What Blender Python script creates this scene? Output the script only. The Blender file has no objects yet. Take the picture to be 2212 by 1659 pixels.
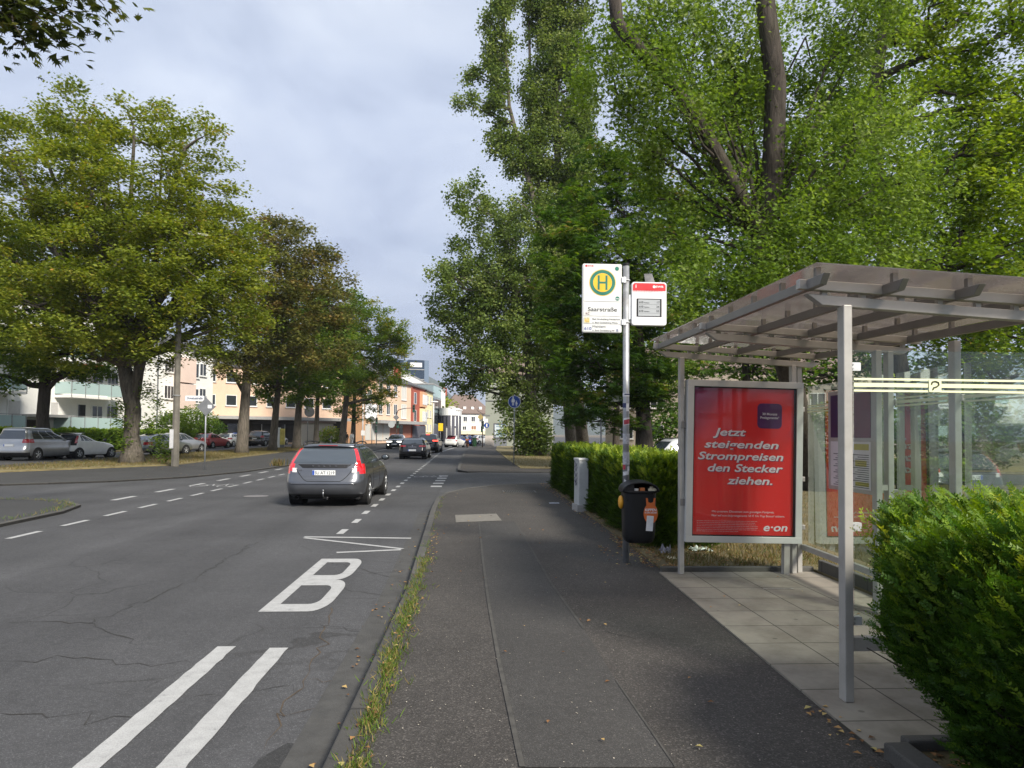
import bpy, math, random
import numpy as np
from mathutils import Vector, Matrix
random.seed(7)
R_ = math.radians
scene = bpy.context.scene
COL = scene.collection

# ------------------------------------------------------------------ camera
F, W, H = 1533., 2212., 1659.
CAMZ, PITCH, YAW, ROLL, SHIFT = 1.63, R_(1.7), R_(3.2), R_(.5), .028
fw = Vector((math.sin(YAW)*math.cos(PITCH), math.cos(YAW)*math.cos(PITCH), math.sin(PITCH)))
rt = Vector((math.cos(YAW), -math.sin(YAW), 0)); up = rt.cross(fw)
cr, sr = math.cos(ROLL), math.sin(ROLL)
RT = rt*cr+up*sr; UP = up*cr-rt*sr
cam = bpy.data.cameras.new('camera'); camo = bpy.data.objects.new('camera', cam); COL.objects.link(camo)
cam.sensor_width = 36; cam.lens = 36*F/W; cam.shift_y = SHIFT; cam.clip_end = 12000; cam.clip_start = .05
camo.matrix_world = Matrix(((RT.x, UP.x, -fw.x, 0), (RT.y, UP.y, -fw.y, 0), (RT.z, UP.z, -fw.z, CAMZ), (0, 0, 0, 1)))
scene.camera = camo

def ray(px, py):
    return RT*((px-W/2)/F)+UP*((H/2-py)/F+SHIFT*W/F)+fw
def gd(px, py, z=0.):                      # ground point seen at a place of the survey photo
    d = ray(px, py); t = (z-CAMZ)/d.z; return Vector((d.x*t, d.y*t, z))
def at(px, py, Y):                         # point at a given distance up the street
    d = ray(px, py); t = Y/d.y; return Vector((d.x*t, Y, CAMZ+d.z*t))

# ------------------------------------------------------------------ world, sun, exposure
SUN_AZ, SUN_EL = R_(146), R_(40)           # azimuth from +Y towards +X: behind the camera on the right
wd = bpy.data.worlds.new('World'); scene.world = wd; wd.use_nodes = True
nt = wd.node_tree; nt.nodes.clear()
def N(tree, typ, **kw):
    n = tree.nodes.new(typ)
    for k, v in kw.items():
        if k.startswith('_'):
            n.inputs[k[1:].replace('_', ' ')].default_value = v
        elif k[0] == 'i' and k[1:].isdigit():
            n.inputs[int(k[1:])].default_value = v
        else: setattr(n, k, v)
    return n
def L(tree, a, b): tree.links.new(a, b)
def ramp(tree, fac, stops):
    r = N(tree, 'ShaderNodeValToRGB'); e = r.color_ramp.elements
    while len(e) < len(stops): e.new(.5)
    for el, (p, c) in zip(e, stops):
        el.position = p; el.color = (*c, 1) if len(c) == 3 else c
    if fac is not None: L(tree, fac, r.inputs[0])
    return r.outputs[0]
sky = N(nt, 'ShaderNodeTexSky', sky_type='NISHITA', sun_disc=False, sun_elevation=SUN_EL, sun_rotation=SUN_AZ, air_density=1.2, dust_density=1.5)
tc = N(nt, 'ShaderNodeTexCoord')
sx = N(nt, 'ShaderNodeSeparateXYZ'); L(nt, tc.outputs['Generated'], sx.inputs[0])
den = N(nt, 'ShaderNodeMath', operation='ADD', i1=.22); L(nt, sx.outputs[2], den.inputs[0])
den2 = N(nt, 'ShaderNodeMath', operation='MAXIMUM', i1=.05); L(nt, den.outputs[0], den2.inputs[0])
dx = N(nt, 'ShaderNodeMath', operation='DIVIDE'); L(nt, sx.outputs[0], dx.inputs[0]); L(nt, den2.outputs[0], dx.inputs[1])
dy = N(nt, 'ShaderNodeMath', operation='DIVIDE'); L(nt, sx.outputs[1], dy.inputs[0]); L(nt, den2.outputs[0], dy.inputs[1])
cx = N(nt, 'ShaderNodeCombineXYZ'); L(nt, dx.outputs[0], cx.inputs[0]); L(nt, dy.outputs[0], cx.inputs[1])
n1 = N(nt, 'ShaderNodeTexNoise', _Scale=1.7, _Detail=7., _Roughness=.54, _Distortion=.35); L(nt, cx.outputs[0], n1.inputs['Vector'])
mp = N(nt, 'ShaderNodeMapping'); mp.inputs['Location'].default_value = (3.7, 1.3, 0); mp.inputs['Scale'].default_value = (.55, 1.0, 1)
L(nt, cx.outputs[0], mp.inputs[0])
n2 = N(nt, 'ShaderNodeTexNoise', _Scale=1.1, _Detail=4., _Roughness=.5); L(nt, mp.outputs[0], n2.inputs['Vector'])
cover = ramp(nt, n2.outputs[0], [(.30, (.80,)*3), (.52, (.97,)*3)])
CL = 1.0
cloud = ramp(nt, n1.outputs[0], [(.34, (4.4, 5.0, 6.4)), (.48, (5.9, 6.5, 7.8)), (.66, (7.7, 8.2, 9.1))])
# brighter cloud veil high up, greyer-blue low over the street
elev = ramp(nt, sx.outputs[2], [(0.0, (.70, .76, .88)), (.16, (.72, .77, .88)), (.42, (.92, .95, 1.0)), (.62, (1.0,)*3)])
mul = N(nt, 'ShaderNodeMix', data_type='RGBA', blend_type='MULTIPLY'); mul.inputs[0].default_value = 1
L(nt, cloud, mul.inputs[6]); L(nt, elev, mul.inputs[7])
mixc = N(nt, 'ShaderNodeMix', data_type='RGBA'); L(nt, cover, mixc.inputs[0]); L(nt, sky.outputs[0], mixc.inputs[6]); L(nt, mul.outputs[2], mixc.inputs[7])
bg = N(nt, 'ShaderNodeBackground'); bg.inputs[1].default_value = .083; L(nt, mixc.outputs[2], bg.inputs[0])
wo = N(nt, 'ShaderNodeOutputWorld'); L(nt, bg.outputs[0], wo.inputs[0])

sl = bpy.data.lights.new('sun', 'SUN'); sl.energy = 4.9; sl.angle = R_(13); sl.color = (1, .93, .82)
so = bpy.data.objects.new('sun', sl); COL.objects.link(so)
sd = Vector((math.sin(SUN_AZ)*math.cos(SUN_EL), math.cos(SUN_AZ)*math.cos(SUN_EL), math.sin(SUN_EL)))
so.rotation_euler = sd.to_track_quat('Z', 'Y').to_euler(); so.location = (20, -20, 60)
vs = scene.view_settings; vs.view_transform = 'Standard'; vs.look = 'None'; vs.exposure = .55; vs.gamma = 1
scene.cycles.max_bounces = 8; scene.cycles.transparent_max_bounces = 12; scene.cycles.transmission_bounces = 6
scene.cycles.diffuse_bounces = 3; scene.cycles.glossy_bounces = 3; scene.cycles.use_denoising = True

# ------------------------------------------------------------------ materials
MATS = {}
def principled(name, col, rough=.6, metal=0., spec=.5):
    m = bpy.data.materials.new(name); m.use_nodes = True
    b = m.node_tree.nodes['Principled BSDF']
    b.inputs['Base Color'].default_value = (*col, 1); b.inputs['Roughness'].default_value = rough
    b.inputs['Metallic'].default_value = metal; b.inputs['Specular IOR Level'].default_value = spec
    return m, m.node_tree, b
def coords(t, scale=(1, 1, 1)):
    c = N(t, 'ShaderNodeTexCoord'); m_ = N(t, 'ShaderNodeMapping'); m_.inputs['Scale'].default_value = scale
    L(t, c.outputs['Object'], m_.inputs[0]); return m_.outputs[0]
def mat(name, col, rough=.6, metal=0., var=.12, scale=6., bump=0., bscale=60., spec=.5, dirt=None, stretch=(1, 1, 1)):
    """plain surface with a little irregular wear in colour and gloss"""
    if name in MATS: return MATS[name]
    m, t, b = principled(name, col, rough, metal, spec)
    v = coords(t, stretch)
    n = N(t, 'ShaderNodeTexNoise', _Scale=scale, _Detail=5., _Roughness=.6); L(t, v, n.inputs['Vector'])
    lo = tuple(c*(1-var) for c in col); hi = tuple(min(1, c*(1+var)) for c in col)
    c = ramp(t, n.outputs[0], [(.3, lo), (.7, hi)])
    if dirt:
        n3 = N(t, 'ShaderNodeTexNoise', _Scale=scale*.6, _Detail=8., _Roughness=.7); L(t, v, n3.inputs['Vector'])
        f = ramp(t, n3.outputs[0], [(.52, (0, 0, 0)), (.75, (.7,)*3)])
        mx = N(t, 'ShaderNodeMix', data_type='RGBA'); L(t, f, mx.inputs[0]); L(t, c, mx.inputs[6]); mx.inputs[7].default_value = (*dirt, 1); c = mx.outputs[2]
    L(t, c, b.inputs['Base Color'])
    rr = ramp(t, n.outputs[0], [(.25, (max(.02, rough-.08),)*3), (.75, (min(1, rough+.1),)*3)]); L(t, rr, b.inputs['Roughness'])
    if bump:
        n2_ = N(t, 'ShaderNodeTexNoise', _Scale=bscale, _Detail=3.); L(t, v, n2_.inputs['Vector'])
        bp = N(t, 'ShaderNodeBump', _Strength=bump, _Distance=.02); L(t, n2_.outputs[0], bp.inputs['Height']); L(t, bp.outputs[0], b.inputs['Normal'])
    MATS[name] = m; return m
def asphalt(name, base, speck=.5, crack=.0, fine=160., tint=(1, 1, 1), blotch=.25, lanes=0.):
    if name in MATS: return MATS[name]
    m, t, b = principled(name, (base,)*3, .82, 0, .35)
    v = coords(t)
    def col(k): return tuple(base*k*q for q in tint)
    big = N(t, 'ShaderNodeTexNoise', _Scale=.45, _Detail=7., _Roughness=.62); L(t, v, big.inputs['Vector'])
    c = ramp(t, big.outputs[0], [(.28, col(1-blotch)), (.5, col(1)), (.74, col(1+blotch))])
    vo = N(t, 'ShaderNodeTexVoronoi', _Scale=fine); L(t, v, vo.inputs['Vector'])
    hs = N(t, 'ShaderNodeSeparateColor'); L(t, vo.outputs['Color'], hs.inputs[0])
    sp = ramp(t, hs.outputs[0], [(.0, (1-speck*.55,)*3), (.6, (1.0,)*3), (.86, (1+speck*.5,)*3), (.97, (1+speck*2.2,)*3)])
    mx = N(t, 'ShaderNodeMix', data_type='RGBA', blend_type='MULTIPLY'); mx.inputs[0].default_value = 1; L(t, c, mx.inputs[6]); L(t, sp, mx.inputs[7]); c = mx.outputs[2]
    mid = N(t, 'ShaderNodeTexNoise', _Scale=14., _Detail=5., _Roughness=.7); L(t, v, mid.inputs['Vector'])
    md = ramp(t, mid.outputs[0], [(.3, (.86,)*3), (.7, (1.15,)*3)])
    m3 = N(t, 'ShaderNodeMix', data_type='RGBA', blend_type='MULTIPLY'); m3.inputs[0].default_value = 1; L(t, c, m3.inputs[6]); L(t, md, m3.inputs[7]); c = m3.outputs[2]
    if lanes:                              # strips polished by tyres run along the street
        ln = N(t, 'ShaderNodeTexNoise', _Scale=1., _Detail=3., _Roughness=.6); L(t, coords(t, (.95, .018, 1)), ln.inputs['Vector'])
        lr = ramp(t, ln.outputs[0], [(.32, (1-lanes,)*3), (.5, (1,)*3), (.68, (1+lanes,)*3)])
        m5 = N(t, 'ShaderNodeMix', data_type='RGBA', blend_type='MULTIPLY'); m5.inputs[0].default_value = 1; L(t, c, m5.inputs[6]); L(t, lr, m5.inputs[7]); c = m5.outputs[2]
    if crack:
        wv = N(t, 'ShaderNodeTexNoise', _Scale=1.3, _Detail=5.); L(t, v, wv.inputs['Vector'])
        mv = N(t, 'ShaderNodeMix', data_type='VECTOR'); mv.inputs[0].default_value = .28; L(t, v, mv.inputs[4]); L(t, wv.outputs['Color'], mv.inputs[5])
        vc = N(t, 'ShaderNodeTexVoronoi', feature='DISTANCE_TO_EDGE', _Scale=.95); L(t, mv.outputs[1], vc.inputs['Vector'])
        lines = ramp(t, vc.outputs[0], [(.0, (1, 1, 1)), (.003, (1, 1, 1)), (.008, (0, 0, 0))])
        msk = N(t, 'ShaderNodeTexNoise', _Scale=.55, _Detail=3.); L(t, v, msk.inputs['Vector'])
        mk = ramp(t, msk.outputs[0], [(.46, (0, 0, 0)), (.60, (crack,)*3)])
        pm = N(t, 'ShaderNodeMath', operation='MULTIPLY'); L(t, lines, pm.inputs[0]); L(t, mk, pm.inputs[1])
        m4 = N(t, 'ShaderNodeMix', data_type='RGBA'); L(t, pm.outputs[0], m4.inputs[0]); L(t, c, m4.inputs[6]); m4.inputs[7].default_value = (base*.28, base*.26, base*.22, 1); c = m4.outputs[2]
    L(t, c, b.inputs['Base Color'])
    bp = N(t, 'ShaderNodeBump', _Strength=.5, _Distance=.006); L(t, vo.outputs['Distance'], bp.inputs['Height']); L(t, bp.outputs[0], b.inputs['Normal'])
    MATS[name] = m; return m
def paint_mat(name, col, worn=.35):        # road paint, worn through to the asphalt in places
    if name in MATS: return MATS[name]
    m, t, b = principled(name, col, .7)
    v = coords(t)
    n = N(t, 'ShaderNodeTexNoise', _Scale=9., _Detail=8., _Roughness=.75); L(t, v, n.inputs['Vector'])
    c = ramp(t, n.outputs[0], [(.30, tuple(q*.38 for q in col)), (.36+.1*worn, tuple(q*.82 for q in col)), (.6, col), (.8, tuple(q*.9 for q in col))])
    n2_ = N(t, 'ShaderNodeTexNoise', _Scale=120., _Detail=2.); L(t, v, n2_.inputs['Vector'])
    d = ramp(t, n2_.outputs[0], [(.35, (.78,)*3), (.6, (1,)*3)])
    mx = N(t, 'ShaderNodeMix', data_type='RGBA', blend_type='MULTIPLY'); mx.inputs[0].default_value = 1; L(t, c, mx.inputs[6]); L(t, d, mx.inputs[7])
    L(t, mx.outputs[2], b.inputs['Base Color']); MATS[name] = m; return m
def glass_mat(name, tint=(.93, .97, .95), refl=1.0, dirt=.04):
    if name in MATS: return MATS[name]
    m = bpy.data.materials.new(name); m.use_nodes = True; t = m.node_tree; t.nodes.clear()
    o = N(t, 'ShaderNodeOutputMaterial'); tr = N(t, 'ShaderNodeBsdfTransparent'); tr.inputs[0].default_value = (*tint, 1)
    gl = N(t, 'ShaderNodeBsdfGlossy', _Roughness=.02); gl.inputs[0].default_value = (.95, 1, .98, 1)
    fr = N(t, 'ShaderNodeFresnel', _IOR=1.5); mu = N(t, 'ShaderNodeMath', operation='MULTIPLY', i1=refl); L(t, fr.outputs[0], mu.inputs[0])
    ms = N(t, 'ShaderNodeMixShader'); L(t, mu.outputs[0], ms.inputs[0]); L(t, tr.outputs[0], ms.inputs[1]); L(t, gl.outputs[0], ms.inputs[2])
    df = N(t, 'ShaderNodeBsdfDiffuse'); df.inputs[0].default_value = (.5, .5, .47, 1)
    n = N(t, 'ShaderNodeTexNoise', _Scale=3., _Detail=8., _Roughness=.7); L(t, coords(t, (1, 1, .35)), n.inputs['Vector'])
    dr = ramp(t, n.outputs[0], [(.35, (dirt*.4,)*3), (.75, (dirt*2,)*3)])
    m2 = N(t, 'ShaderNodeMixShader'); L(t, dr, m2.inputs[0]); L(t, ms.outputs[0], m2.inputs[1]); L(t, df.outputs[0], m2.inputs[2])
    L(t, m2.outputs[0], o.inputs[0]); MATS[name] = m; return m
def leaf_mat(name, stops, trans=.35, rough=.5):
    """leaf colour by a per-leaf tint; light passes through the blade"""
    if name in MATS: return MATS[name]
    m, t, b = principled(name, (.06, .1, .03), rough, 0, .16)
    a = N(t, 'ShaderNodeAttribute', attribute_name='tint')
    c = ramp(t, a.outputs['Fac'], stops); L(t, c, b.inputs['Base Color'])
    hs = N(t, 'ShaderNodeHueSaturation', _Hue=.49, _Saturation=1.15, _Value=1.5); L(t, c, hs.inputs['Color'])
    tr = N(t, 'ShaderNodeBsdfTranslucent'); L(t, hs.outputs[0], tr.inputs[0])
    ms = N(t, 'ShaderNodeMixShader'); ms.inputs[0].default_value = trans
    L(t, b.outputs[0], ms.inputs[1]); L(t, tr.outputs[0], ms.inputs[2]); L(t, ms.outputs[0], t.nodes['Material Output'].inputs[0])
    MATS[name] = m; return m
def bark_mat(name, col, moss=0):
    if name in MATS: return MATS[name]
    m, t, b = principled(name, col, .9, 0, .2)
    v = coords(t, (1, 1, .16))
    n = N(t, 'ShaderNodeTexNoise', _Scale=11., _Detail=8., _Roughness=.72, _Distortion=.8); L(t, v, n.inputs['Vector'])
    c = ramp(t, n.outputs[0], [(.32, tuple(q*.35 for q in col)), (.5, col), (.72, tuple(q*1.6 for q in col))])
    g = N(t, 'ShaderNodeTexNoise', _Scale=1.2, _Detail=5.); L(t, coords(t), g.inputs['Vector'])
    f = ramp(t, g.outputs[0], [(.52, (0,)*3), (.68, (.15+moss,)*3)])
    mx = N(t, 'ShaderNodeMix', data_type='RGBA'); L(t, f, mx.inputs[0]); L(t, c, mx.inputs[6]); mx.inputs[7].default_value = (.075, .085, .03, 1)
    L(t, mx.outputs[2], b.inputs['Base Color'])
    bp = N(t, 'ShaderNodeBump', _Strength=.9, _Distance=.05); L(t, n.outputs[0], bp.inputs['Height']); L(t, bp.outputs[0], b.inputs['Normal'])
    MATS[name] = m; return m
def emit_mat(name, col, s):
    if name in MATS: return MATS[name]
    m, t, b = principled(name, col, .3); b.inputs['Emission Color'].default_value = (*col, 1); b.inputs['Emission Strength'].default_value = s
    MATS[name] = m; return m

# ------------------------------------------------------------------ mesh builder
def root_loc(p):
    while p.parent: p = p.parent
    return p.location
def tag(o, label=None, cat=None, group=None, kind=None):
    if label: o['label'] = label
    if cat: o['category'] = cat
    if group: o['group'] = group
    if kind: o['kind'] = kind
    return o
def thing(name, label, cat, loc=(0, 0, 0), group=None):
    o = bpy.data.objects.new(name, None); o.empty_display_size = .2; COL.objects.link(o); o.location = loc
    return tag(o, label, cat, group)
class MB:
    def __init__(s): s.v = []; s.f = []
    def add(s, vs_, fs_):
        k = len(s.v); s.v += [tuple(q) for q in vs_]; s.f += [tuple(i+k for i in q) for q in fs_]; return s
    def box(s, x0, x1, y0, y1, z0, z1):
        return s.add([(x0, y0, z0), (x1, y0, z0), (x1, y1, z0), (x0, y1, z0), (x0, y0, z1), (x1, y0, z1), (x1, y1, z1), (x0, y1, z1)],
                     [(3, 2, 1, 0), (4, 5, 6, 7), (0, 1, 5, 4), (1, 2, 6, 5), (2, 3, 7, 6), (3, 0, 4, 7)])
    def beam(s, p, q, w, h, upv=(0, 0, 1)):
        p, q = Vector(p), Vector(q); d = (q-p).normalized(); a = d.cross(Vector(upv)).normalized(); b = a.cross(d)
        vs_ = [c+a*(w/2*i)+b*(h/2*j) for c in (p, q) for i, j in ((-1, -1), (1, -1), (1, 1), (-1, 1))]
        return s.add(vs_, [(0, 1, 2, 3), (7, 6, 5, 4), (0, 4, 5, 1), (1, 5, 6, 2), (2, 6, 7, 3), (3, 7, 4, 0)])
    def tube(s, pts, rad, n=8, cap=True):
        pts = [Vector(p) for p in pts]; k0 = len(s.v)
        if not hasattr(rad, '__len__'): rad = [rad]*len(pts)
        ref = None
        for i, p in enumerate(pts):
            d = (pts[min(i+1, len(pts)-1)]-pts[max(i-1, 0)]).normalized()
            if ref is None: ref = Vector((1, 0, 0)) if abs(d.x) < .9 else Vector((0, 1, 0))
            a = (ref-d*ref.dot(d)).normalized(); b = d.cross(a); ref = a
            s.v += [tuple(p+(a*math.cos(2*math.pi*j/n)+b*math.sin(2*math.pi*j/n))*rad[i]) for j in range(n)]
        for i in range(len(pts)-1):
            for j in range(n):
                s.f.append((k0+i*n+j, k0+i*n+(j+1) % n, k0+(i+1)*n+(j+1) % n, k0+(i+1)*n+j))
        if cap:
            s.f.append(tuple(k0+j for j in range(n-1, -1, -1))); s.f.append(tuple(k0+(len(pts)-1)*n+j for j in range(n)))
        return s
    def cyl(s, p, q, r, n=16): return s.tube([p, q], r, n)
    def prism(s, poly, z0, z1):            # plan polygon (counter-clockwise) extruded upwards
        n = len(poly)
        return s.add([(p[0], p[1], z0) for p in poly]+[(p[0], p[1], z1) for p in poly],
                     [tuple(range(n-1, -1, -1)), tuple(range(n, 2*n))]+[(i, (i+1) % n, n+(i+1) % n, n+i) for i in range(n)])
    def sheet(s, poly, z): return s.add([(p[0], p[1], z) for p in poly], [tuple(range(len(poly)))])
    def plate(s, poly, o, u, v, d):        # 2D outline in the plane (o,u,v), thickness vector d
        o, u, v, d = Vector(o), Vector(u), Vector(v), Vector(d); n = len(poly)
        return s.add([o+u*a+v*b for a, b in poly]+[o+u*a+v*b+d for a, b in poly],
                     [tuple(range(n-1, -1, -1)), tuple(range(n, 2*n))]+[(i, (i+1) % n, n+(i+1) % n, n+i) for i in range(n)])
    def strip(s, pts, w, z, close=False):  # flat ribbon on the ground
        pts = [Vector((p[0], p[1], 0)) for p in pts]; n = len(pts); vs_ = []
        for i, p in enumerate(pts):
            a = pts[(i-1) % n] if (i or close) else p; b = pts[(i+1) % n] if (i < n-1 or close) else p
            d = (b-a).normalized(); nn = Vector((-d.y, d.x, 0))*(w/2)
            vs_ += [(p.x-nn.x, p.y-nn.y, z), (p.x+nn.x, p.y+nn.y, z)]
        m_ = n if close else n-1
        return s.add(vs_, [(2*i, 2*((i+1) % n), 2*((i+1) % n)+1, 2*i+1) for i in range(m_)])
    def ball(s, c, r, nu=12, nv=8):
        c = Vector(c); r = r if hasattr(r, '__len__') else (r, r, r); k = len(s.v)
        for i in range(nv+1):
            th = math.pi*i/nv
            for j in range(nu):
                ph = 2*math.pi*j/nu
                s.v.append((c.x+r[0]*math.sin(th)*math.cos(ph), c.y+r[1]*math.sin(th)*math.sin(ph), c.z+r[2]*math.cos(th)))
        for i in range(nv):
            for j in range(nu):
                s.f.append((k+i*nu+j, k+(i+1)*nu+j, k+(i+1)*nu+(j+1) % nu, k+i*nu+(j+1) % nu))
        return s
    def lathe(s, prof, c, axis='z', n=20):
        k = len(s.v)
        for r, h in prof:
            for j in range(n):
                a = 2*math.pi*j/n; x, y = r*math.cos(a), r*math.sin(a)
                s.v.append({'z': (c[0]+x, c[1]+y, c[2]+h), 'x': (c[0]+h, c[1]+x, c[2]+y), 'y': (c[0]+x, c[1]+h, c[2]+y)}[axis])
        for i in range(len(prof)-1):
            for j in range(n): s.f.append((k+i*n+j, k+i*n+(j+1) % n, k+(i+1)*n+(j+1) % n, k+(i+1)*n+j))
        return s
    def build(s, name, m, parent=None, smooth=False, bevel=0., seg=2):
        if parent is not None: o0 = root_loc(parent)
        elif s.v:
            a = np.array(s.v); o0 = Vector(((a[:, 0].min()+a[:, 0].max())/2, (a[:, 1].min()+a[:, 1].max())/2, a[:, 2].min()))
        else: o0 = Vector()
        me = bpy.data.meshes.new(name)
        me.from_pydata([(x-o0.x, y-o0.y, z-o0.z) for x, y, z in s.v], [], s.f); me.validate(); me.update()
        ob = bpy.data.objects.new(name, me); COL.objects.link(ob); me.materials.append(m)
        if parent is not None: ob.parent = parent
        else: ob.location = o0
        if smooth: me.polygons.foreach_set('use_smooth', [True]*len(me.polygons))
        if bevel:
            bm_ = ob.modifiers.new('bevel', 'BEVEL'); bm_.width = bevel; bm_.segments = seg; bm_.limit_method = 'ANGLE'
            ob.modifiers.new('wn', 'WEIGHTED_NORMAL') if False else None
        return ob
def structure(ob, label=None):
    ob['kind'] = 'structure'
    if label: ob['label'] = label
    return ob
def rrect(x0, x1, y0, y1, r, n=5):
    out = []
    for cx_, cy_, a0 in ((x1-r, y1-r, 0), (x0+r, y1-r, 90), (x0+r, y0+r, 180), (x1-r, y0+r, 270)):
        for i in range(n+1):
            a = R_(a0+90*i/n); out.append((cx_+r*math.cos(a), cy_+r*math.sin(a)))
    return out
def circle(cx_, cy_, r, n=28, ry=None):
    return [(cx_+r*math.cos(2*math.pi*i/n), cy_+(ry or r)*math.sin(2*math.pi*i/n)) for i in range(n)]
def text(body, name, m, parent, loc, size, width=None, align='LEFT', shear=0., bold=0., rot=(R_(90), 0, 0), extrude=.0008, spacing=1.):
    c = bpy.data.curves.new(name, 'FONT'); c.body = body; c.size = size; c.align_x = align; c.shear = shear
    c.offset = bold*size; c.extrude = extrude; c.resolution_u = 3; c.space_character = spacing; c.materials.append(m)
    o = bpy.data.objects.new(name, c); COL.objects.link(o)
    dg = bpy.context.evaluated_depsgraph_get(); dg.update()
    me = bpy.data.meshes.new_from_object(o.evaluated_get(dg)); bpy.data.objects.remove(o); bpy.data.curves.remove(c)
    o = bpy.data.objects.new(name, me); COL.objects.link(o)
    if not me.materials: me.materials.append(m)
    if width:
        xs = [v_.co.x for v_ in me.vertices]; d = max(xs)-min(xs)
        if d > 1e-6: o.scale = (width/d, 1, 1)
    o0 = root_loc(parent); o.parent = parent
    o.location = (loc[0]-o0.x, loc[1]-o0.y, loc[2]-o0.z); o.rotation_euler = rot
    return o
def copy_tree(o, parent=None):
    c = o.copy(); COL.objects.link(c); c.parent = parent
    for ch in [q for q in bpy.data.objects if q.parent is o]: copy_tree(ch, c)
    return c
# common materials
galv = mat('galvanised_steel', (.36, .37, .38), .45, .55, .18, 9., dirt=(.22, .19, .15))
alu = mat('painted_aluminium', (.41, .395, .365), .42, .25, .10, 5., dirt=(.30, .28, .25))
alu_dk = mat('dark_aluminium_bar', (.21, .20, .185), .45, .25, .12, 5.)  # darker aluminium of the purlins, spacers and clamps
white = mat('white_enamel', (.78, .79, .78), .35, 0, .05, 4., dirt=(.60, .59, .54))
black = mat('black_plastic', (.009, .0095, .011), .5, 0, .25, 6., spec=.3)
rubber = mat('tyre_rubber', (.02, .02, .02), .8, 0, .2, 9.)
ink = mat('black_print', (.012, .012, .014), .6)

# ------------------------------------------------------------------ foliage library
rng = np.random.default_rng(11)
KITE = (np.array([(0, 0, 0), (.36, .5, .08), (0, 1, -.06), (-.36, .5, .08)], float), [(0, 1, 2), (0, 2, 3)])
OVAL = (np.array([(0, 0, 0), (.24, .3, .05), (.25, .65, .04), (0, 1, -.04), (-.25, .65, .04), (-.24, .3, .05)], float), [(0, 1, 2, 3), (0, 3, 4, 5)])
ROUND = (np.array([(0, 0, 0), (.46, .28, .05), (.34, .72, .02), (0, .96, -.05), (-.34, .72, .02), (-.46, .28, .05)], float), [(0, 1, 2, 3), (0, 3, 4, 5)])
def lobed(n=5, deep=.42):
    p = []
    for i in range(n):
        a = R_(-62+i*124/(n-1)); l = 1-.28*abs(i-(n-1)/2)/((n-1)/2)
        p.append((math.sin(a)*l*.62, .28+math.cos(a)*l*.72, -.08*l))
        if i < n-1:
            b_ = R_(-62+(i+.5)*124/(n-1)); p.append((math.sin(b_)*deep*.6, .28+math.cos(b_)*deep*.7, .05))
    v = [(0, 0, 0)]+p[::-1]
    return np.array(v, float), [(0, i, i+1) for i in range(1, len(v)-1)]
MAPLE = lobed(5, .42)
SILVER = lobed(5, .28)
def palmate():                              # chestnut leaf: five drooping leaflets
    v, f = [], []
    for a, l in ((-78, .62), (-38, .9), (0, 1), (38, .9), (78, .62)):
        c, s_ = math.cos(R_(a)), math.sin(R_(a)); k = len(v)
        for x, y, z in ((0, .05, 0), (.15, .6, -.05), (0, 1., -.28), (-.15, .6, -.05)):
            x, y = x*l, y*l; v.append((x*c+y*s_, -x*s_+y*c, z*l))
        f += [(k, k+1, k+2), (k, k+2, k+3)]
    return np.array(v, float), f
PALM = palmate()
def spray(n=6, w=.27, seed=3):             # a shoot with paired little leaves
    v, f = [], []; r = np.random.default_rng(seed)
    for i in range(n):
        y = .08+.84*i/n
        for s_ in (-1, 1):
            k = len(v); l = w*(1-.4*i/n)*r.uniform(.8, 1.2); a = R_(r.uniform(38, 66)); c, q = math.sin(a)*s_, math.cos(a); z = r.uniform(-.06, .1)
            v += [(0, y, 0), (c*l*.45-q*l*.26*s_*s_, y+q*l*.45+c*l*.26, z*.5), (c*l, y+q*l, z), (c*l*.45+q*l*.26, y+q*l*.45-c*l*.26, z*.5)]
            f.append((k, k+1, k+2, k+3) if s_ < 0 else (k+3, k+2, k+1, k))
    k = len(v); v += [(-.012, 0, 0), (.012, 0, 0), (0, 1, .02)]; f.append((k, k+1, k+2))
    return np.array(v, float), f
SPRAY = spray()
BLADE = (np.array([(-.05, 0, 0), (.05, 0, 0), (.03, .6, .06), (0, 1, .22)], float), [(0, 1, 2, 3)])
def norm(a): return a/np.maximum(np.linalg.norm(a, axis=1, keepdims=True), 1e-9)
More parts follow.
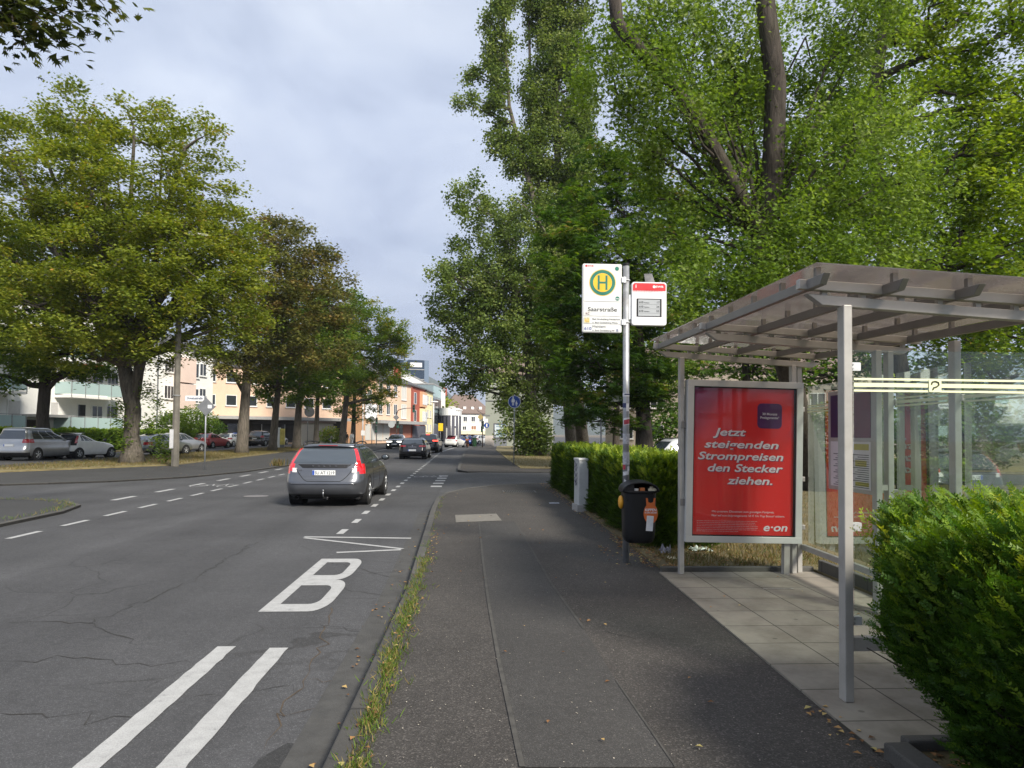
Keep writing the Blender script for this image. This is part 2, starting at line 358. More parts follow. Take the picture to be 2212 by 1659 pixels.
def leaves(name, pos, shape, size, m, parent=None, upb=.7, direc=None, tint=None, flat=None, kind=None):
    """one mesh of many small blades at pos; upb pulls the faces upward, direc gives growth directions"""
    V, Fc = shape; n = len(pos); pos = np.asarray(pos, float)
    nr = norm(rng.normal(size=(n, 3))); nr[:, 2] = np.abs(nr[:, 2]); nr = norm(nr*(1-upb)+np.array([0, 0, upb]))
    d = rng.normal(size=(n, 3)) if direc is None else np.asarray(direc, float)+rng.normal(size=(n, 3))*.12
    d = norm(d)
    if direc is None: y = norm(d-nr*np.sum(d*nr, 1, keepdims=True)); x = np.cross(y, nr); z = nr
    else: y = d; x = norm(np.cross(y, nr)); z = np.cross(x, y)
    sz = (size*rng.uniform(.65, 1.25, n) if np.isscalar(size) else size)[:, None, None]
    P_ = (V[None, :, 0, None]*x[:, None]+V[None, :, 1, None]*y[:, None]+V[None, :, 2, None]*z[:, None])*sz+pos[:, None]
    k = len(V); vs_ = P_.reshape(-1, 3)
    if parent is not None: o0 = np.array(root_loc(parent))
    else: o0 = np.array([vs_[:, 0].mean(), vs_[:, 1].mean(), vs_[:, 2].min()])
    vs_ = vs_-o0
    lens = [len(q) for q in Fc]; flatf = np.array([i for q in Fc for i in q])
    idx = (flatf[None]+np.arange(n)[:, None]*k).reshape(-1)
    starts1 = np.cumsum([0]+lens[:-1]); tot1 = sum(lens)
    st = (starts1[None]+np.arange(n)[:, None]*tot1).reshape(-1); ln = np.tile(lens, n)
    me = bpy.data.meshes.new(name); me.vertices.add(len(vs_)); me.vertices.foreach_set('co', vs_.reshape(-1).astype(np.float32))
    me.loops.add(len(idx)); me.loops.foreach_set('vertex_index', idx.astype(np.int32))
    me.polygons.add(len(st)); me.polygons.foreach_set('loop_start', st.astype(np.int32)); me.polygons.foreach_set('loop_total', ln.astype(np.int32))
    me.update(calc_edges=True)
    a = me.attributes.new('tint', 'FLOAT', 'POINT')
    tv = rng.random(n) if tint is None else np.clip(np.asarray(tint)+rng.normal(size=n)*.15, 0, 1)
    a.data.foreach_set('value', np.repeat(tv, k).astype(np.float32))
    me.materials.append(m); o = bpy.data.objects.new(name, me); COL.objects.link(o)
    if parent is not None: o.parent = parent
    else: o.location = o0
    if kind: o['kind'] = kind
    return o
def wiggle(p, q, n, amp):
    p, q = np.array(p, float), np.array(q, float); t = np.linspace(0, 1, n)[:, None]; r = p+(q-p)*t
    j = rng.normal(size=(n, 3))*amp; j[0] = j[-1] = 0; return r+j
def clumps(blobs, per, nl, cl, shell=.55, flat=.6, drop=0., tk=.85):
    """cluster centres on the outer part of each blob and leaf points round them"""
    cs, ls, ts = [], [], []
    for bi, b in enumerate(blobs):
        c, r = np.array(b[0]), np.array(b[1]); vol = (r[0]*r[1]*r[2])**(2/3.)
        m_ = max(4, int(per*vol)); d = norm(rng.normal(size=(m_, 3)))
        k = shell+(1.08-shell)*rng.random((m_, 1))**.7
        cc = c+d*k*r; cs.append((bi, cc))
        tone = .46+(rng.random(m_)-.5)*tk
        pts = np.repeat(cc, nl, 0)+rng.normal(size=(m_*nl, 3))*np.array([cl, cl, cl*flat])
        if drop: pts[:, 2] -= np.abs(rng.normal(size=len(pts)))*drop
        ls.append(pts); ts.append(np.repeat(tone, nl))
    return cs, np.concatenate(ls), np.concatenate(ts)
def tree(name, label, cat, trunk, rad, blobs, per, nl, cl, shape, size, lm, bm, group=None, upb=.3, shell=.55, flat=.6, drop=0., twigs=5, limb=.35, extra=None, tw=.022, tk=.8):
    upb *= .75; nl = int(nl*1.5); tw *= .6; twigs = max(2, twigs//2)
    """trunk: list of points with radii; limbs run from the trunk into every foliage mass"""
    base = Vector(trunk[0]); root = thing(name, label, cat, (base.x, base.y, base.z), group)
    mb = MB(); T = np.array([tuple(p) for p in trunk], float)
    flare = [rad[0]*1.55, rad[0]*1.12]+list(rad[1:])
    p0 = T[0]; p1 = T[0]+(T[1]-T[0])*min(.5, .6/np.linalg.norm(T[1]-T[0]))
    mb.tube([tuple(p0-np.array([0, 0, .15])), tuple(p1)]+[tuple(p) for p in T[1:]], flare, 12)
    if extra:
        for pts, rr in extra: mb.tube(pts, rr, 9)
    cs, lp, tn = clumps(blobs, per, nl, cl, shell, flat, drop, tk)
    lens = np.linspace(0, 1, 24)
    seg = np.array([[np.interp(t, np.linspace(0, 1, len(T)), T[:, i]) for i in range(3)] for t in lens])
    rs = np.interp(lens, np.linspace(0, 1, len(rad)), rad)
    for bi, cc in cs:
        c = np.array(blobs[bi][0]); low = seg[:, 2] < c[2]-.15*np.linalg.norm(seg[:, :2]-c[:2], axis=1)
        low[:7] &= (seg[:7, 2] > seg[0, 2]+1.2)
        cand = np.where(low)[0]
        i = cand[np.argmin(np.linalg.norm(seg[cand]-c, axis=1))] if len(cand) else len(seg)//2
        r0 = min(rs[i]*.7, limb*max(blobs[bi][1])*.11+.03)
        pts = wiggle(seg[i], c, 5, .12*min(blobs[bi][1])); mb.tube([tuple(p) for p in pts], list(np.linspace(r0, r0*.35, 5)), 7, False)
        for q in cc[:twigs*max(1, int(max(blobs[bi][1])))]:
            j = rng.integers(2, 5); pp = wiggle(pts[j], q, 4, .08*min(blobs[bi][1])); mb.tube([tuple(p) for p in pp], [r0*.4, r0*.28, tw, tw*.4], 5, False)
    mb.build('trunk', bm, root, True)
    leaves('crown', lp, shape, size, lm, root, upb, tint=tn)
    return root

# ------------------------------------------------------------------ ground, road, pavements
m_soil = mat('dry_soil', (.13, .105, .07), .95, 0, .3, 1.5)
m_road = asphalt('road_asphalt', .057, .42, .5, 190., (1, 1, 1.03), .25, .16)
m_walk = asphalt('pavement_asphalt', .044, .55, .25, 120., (1.10, 1, .90), .3)
m_patch = asphalt('patched_asphalt', .0455, .4, .0, 170., (1.05, 1, .94), .22)
m_old = asphalt('left_pavement_asphalt', .043, .4, .2, 150., (1, .99, .97), .2)
m_kerb = mat('kerb_stone', (.066, .063, .057), .85, 0, .22, 5., .3, 90., dirt=(.05, .046, .038))
def joints(m, axis=1, step=1.0):            # kerb stones laid end to end
    t = m.node_tree; b = t.nodes['Principled BSDF']; src = b.inputs['Base Color'].links[0].from_socket
    c = N(t, 'ShaderNodeTexCoord'); s_ = N(t, 'ShaderNodeSeparateXYZ'); L(t, c.outputs['Object'], s_.inputs[0])
    d = N(t, 'ShaderNodeMath', operation='DIVIDE', i1=step); L(t, s_.outputs[axis], d.inputs[0]); f = N(t, 'ShaderNodeMath', operation='FRACT'); L(t, d.outputs[0], f.inputs[0])
    r = ramp(t, f.outputs[0], [(0, (.35,)*3), (.012, (.4,)*3), (.022, (1,)*3), (.985, (1,)*3), (1, (.6,)*3)])
    fl = N(t, 'ShaderNodeMath', operation='FLOOR'); L(t, d.outputs[0], fl.inputs[0]); wn = N(t, 'ShaderNodeTexWhiteNoise', noise_dimensions='1D'); L(t, fl.outputs[0], wn.inputs['W'])
    v = ramp(t, wn.outputs[0], [(0, (.8,)*3), (1, (1.2,)*3)])
    for k in (r, v):
        mx = N(t, 'ShaderNodeMix', data_type='RGBA', blend_type='MULTIPLY'); mx.inputs[0].default_value = 1; L(t, src, mx.inputs[6]); L(t, k, mx.inputs[7]); src = mx.outputs[2]
    L(t, src, b.inputs['Base Color'])
joints(m_kerb)
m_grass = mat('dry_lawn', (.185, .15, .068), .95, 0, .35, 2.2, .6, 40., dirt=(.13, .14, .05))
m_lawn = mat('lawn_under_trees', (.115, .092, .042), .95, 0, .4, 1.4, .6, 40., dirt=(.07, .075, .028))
m_paint = paint_mat('road_paint', (.42, .42, .41))
structure(MB().sheet([(-5000, -300), (5000, -300), (5000, 9000), (-5000, 9000)], -.2).build('ground', m_soil))
structure(MB().sheet([(-70, -30), (70, -30), (70, 25), (90, 400), (-90, 400)], -.1).build('road', m_road))

kerb_r = [(-.71, -12), (-.71, 3.5), (-.67, 7.5), (-.78, 12), (-.87, 15.5), (-.88, 18), (-.72, 19.6), (-.2, 21.2), (.7, 22.5), (2.0, 23.3), (3.2, 23.7), (60, 24.5)]
walk_r = kerb_r+[(60, -12)]
structure(MB().prism(walk_r, -.1, 0).build('pavement', m_walk))
def offset(line, d):
    out = []
    for i, p in enumerate(line):
        a = Vector(line[max(0, i-1)]+(0,)); b = Vector(line[min(len(line)-1, i+1)]+(0,)); t = (b-a).normalized(); out.append((p[0]-t.y*d, p[1]+t.x*d))
    return out
def kerb(line, w, z0, z1):
    o = offset(line, w); m_ = MB()
    for i in range(len(line)-1):
        m_.add([(*line[i], z0), (*line[i+1], z0), (*o[i+1], z0), (*o[i], z0), (*line[i], z1), (*line[i+1], z1), (*o[i+1], z1), (*o[i], z1)],
               [(3, 2, 1, 0), (4, 5, 6, 7), (0, 1, 5, 4), (2, 3, 7, 6), (1, 2, 6, 5), (3, 0, 4, 7)])
    return m_
structure(kerb(kerb_r, -.11, -.12, .010).build('kerb', m_kerb, bevel=.012))
structure(MB().sheet([(-.96, -12), (-.73, -12), (-.73, 3.5), (-.69, 7.5), (-.80, 12), (-.89, 15.5), (-1.13, 15.5), (-1.04, 12), (-.95, 7.5), (-.97, 3.5)], -.096)
          .build('gutter', mat('gutter_concrete', (.056, .055, .052), .9, 0, .25, 6., .4, 80., dirt=(.03, .028, .024))))
# the smoother asphalt strip between the two long seams of the pavement
seamA = [gd(*p) for p in ((1128, 1659), (1080, 1440), (1055, 1300), (1043, 1210), (1036, 1140), (1034, 1127))]
seamB = [gd(*p) for p in ((1460, 1659), (1330, 1470), (1262, 1360), (1190, 1260), (1150, 1190), (1113, 1127))]
structure(MB().sheet([tuple(p)[:2] for p in seamA]+[tuple(p)[:2] for p in seamB[::-1]], .004).build('pavement_strip', m_patch))
m_seam = mat('asphalt_seam', (.057, .054, .048), .9, 0, .4, 8.)
sm = MB().strip(seamA, .028, .008)
sm.strip([seamB[0].lerp(seamB[1], t) for t in (0, .5, 1)], .012, .008).strip(seamB[2:], .024, .008); structure(sm.build('pavement_seam', m_seam))
q = [gd(*p) for p in ((983, 1113), (1072, 1110), (1084, 1125), (985, 1129))]
structure(MB().sheet([tuple(p)[:2] for p in q][::-1], .006).build('manhole_cover', mat('concrete_cover', (.15, .14, .12), .85, 0, .2, 9.)))
# drain grate in the pavement
g0 = gd(1122, 1062); gr = MB().box(g0.x-.47, g0.x+.47, g0.y-.36, g0.y+.36, .002, .007)
gb = thing('drain_grate', 'slotted iron drain grate let into the pavement near the side road', 'drain grate', (g0.x, g0.y, 0))
gr.build('frame', mat('iron_frame', (.10, .098, .092), .6, .4), gb)
gs = MB()
for i in range(17): gs.box(g0.x-.42+i*.05, g0.x-.395+i*.05, g0.y-.30, g0.y+.30, .009, .013)
gs.build('slots', mat('grate_slots', (.02, .02, .02), .9), gb)

# far pavement beyond the side road and lawn
kerb_f = [(60, 31), (5, 30.6), (1.2, 30.3), (-.2, 30.5), (-.62, 31.6), (-.68, 34), (-.72, 60), (-.5, 76), (.1, 86), (1.2, 92), (4, 100)]
kerb_f = kerb_f[::-1]
walk_f = kerb_f[::-1]+[(60, 110)]
structure(MB().prism(list(reversed([p for p in walk_f])), -.1, 0).build('pavement', m_walk))
structure(kerb(kerb_f, .14, -.12, .01).build('kerb', m_kerb))
lawn_far = [(2.3, 33.6), (5, 33), (60, 33), (60, 91), (3.2, 91), (2.35, 70), (2.25, 45)]
structure(MB().prism(lawn_far, -.1, .03).build('lawn', m_grass))
sr = MB(); ys_ = (19., 22., 24., 27., 30., 31.6); xs_ = ((-.93, -.0985), (-.4, -.07), (.4, -.03), (60, -.03))
sr.v = [(x, y, z) for y in ys_ for x, z in xs_]; sr.f = [(j*4+i, j*4+i+1, j*4+i+5, j*4+i+4) for j in range(5) for i in range(3)]
structure(sr.build('side_road', m_road))
# planted ground beside the near pavement, shelter slab
m_tile = None
def tiles():
    m, t, b = principled('shelter_slabs', (.3, .27, .22), .85, 0, .3); v = coords(t)
    br = N(t, 'ShaderNodeTexBrick', _Scale=1.0, _Mortar_Size=.006, _Brick_Width=.5, _Row_Height=.5, _Mortar_Smooth=.1, offset=0.)
    br.inputs['Color1'].default_value = (.235, .212, .176, 1); br.inputs['Color2'].default_value = (.205, .187, .157, 1); br.inputs['Mortar'].default_value = (.06, .055, .045, 1)
    L(t, v, br.inputs['Vector'])
    n = N(t, 'ShaderNodeTexNoise', _Scale=2.3, _Detail=8., _Roughness=.68); L(t, v, n.inputs['Vector'])
    r = ramp(t, n.outputs[0], [(.3, (.62, .6, .58)), (.55, (1, 1, 1)), (.75, (1.12, 1.1, 1.06))])
    mx = N(t, 'ShaderNodeMix', data_type='RGBA', blend_type='MULTIPLY'); mx.inputs[0].default_value = 1; L(t, br.outputs[0], mx.inputs[6]); L(t, r, mx.inputs[7])
    vo = N(t, 'ShaderNodeTexVoronoi', _Scale=3.2, _Randomness=1.); L(t, v, vo.inputs['Vector'])
    sp = ramp(t, vo.outputs['Distance'], [(.0, (.45,)*3), (.05, (.5,)*3), (.075, (1,)*3)])
    m2 = N(t, 'ShaderNodeMix', data_type='RGBA', blend_type='MULTIPLY'); m2.inputs[0].default_value = .8; L(t, mx.outputs[2], m2.inputs[6]); L(t, sp, m2.inputs[7])
    L(t, m2.outputs[2], b.inputs['Base Color']); return m
structure(MB().prism([(2.09, 3.62), (4.05, 3.62), (4.1, 8.32), (2.22, 8.32)], -.05, .014).build('shelter_paving', tiles()))
gl = MB()
gl.prism([(4.07, -12), (60, -12), (60, 23.9), (4.2, 22.9), (4.12, 8.34)], -.06, .03)
gl.prism([(2.30, 8.34), (4.12, 8.34), (4.2, 22.9), (3.0, 22.9), (2.42, 21.5)], -.06, .03)
gl.prism([(2.24, -12), (4.07, -12), (4.07, 3.60), (2.24, 3.60)], -.06, .03)
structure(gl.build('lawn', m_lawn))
ed = MB().beam((2.17, -12, .02), (2.17, 3.55, .02), .13, .12).beam((2.235, 3.58, .02), (3.2, 3.58, .02), .08, .13)
ed.beam((2.25, 8.36, .015), (4.1, 8.36, .015), .07, .11).beam((4.10, 3.7, .06), (4.17, 8.3, .06), .07, .2)
structure(ed.build('edging_stone', m_kerb, bevel=.012))

# left side: corner island, pavement, verge, service road
isl = [(-40, -12), (-8.3, -12), (-8.28, 12.5), (-8.4, 15.2), (-8.75, 16.5), (-9.6, 17.5), (-11.2, 17.9), (-40, 18.6)]
structure(MB().prism(isl, -.1, -.05).build('pavement', m_old)); structure(kerb(isl[1:], .13, -.12, -.042).build('kerb', m_kerb))
kerb_l = [(-60, 20.6), (-22, 21.6), (-14.3, 22.6), (-12, 24.3), (-10.4, 26.8), (-9.55, 30.5), (-9.25, 36), (-9.3, 60), (-9.5, 96), (-11, 101), (-16, 104), (-60, 106)]
structure(MB().prism([(-60, 106), *kerb_l[:-1], (-16, 104)], -.1, -.05).build('pavement', m_old))
structure(kerb(kerb_l, .13, -.12, -.044).build('kerb', m_kerb))
verge = [(-60, 23.4), (-18.3, 28.7), (-14.5, 35.2), (-14.9, 50), (-15.6, 65), (-15.8, 97), (-20.6, 97), (-20.7, 46), (-21.4, 40), (-24, 36), (-60, 33)]
structure(MB().prism(verge, -.08, .0).build('verge', m_grass))
structure(MB().sheet([(-26.6, 30), (-20.0, 30), (-20.0, 99), (-26.6, 99)], .006).build('service_road', m_road))
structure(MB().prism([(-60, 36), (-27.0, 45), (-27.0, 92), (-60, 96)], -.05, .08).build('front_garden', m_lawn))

# ------------------------------------------------------------------ road markings
Z = -.0955
def quad_marks(name, quads, label=None):
    m_ = MB()
    for a in quads: m_.sheet(a, Z)
    return structure(m_.build(name, m_paint), label)
def ragged(x0, x1, y0, y1, n=26, amp=.008):
    xs = [(x0-random.random()*amp, y0+(y1-y0)*i/n) for i in range(n+1)]; xe = [(x1+random.random()*amp*1.6, y0+(y1-y0)*i/n) for i in range(n+1)]
    return [(p[0], p[1]) for p in ([(xs[0])]+[xe[i] for i in range(n+1)]+xs[:0:-1])]
mk = MB()
mk.sheet(ragged(-2.02, -1.885, 3.1, 5.87), Z).sheet(ragged(-1.595, -1.455, 3.1, 5.82), Z)
def arcp(c, rx, ry, a0, a1, n=8): return [(c[0]+rx*math.cos(R_(a0+(a1-a0)*i/n)), c[1]+ry*math.sin(R_(a0+(a1-a0)*i/n))) for i in range(n+1)]
uo = arcp((-1.737, 3.09), .283, .75, 180, 360, 12); ui = arcp((-1.74, 3.09), .145, .42, 180, 360, 12)
for i in range(12): mk.sheet([uo[i], uo[i+1], ui[i+1], ui[i]], Z)
def bowl(x0, x1, y0, y1, sw, sh, rx, ry):
    o = [(x0, y0)]+arcp((x1-rx, y0+ry), rx, ry, -90, 0, 6)+arcp((x1-rx, y1-ry), rx, ry, 0, 90, 6)+[(x0, y1)]
    a, b = rx*.55, ry*.45
    i_ = [(x0, y0+sh)]+arcp((x1-sw-a, y0+sh+b), a, b, -90, 0, 6)+arcp((x1-sw-a, y1-sh-b), a, b, 0, 90, 6)+[(x0, y1-sh)]
    for k in range(len(o)-1): mk.sheet([o[k], o[k+1], i_[k+1], i_[k]], Z)
mk.sheet([(-2.03, 6.98), (-1.90, 6.98), (-1.90, 9.86), (-2.03, 9.86)], Z)
bowl(-1.8995, -1.40, 6.98, 8.46, .135, .30, .16, .5); bowl(-1.8995, -1.44, 8.465, 9.86, .13, .27, .14, .45)
structure(mk.build('bus_lettering', m_paint), 'white road lettering BUS painted by the stop')
zz = MB(); a, b, c, d = gd(657, 1160, -.1), gd(888, 1163, -.1), gd(870, 1186, -.1), gd(727, 1194, -.1)
zz.sheet([(a.x, a.y-.06), (b.x, b.y-.06), (b.x, b.y+.05), (a.x, a.y+.05)], Z)
def bar(p, q_, w):
    d_ = (q_-p); d_.z = 0; n_ = Vector((-d_.y, d_.x, 0)).normalized()*w/2
    return [(p.x+n_.x, p.y+n_.y), (p.x-n_.x, p.y-n_.y), (q_.x-n_.x, q_.y-n_.y), (q_.x+n_.x, q_.y+n_.y)][::-1]
zz.sheet(bar(Vector((a.x+.03, a.y-.11, 0)), c, .085), Z).sheet(bar(Vector((c.x-.02, c.y-.08, 0)), d, .1), Z)
structure(zz.build('stop_zone_line', m_paint))
quads = []
y = 12.25; k = 0
while y < 66:
    x = -2.24-.011*(y-12.4) if y > 14 else -2.23
    quads.append([(x-.06, y), (x+.06, y), (x+.055, y+.60), (x-.065, y+.60)]); y += 1.5
quads.append([(-2.92, 66), (-2.80, 66), (-2.05, 84), (-1.2, 92), (-1.35, 92.2), (-2.2, 84.1)])
quad_marks('cycle_lane_dashes', quads)
quad_marks('side_road_blocks', [[(-1.32, y_), (-.96, y_), (-.96, y_+.55), (-1.32, y_+.55)] for y_ in (22.9, 24.3, 25.7, 27.1, 28.5)])
ql = []; y = 8.6
while y < 34: ql.append([(-7.37-.02*(y-12), y), (-7.26-.02*(y-12), y), (-7.27-.02*(y-12), y+.86), (-7.38-.02*(y-12), y+.86)]); y += 1.55
quad_marks('cycle_lane_dashes', ql)
ql = []; y = 18.1
while y < 50: ql.append([(-8.92, y), (-8.76, y), (-8.76, y+1.15), (-8.92, y+1.15)]); y += 2.42
quad_marks('lane_edge_dashes', ql)
quad_marks('lane_edge_line', [[(-8.9, 62), (-8.78, 62), (-9.0, 95), (-9.12, 95)]])
def bike(cx_, cy_, s):
    m_ = MB()
    def t_(x, y_): return (cx_+x*s, cy_+y_*s*1.9)
    for x in (-.55, .55): m_.strip([t_(x+.3*math.cos(a_*.3927), .3*math.sin(a_*.3927)) for a_ in range(16)], .06*s, Z, True)
    for li, l in enumerate(([(-.55, 0), (-.2, .45), (.35, .45), (.55, 0)], [(-.55, 0), (0, 0), (.35, .42)], [(-.2, .42), (0, .03)], [(.35, .47), (.3, .6), (.5, .62)], [(-.3, .52), (-.08, .52)])):
        m_.strip([t_(*p) for p in l], .055*s, Z-.0005*(li+1))
    return structure(m_.build('bicycle_symbol', m_paint))
b0 = gd(925, 1029, -.1); bike(b0.x, b0.y-.3, .62)
b1 = gd(466, 1048, -.1); bike(b1.x, b1.y-.3, .75)
# round cover in the lane and a darker smear next to it
mc = gd(553, 1072, -.1)
structure(MB().sheet([(mc.x+.32*math.cos(a_*.26), mc.y+.32*math.sin(a_*.26)) for a_ in range(24)], -.0945).build('manhole_cover', mat('worn_iron', (.2, .19, .19), .5, .3)))
mc = gd(935, 1030, -.1)

# cracks opened in the carriageway and pavement, dirt lodged in them
m_crack = mat('crack_dirt', (.030, .028, .025), .95, 0, .5, 9.); m_crack2 = mat('crack_dirt_brown', (.075, .052, .030), .95, 0, .4, 9.)
def crack(pts, w, m, z, jit=.05):
    P_ = [Vector((p[0], p[1], 0)) for p in pts]; out = []
    for a, b in zip(P_, P_[1:]):
        n = max(2, int((b-a).length/.11))
        for i in range(n):
            q_ = a.lerp(b, i/n); out.append((q_.x+random.gauss(0, jit)*.6, q_.y+random.gauss(0, jit)))
    out.append(tuple(P_[-1])[:2]); mb = MB(); n = len(out); vs_ = []
    for i, p in enumerate(out):
        d = Vector((*out[min(i+1, n-1)], 0))-Vector((*out[max(i-1, 0)], 0)); d.normalize(); h = .55*w*random.uniform(.2, 1.0)*(1 if 0 < i < n-1 else .1)/2
        vs_ += [(p[0]+d.y*h, p[1]-d.x*h, z), (p[0]-d.y*h, p[1]+d.x*h, z)]
    mb.add(vs_, [(2*i, 2*i+2, 2*i+3, 2*i+1) for i in range(n-1)]); return structure(mb.build('road_crack', m))
def cpx(*a): return [gd(px, py, -.1) for px, py in a]
for pts, w, k in ((((0, 1347), (130, 1340), (190, 1350), (300, 1395)), .03, 0), (((190, 1350), (330, 1290), (420, 1250), (500, 1200), (560, 1170)), .028, 0), (((0, 1428), (150, 1420), (300, 1432), (420, 1436)), .026, 0), (((0, 1540), (200, 1548), (350, 1560)), .022, 0), (((640, 1210), (720, 1215), (800, 1235), (850, 1250)), .02, 0),
                  (((720, 1310), (700, 1360), (690, 1400), (670, 1450), (640, 1500), (600, 1560), (570, 1620)), .022, 1), (((690, 1345), (770, 1370), (800, 1372)), .016, 0), (((655, 1470), (700, 1470), (760, 1466)), .014, 1), (((600, 1555), (640, 1545), (700, 1550)), .016, 1), (((640, 1500), (600, 1490), (520, 1500)), .014, 0), (((850, 1290), (800, 1360), (745, 1450), (690, 1540), (640, 1640)), .02, 1), (((420, 1500), (470, 1510), (560, 1505)), .012, 0)):
    crack(cpx(*pts), w, (m_crack, m_crack2)[k], -.0962)
for pts in (((1300, 1360), (1330, 1372), (1400, 1378), (1470, 1370)), ((1180, 1600), (1230, 1580), (1290, 1590)), ((940, 1180), (980, 1176), (1020, 1180))): crack([gd(*p) for p in pts], .014, m_crack, .0045, .02)
pz = [gd(px, py, -.1) for px, py in ((515, 1700), (560, 1640), (620, 1606), (700, 1612), (690, 1665), (672, 1720))]
structure(MB().sheet([tuple(p)[:2] for p in pz][::-1], -.0966).build('tar_patch', asphalt('tar_patch_asphalt', .034, .4, 0, 190.)))

# ------------------------------------------------------------------ bus shelter
SLOPE = .0245
def sh(u, v, w): return (2.31+u+.028*v, 4.28+v, w+SLOPE*v*max(0, min(1.1, w/2.4)))
def shz(u, v, dz=0): return sh(u, v, 2.475-.048*u+dz)
S = thing('bus_shelter', 'grey metal bus shelter with tinted sloping roof and glass walls', 'bus shelter', (3.1, 6.2, 0))
def post(u, v, top=None, w_=.056, d_=.08, m=alu, base=.014):
    a = sh(u, v, base); b = shz(u, v, -.03) if top is None else sh(u, v, top); mb = MB()
    x0, y0 = a[0], a[1]
    mb.add([(x0-w_/2, y0-d_/2, base), (x0+w_/2, y0-d_/2, base), (x0+w_/2, y0+d_/2, base), (x0-w_/2, y0+d_/2, base),
            (x0-w_/2, y0-d_/2, b[2]), (x0+w_/2, y0-d_/2, b[2]), (x0+w_/2, y0+d_/2, b[2]), (x0-w_/2, y0+d_/2, b[2])],
           [(3, 2, 1, 0), (4, 5, 6, 7), (0, 1, 5, 4), (1, 2, 6, 5), (2, 3, 7, 6), (3, 0, 4, 7)])
    return mb.build('post', m, S, bevel=.006)
for u, v in ((0, 0), (.03, 3.93), (1.38, 3.95), (1.36, 2.07), (1.47, 4.0), (1.49, 2.1), (1.5, 1.17), (1.5, -.03)):
    post(u, v)
for v in (0, 2.07, 3.93):                              # pairs of cross beams with mitred ends on short studs
    for dz, h, u0, u1 in ((0, .064, -.24, 1.72), (.083, .062, -.30, 1.78)):
        a = shz(u0, v, dz); b = shz(u1, v, dz); mb = MB()
        if dz == 0:
            mb.plate([(0, h/2), (.10, -h/2), (b[0]-a[0]-.1, -h/2), (b[0]-a[0], h/2)], a, (1, 0, -.058), (0, 0, 1), (0, .06, 0))
        else: mb.beam(a, b, .05, h)
        mb.build('cross_beam', alu, S, bevel=.004)
    for i in range(8):
        st = MB(); u = -.12+i*.25; p = shz(u, v, .02); q_ = shz(u, v, .1); st.beam((p[0], p[1]+.03, p[2]), (q_[0], q_[1]+.03, q_[2]), .035, .03, (0, 1, 0))
        st.build('beam_stud', alu, S)
PU = (-.23, .25, .72, 1.19, 1.66)
for u in PU:
    a = shz(u, -.25, .082); b = shz(u, 4.14, .082)
    dv = Vector(b)-Vector(a); mb = MB(); mb.plate([(0, .031), (.055/dv.length, -.031), (1-.055/dv.length, -.031), (1, .031)], (a[0]-.022, a[1], a[2]), dv, (0, 0, 1), (.044, 0, 0))
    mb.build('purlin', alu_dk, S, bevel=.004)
    for i in range(9):
        sb = MB(); v = -.12+i*.52; p = shz(u, v, .11); sb.beam(p, (p[0], p[1], p[2]+.058), .032, .032, (0, 1, 0))
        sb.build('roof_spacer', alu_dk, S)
def roof_mat():
    m = bpy.data.materials.new('tinted_roof_sheet'); m.use_nodes = True; t = m.node_tree; t.nodes.clear()
    o = N(t, 'ShaderNodeOutputMaterial'); tr = N(t, 'ShaderNodeBsdfTransparent'); tr.inputs[0].default_value = (.80, .74, .70, 1)
    n = N(t, 'ShaderNodeTexNoise', _Scale=2.4, _Detail=7., _Roughness=.65); L(t, coords(t), n.inputs['Vector'])
    df = N(t, 'ShaderNodeBsdfDiffuse'); dl = N(t, 'ShaderNodeBsdfTranslucent'); L(t, ramp(t, n.outputs[0], [(.3, (.48, .43, .40)), (.7, (.64, .59, .55))]), df.inputs[0]); dl.inputs[0].default_value = (.78, .72, .68, 1)
    a = N(t, 'ShaderNodeMixShader'); a.inputs[0].default_value = .72; L(t, df.outputs[0], a.inputs[1]); L(t, dl.outputs[0], a.inputs[2])
    f = ramp(t, n.outputs[0], [(.3, (.28,)*3), (.7, (.48,)*3)])
    b = N(t, 'ShaderNodeMixShader'); L(t, f, b.inputs[0]); L(t, tr.outputs[0], b.inputs[1]); L(t, a.outputs[0], b.inputs[2])
    gl_ = N(t, 'ShaderNodeBsdfGlossy', _Roughness=.12); c = N(t, 'ShaderNodeMixShader'); fr = N(t, 'ShaderNodeFresnel', _IOR=1.35)
    L(t, fr.outputs[0], c.inputs[0]); L(t, b.outputs[0], c.inputs[1]); L(t, gl_.outputs[0], c.inputs[2]); L(t, c.outputs[0], o.inputs[0]); return m
mr = roof_mat(); dzr = .169
for v0, v1 in ((-.22, 2.04), (2.07, 4.2)):
    c4 = [shz(-.28, v0, dzr), shz(1.86, v0, dzr), shz(1.86, v1, dzr), shz(-.28, v1, dzr)]
    MB().add(c4+[(x, y_, z+.008) for x, y_, z in c4], [(3, 2, 1, 0), (4, 5, 6, 7), (0, 1, 5, 4), (1, 2, 6, 5), (2, 3, 7, 6), (3, 0, 4, 7)]).build('roof_panel', mr, S)
sg = glass_mat('shelter_glass', (.90, .95, .92), .45, .006)
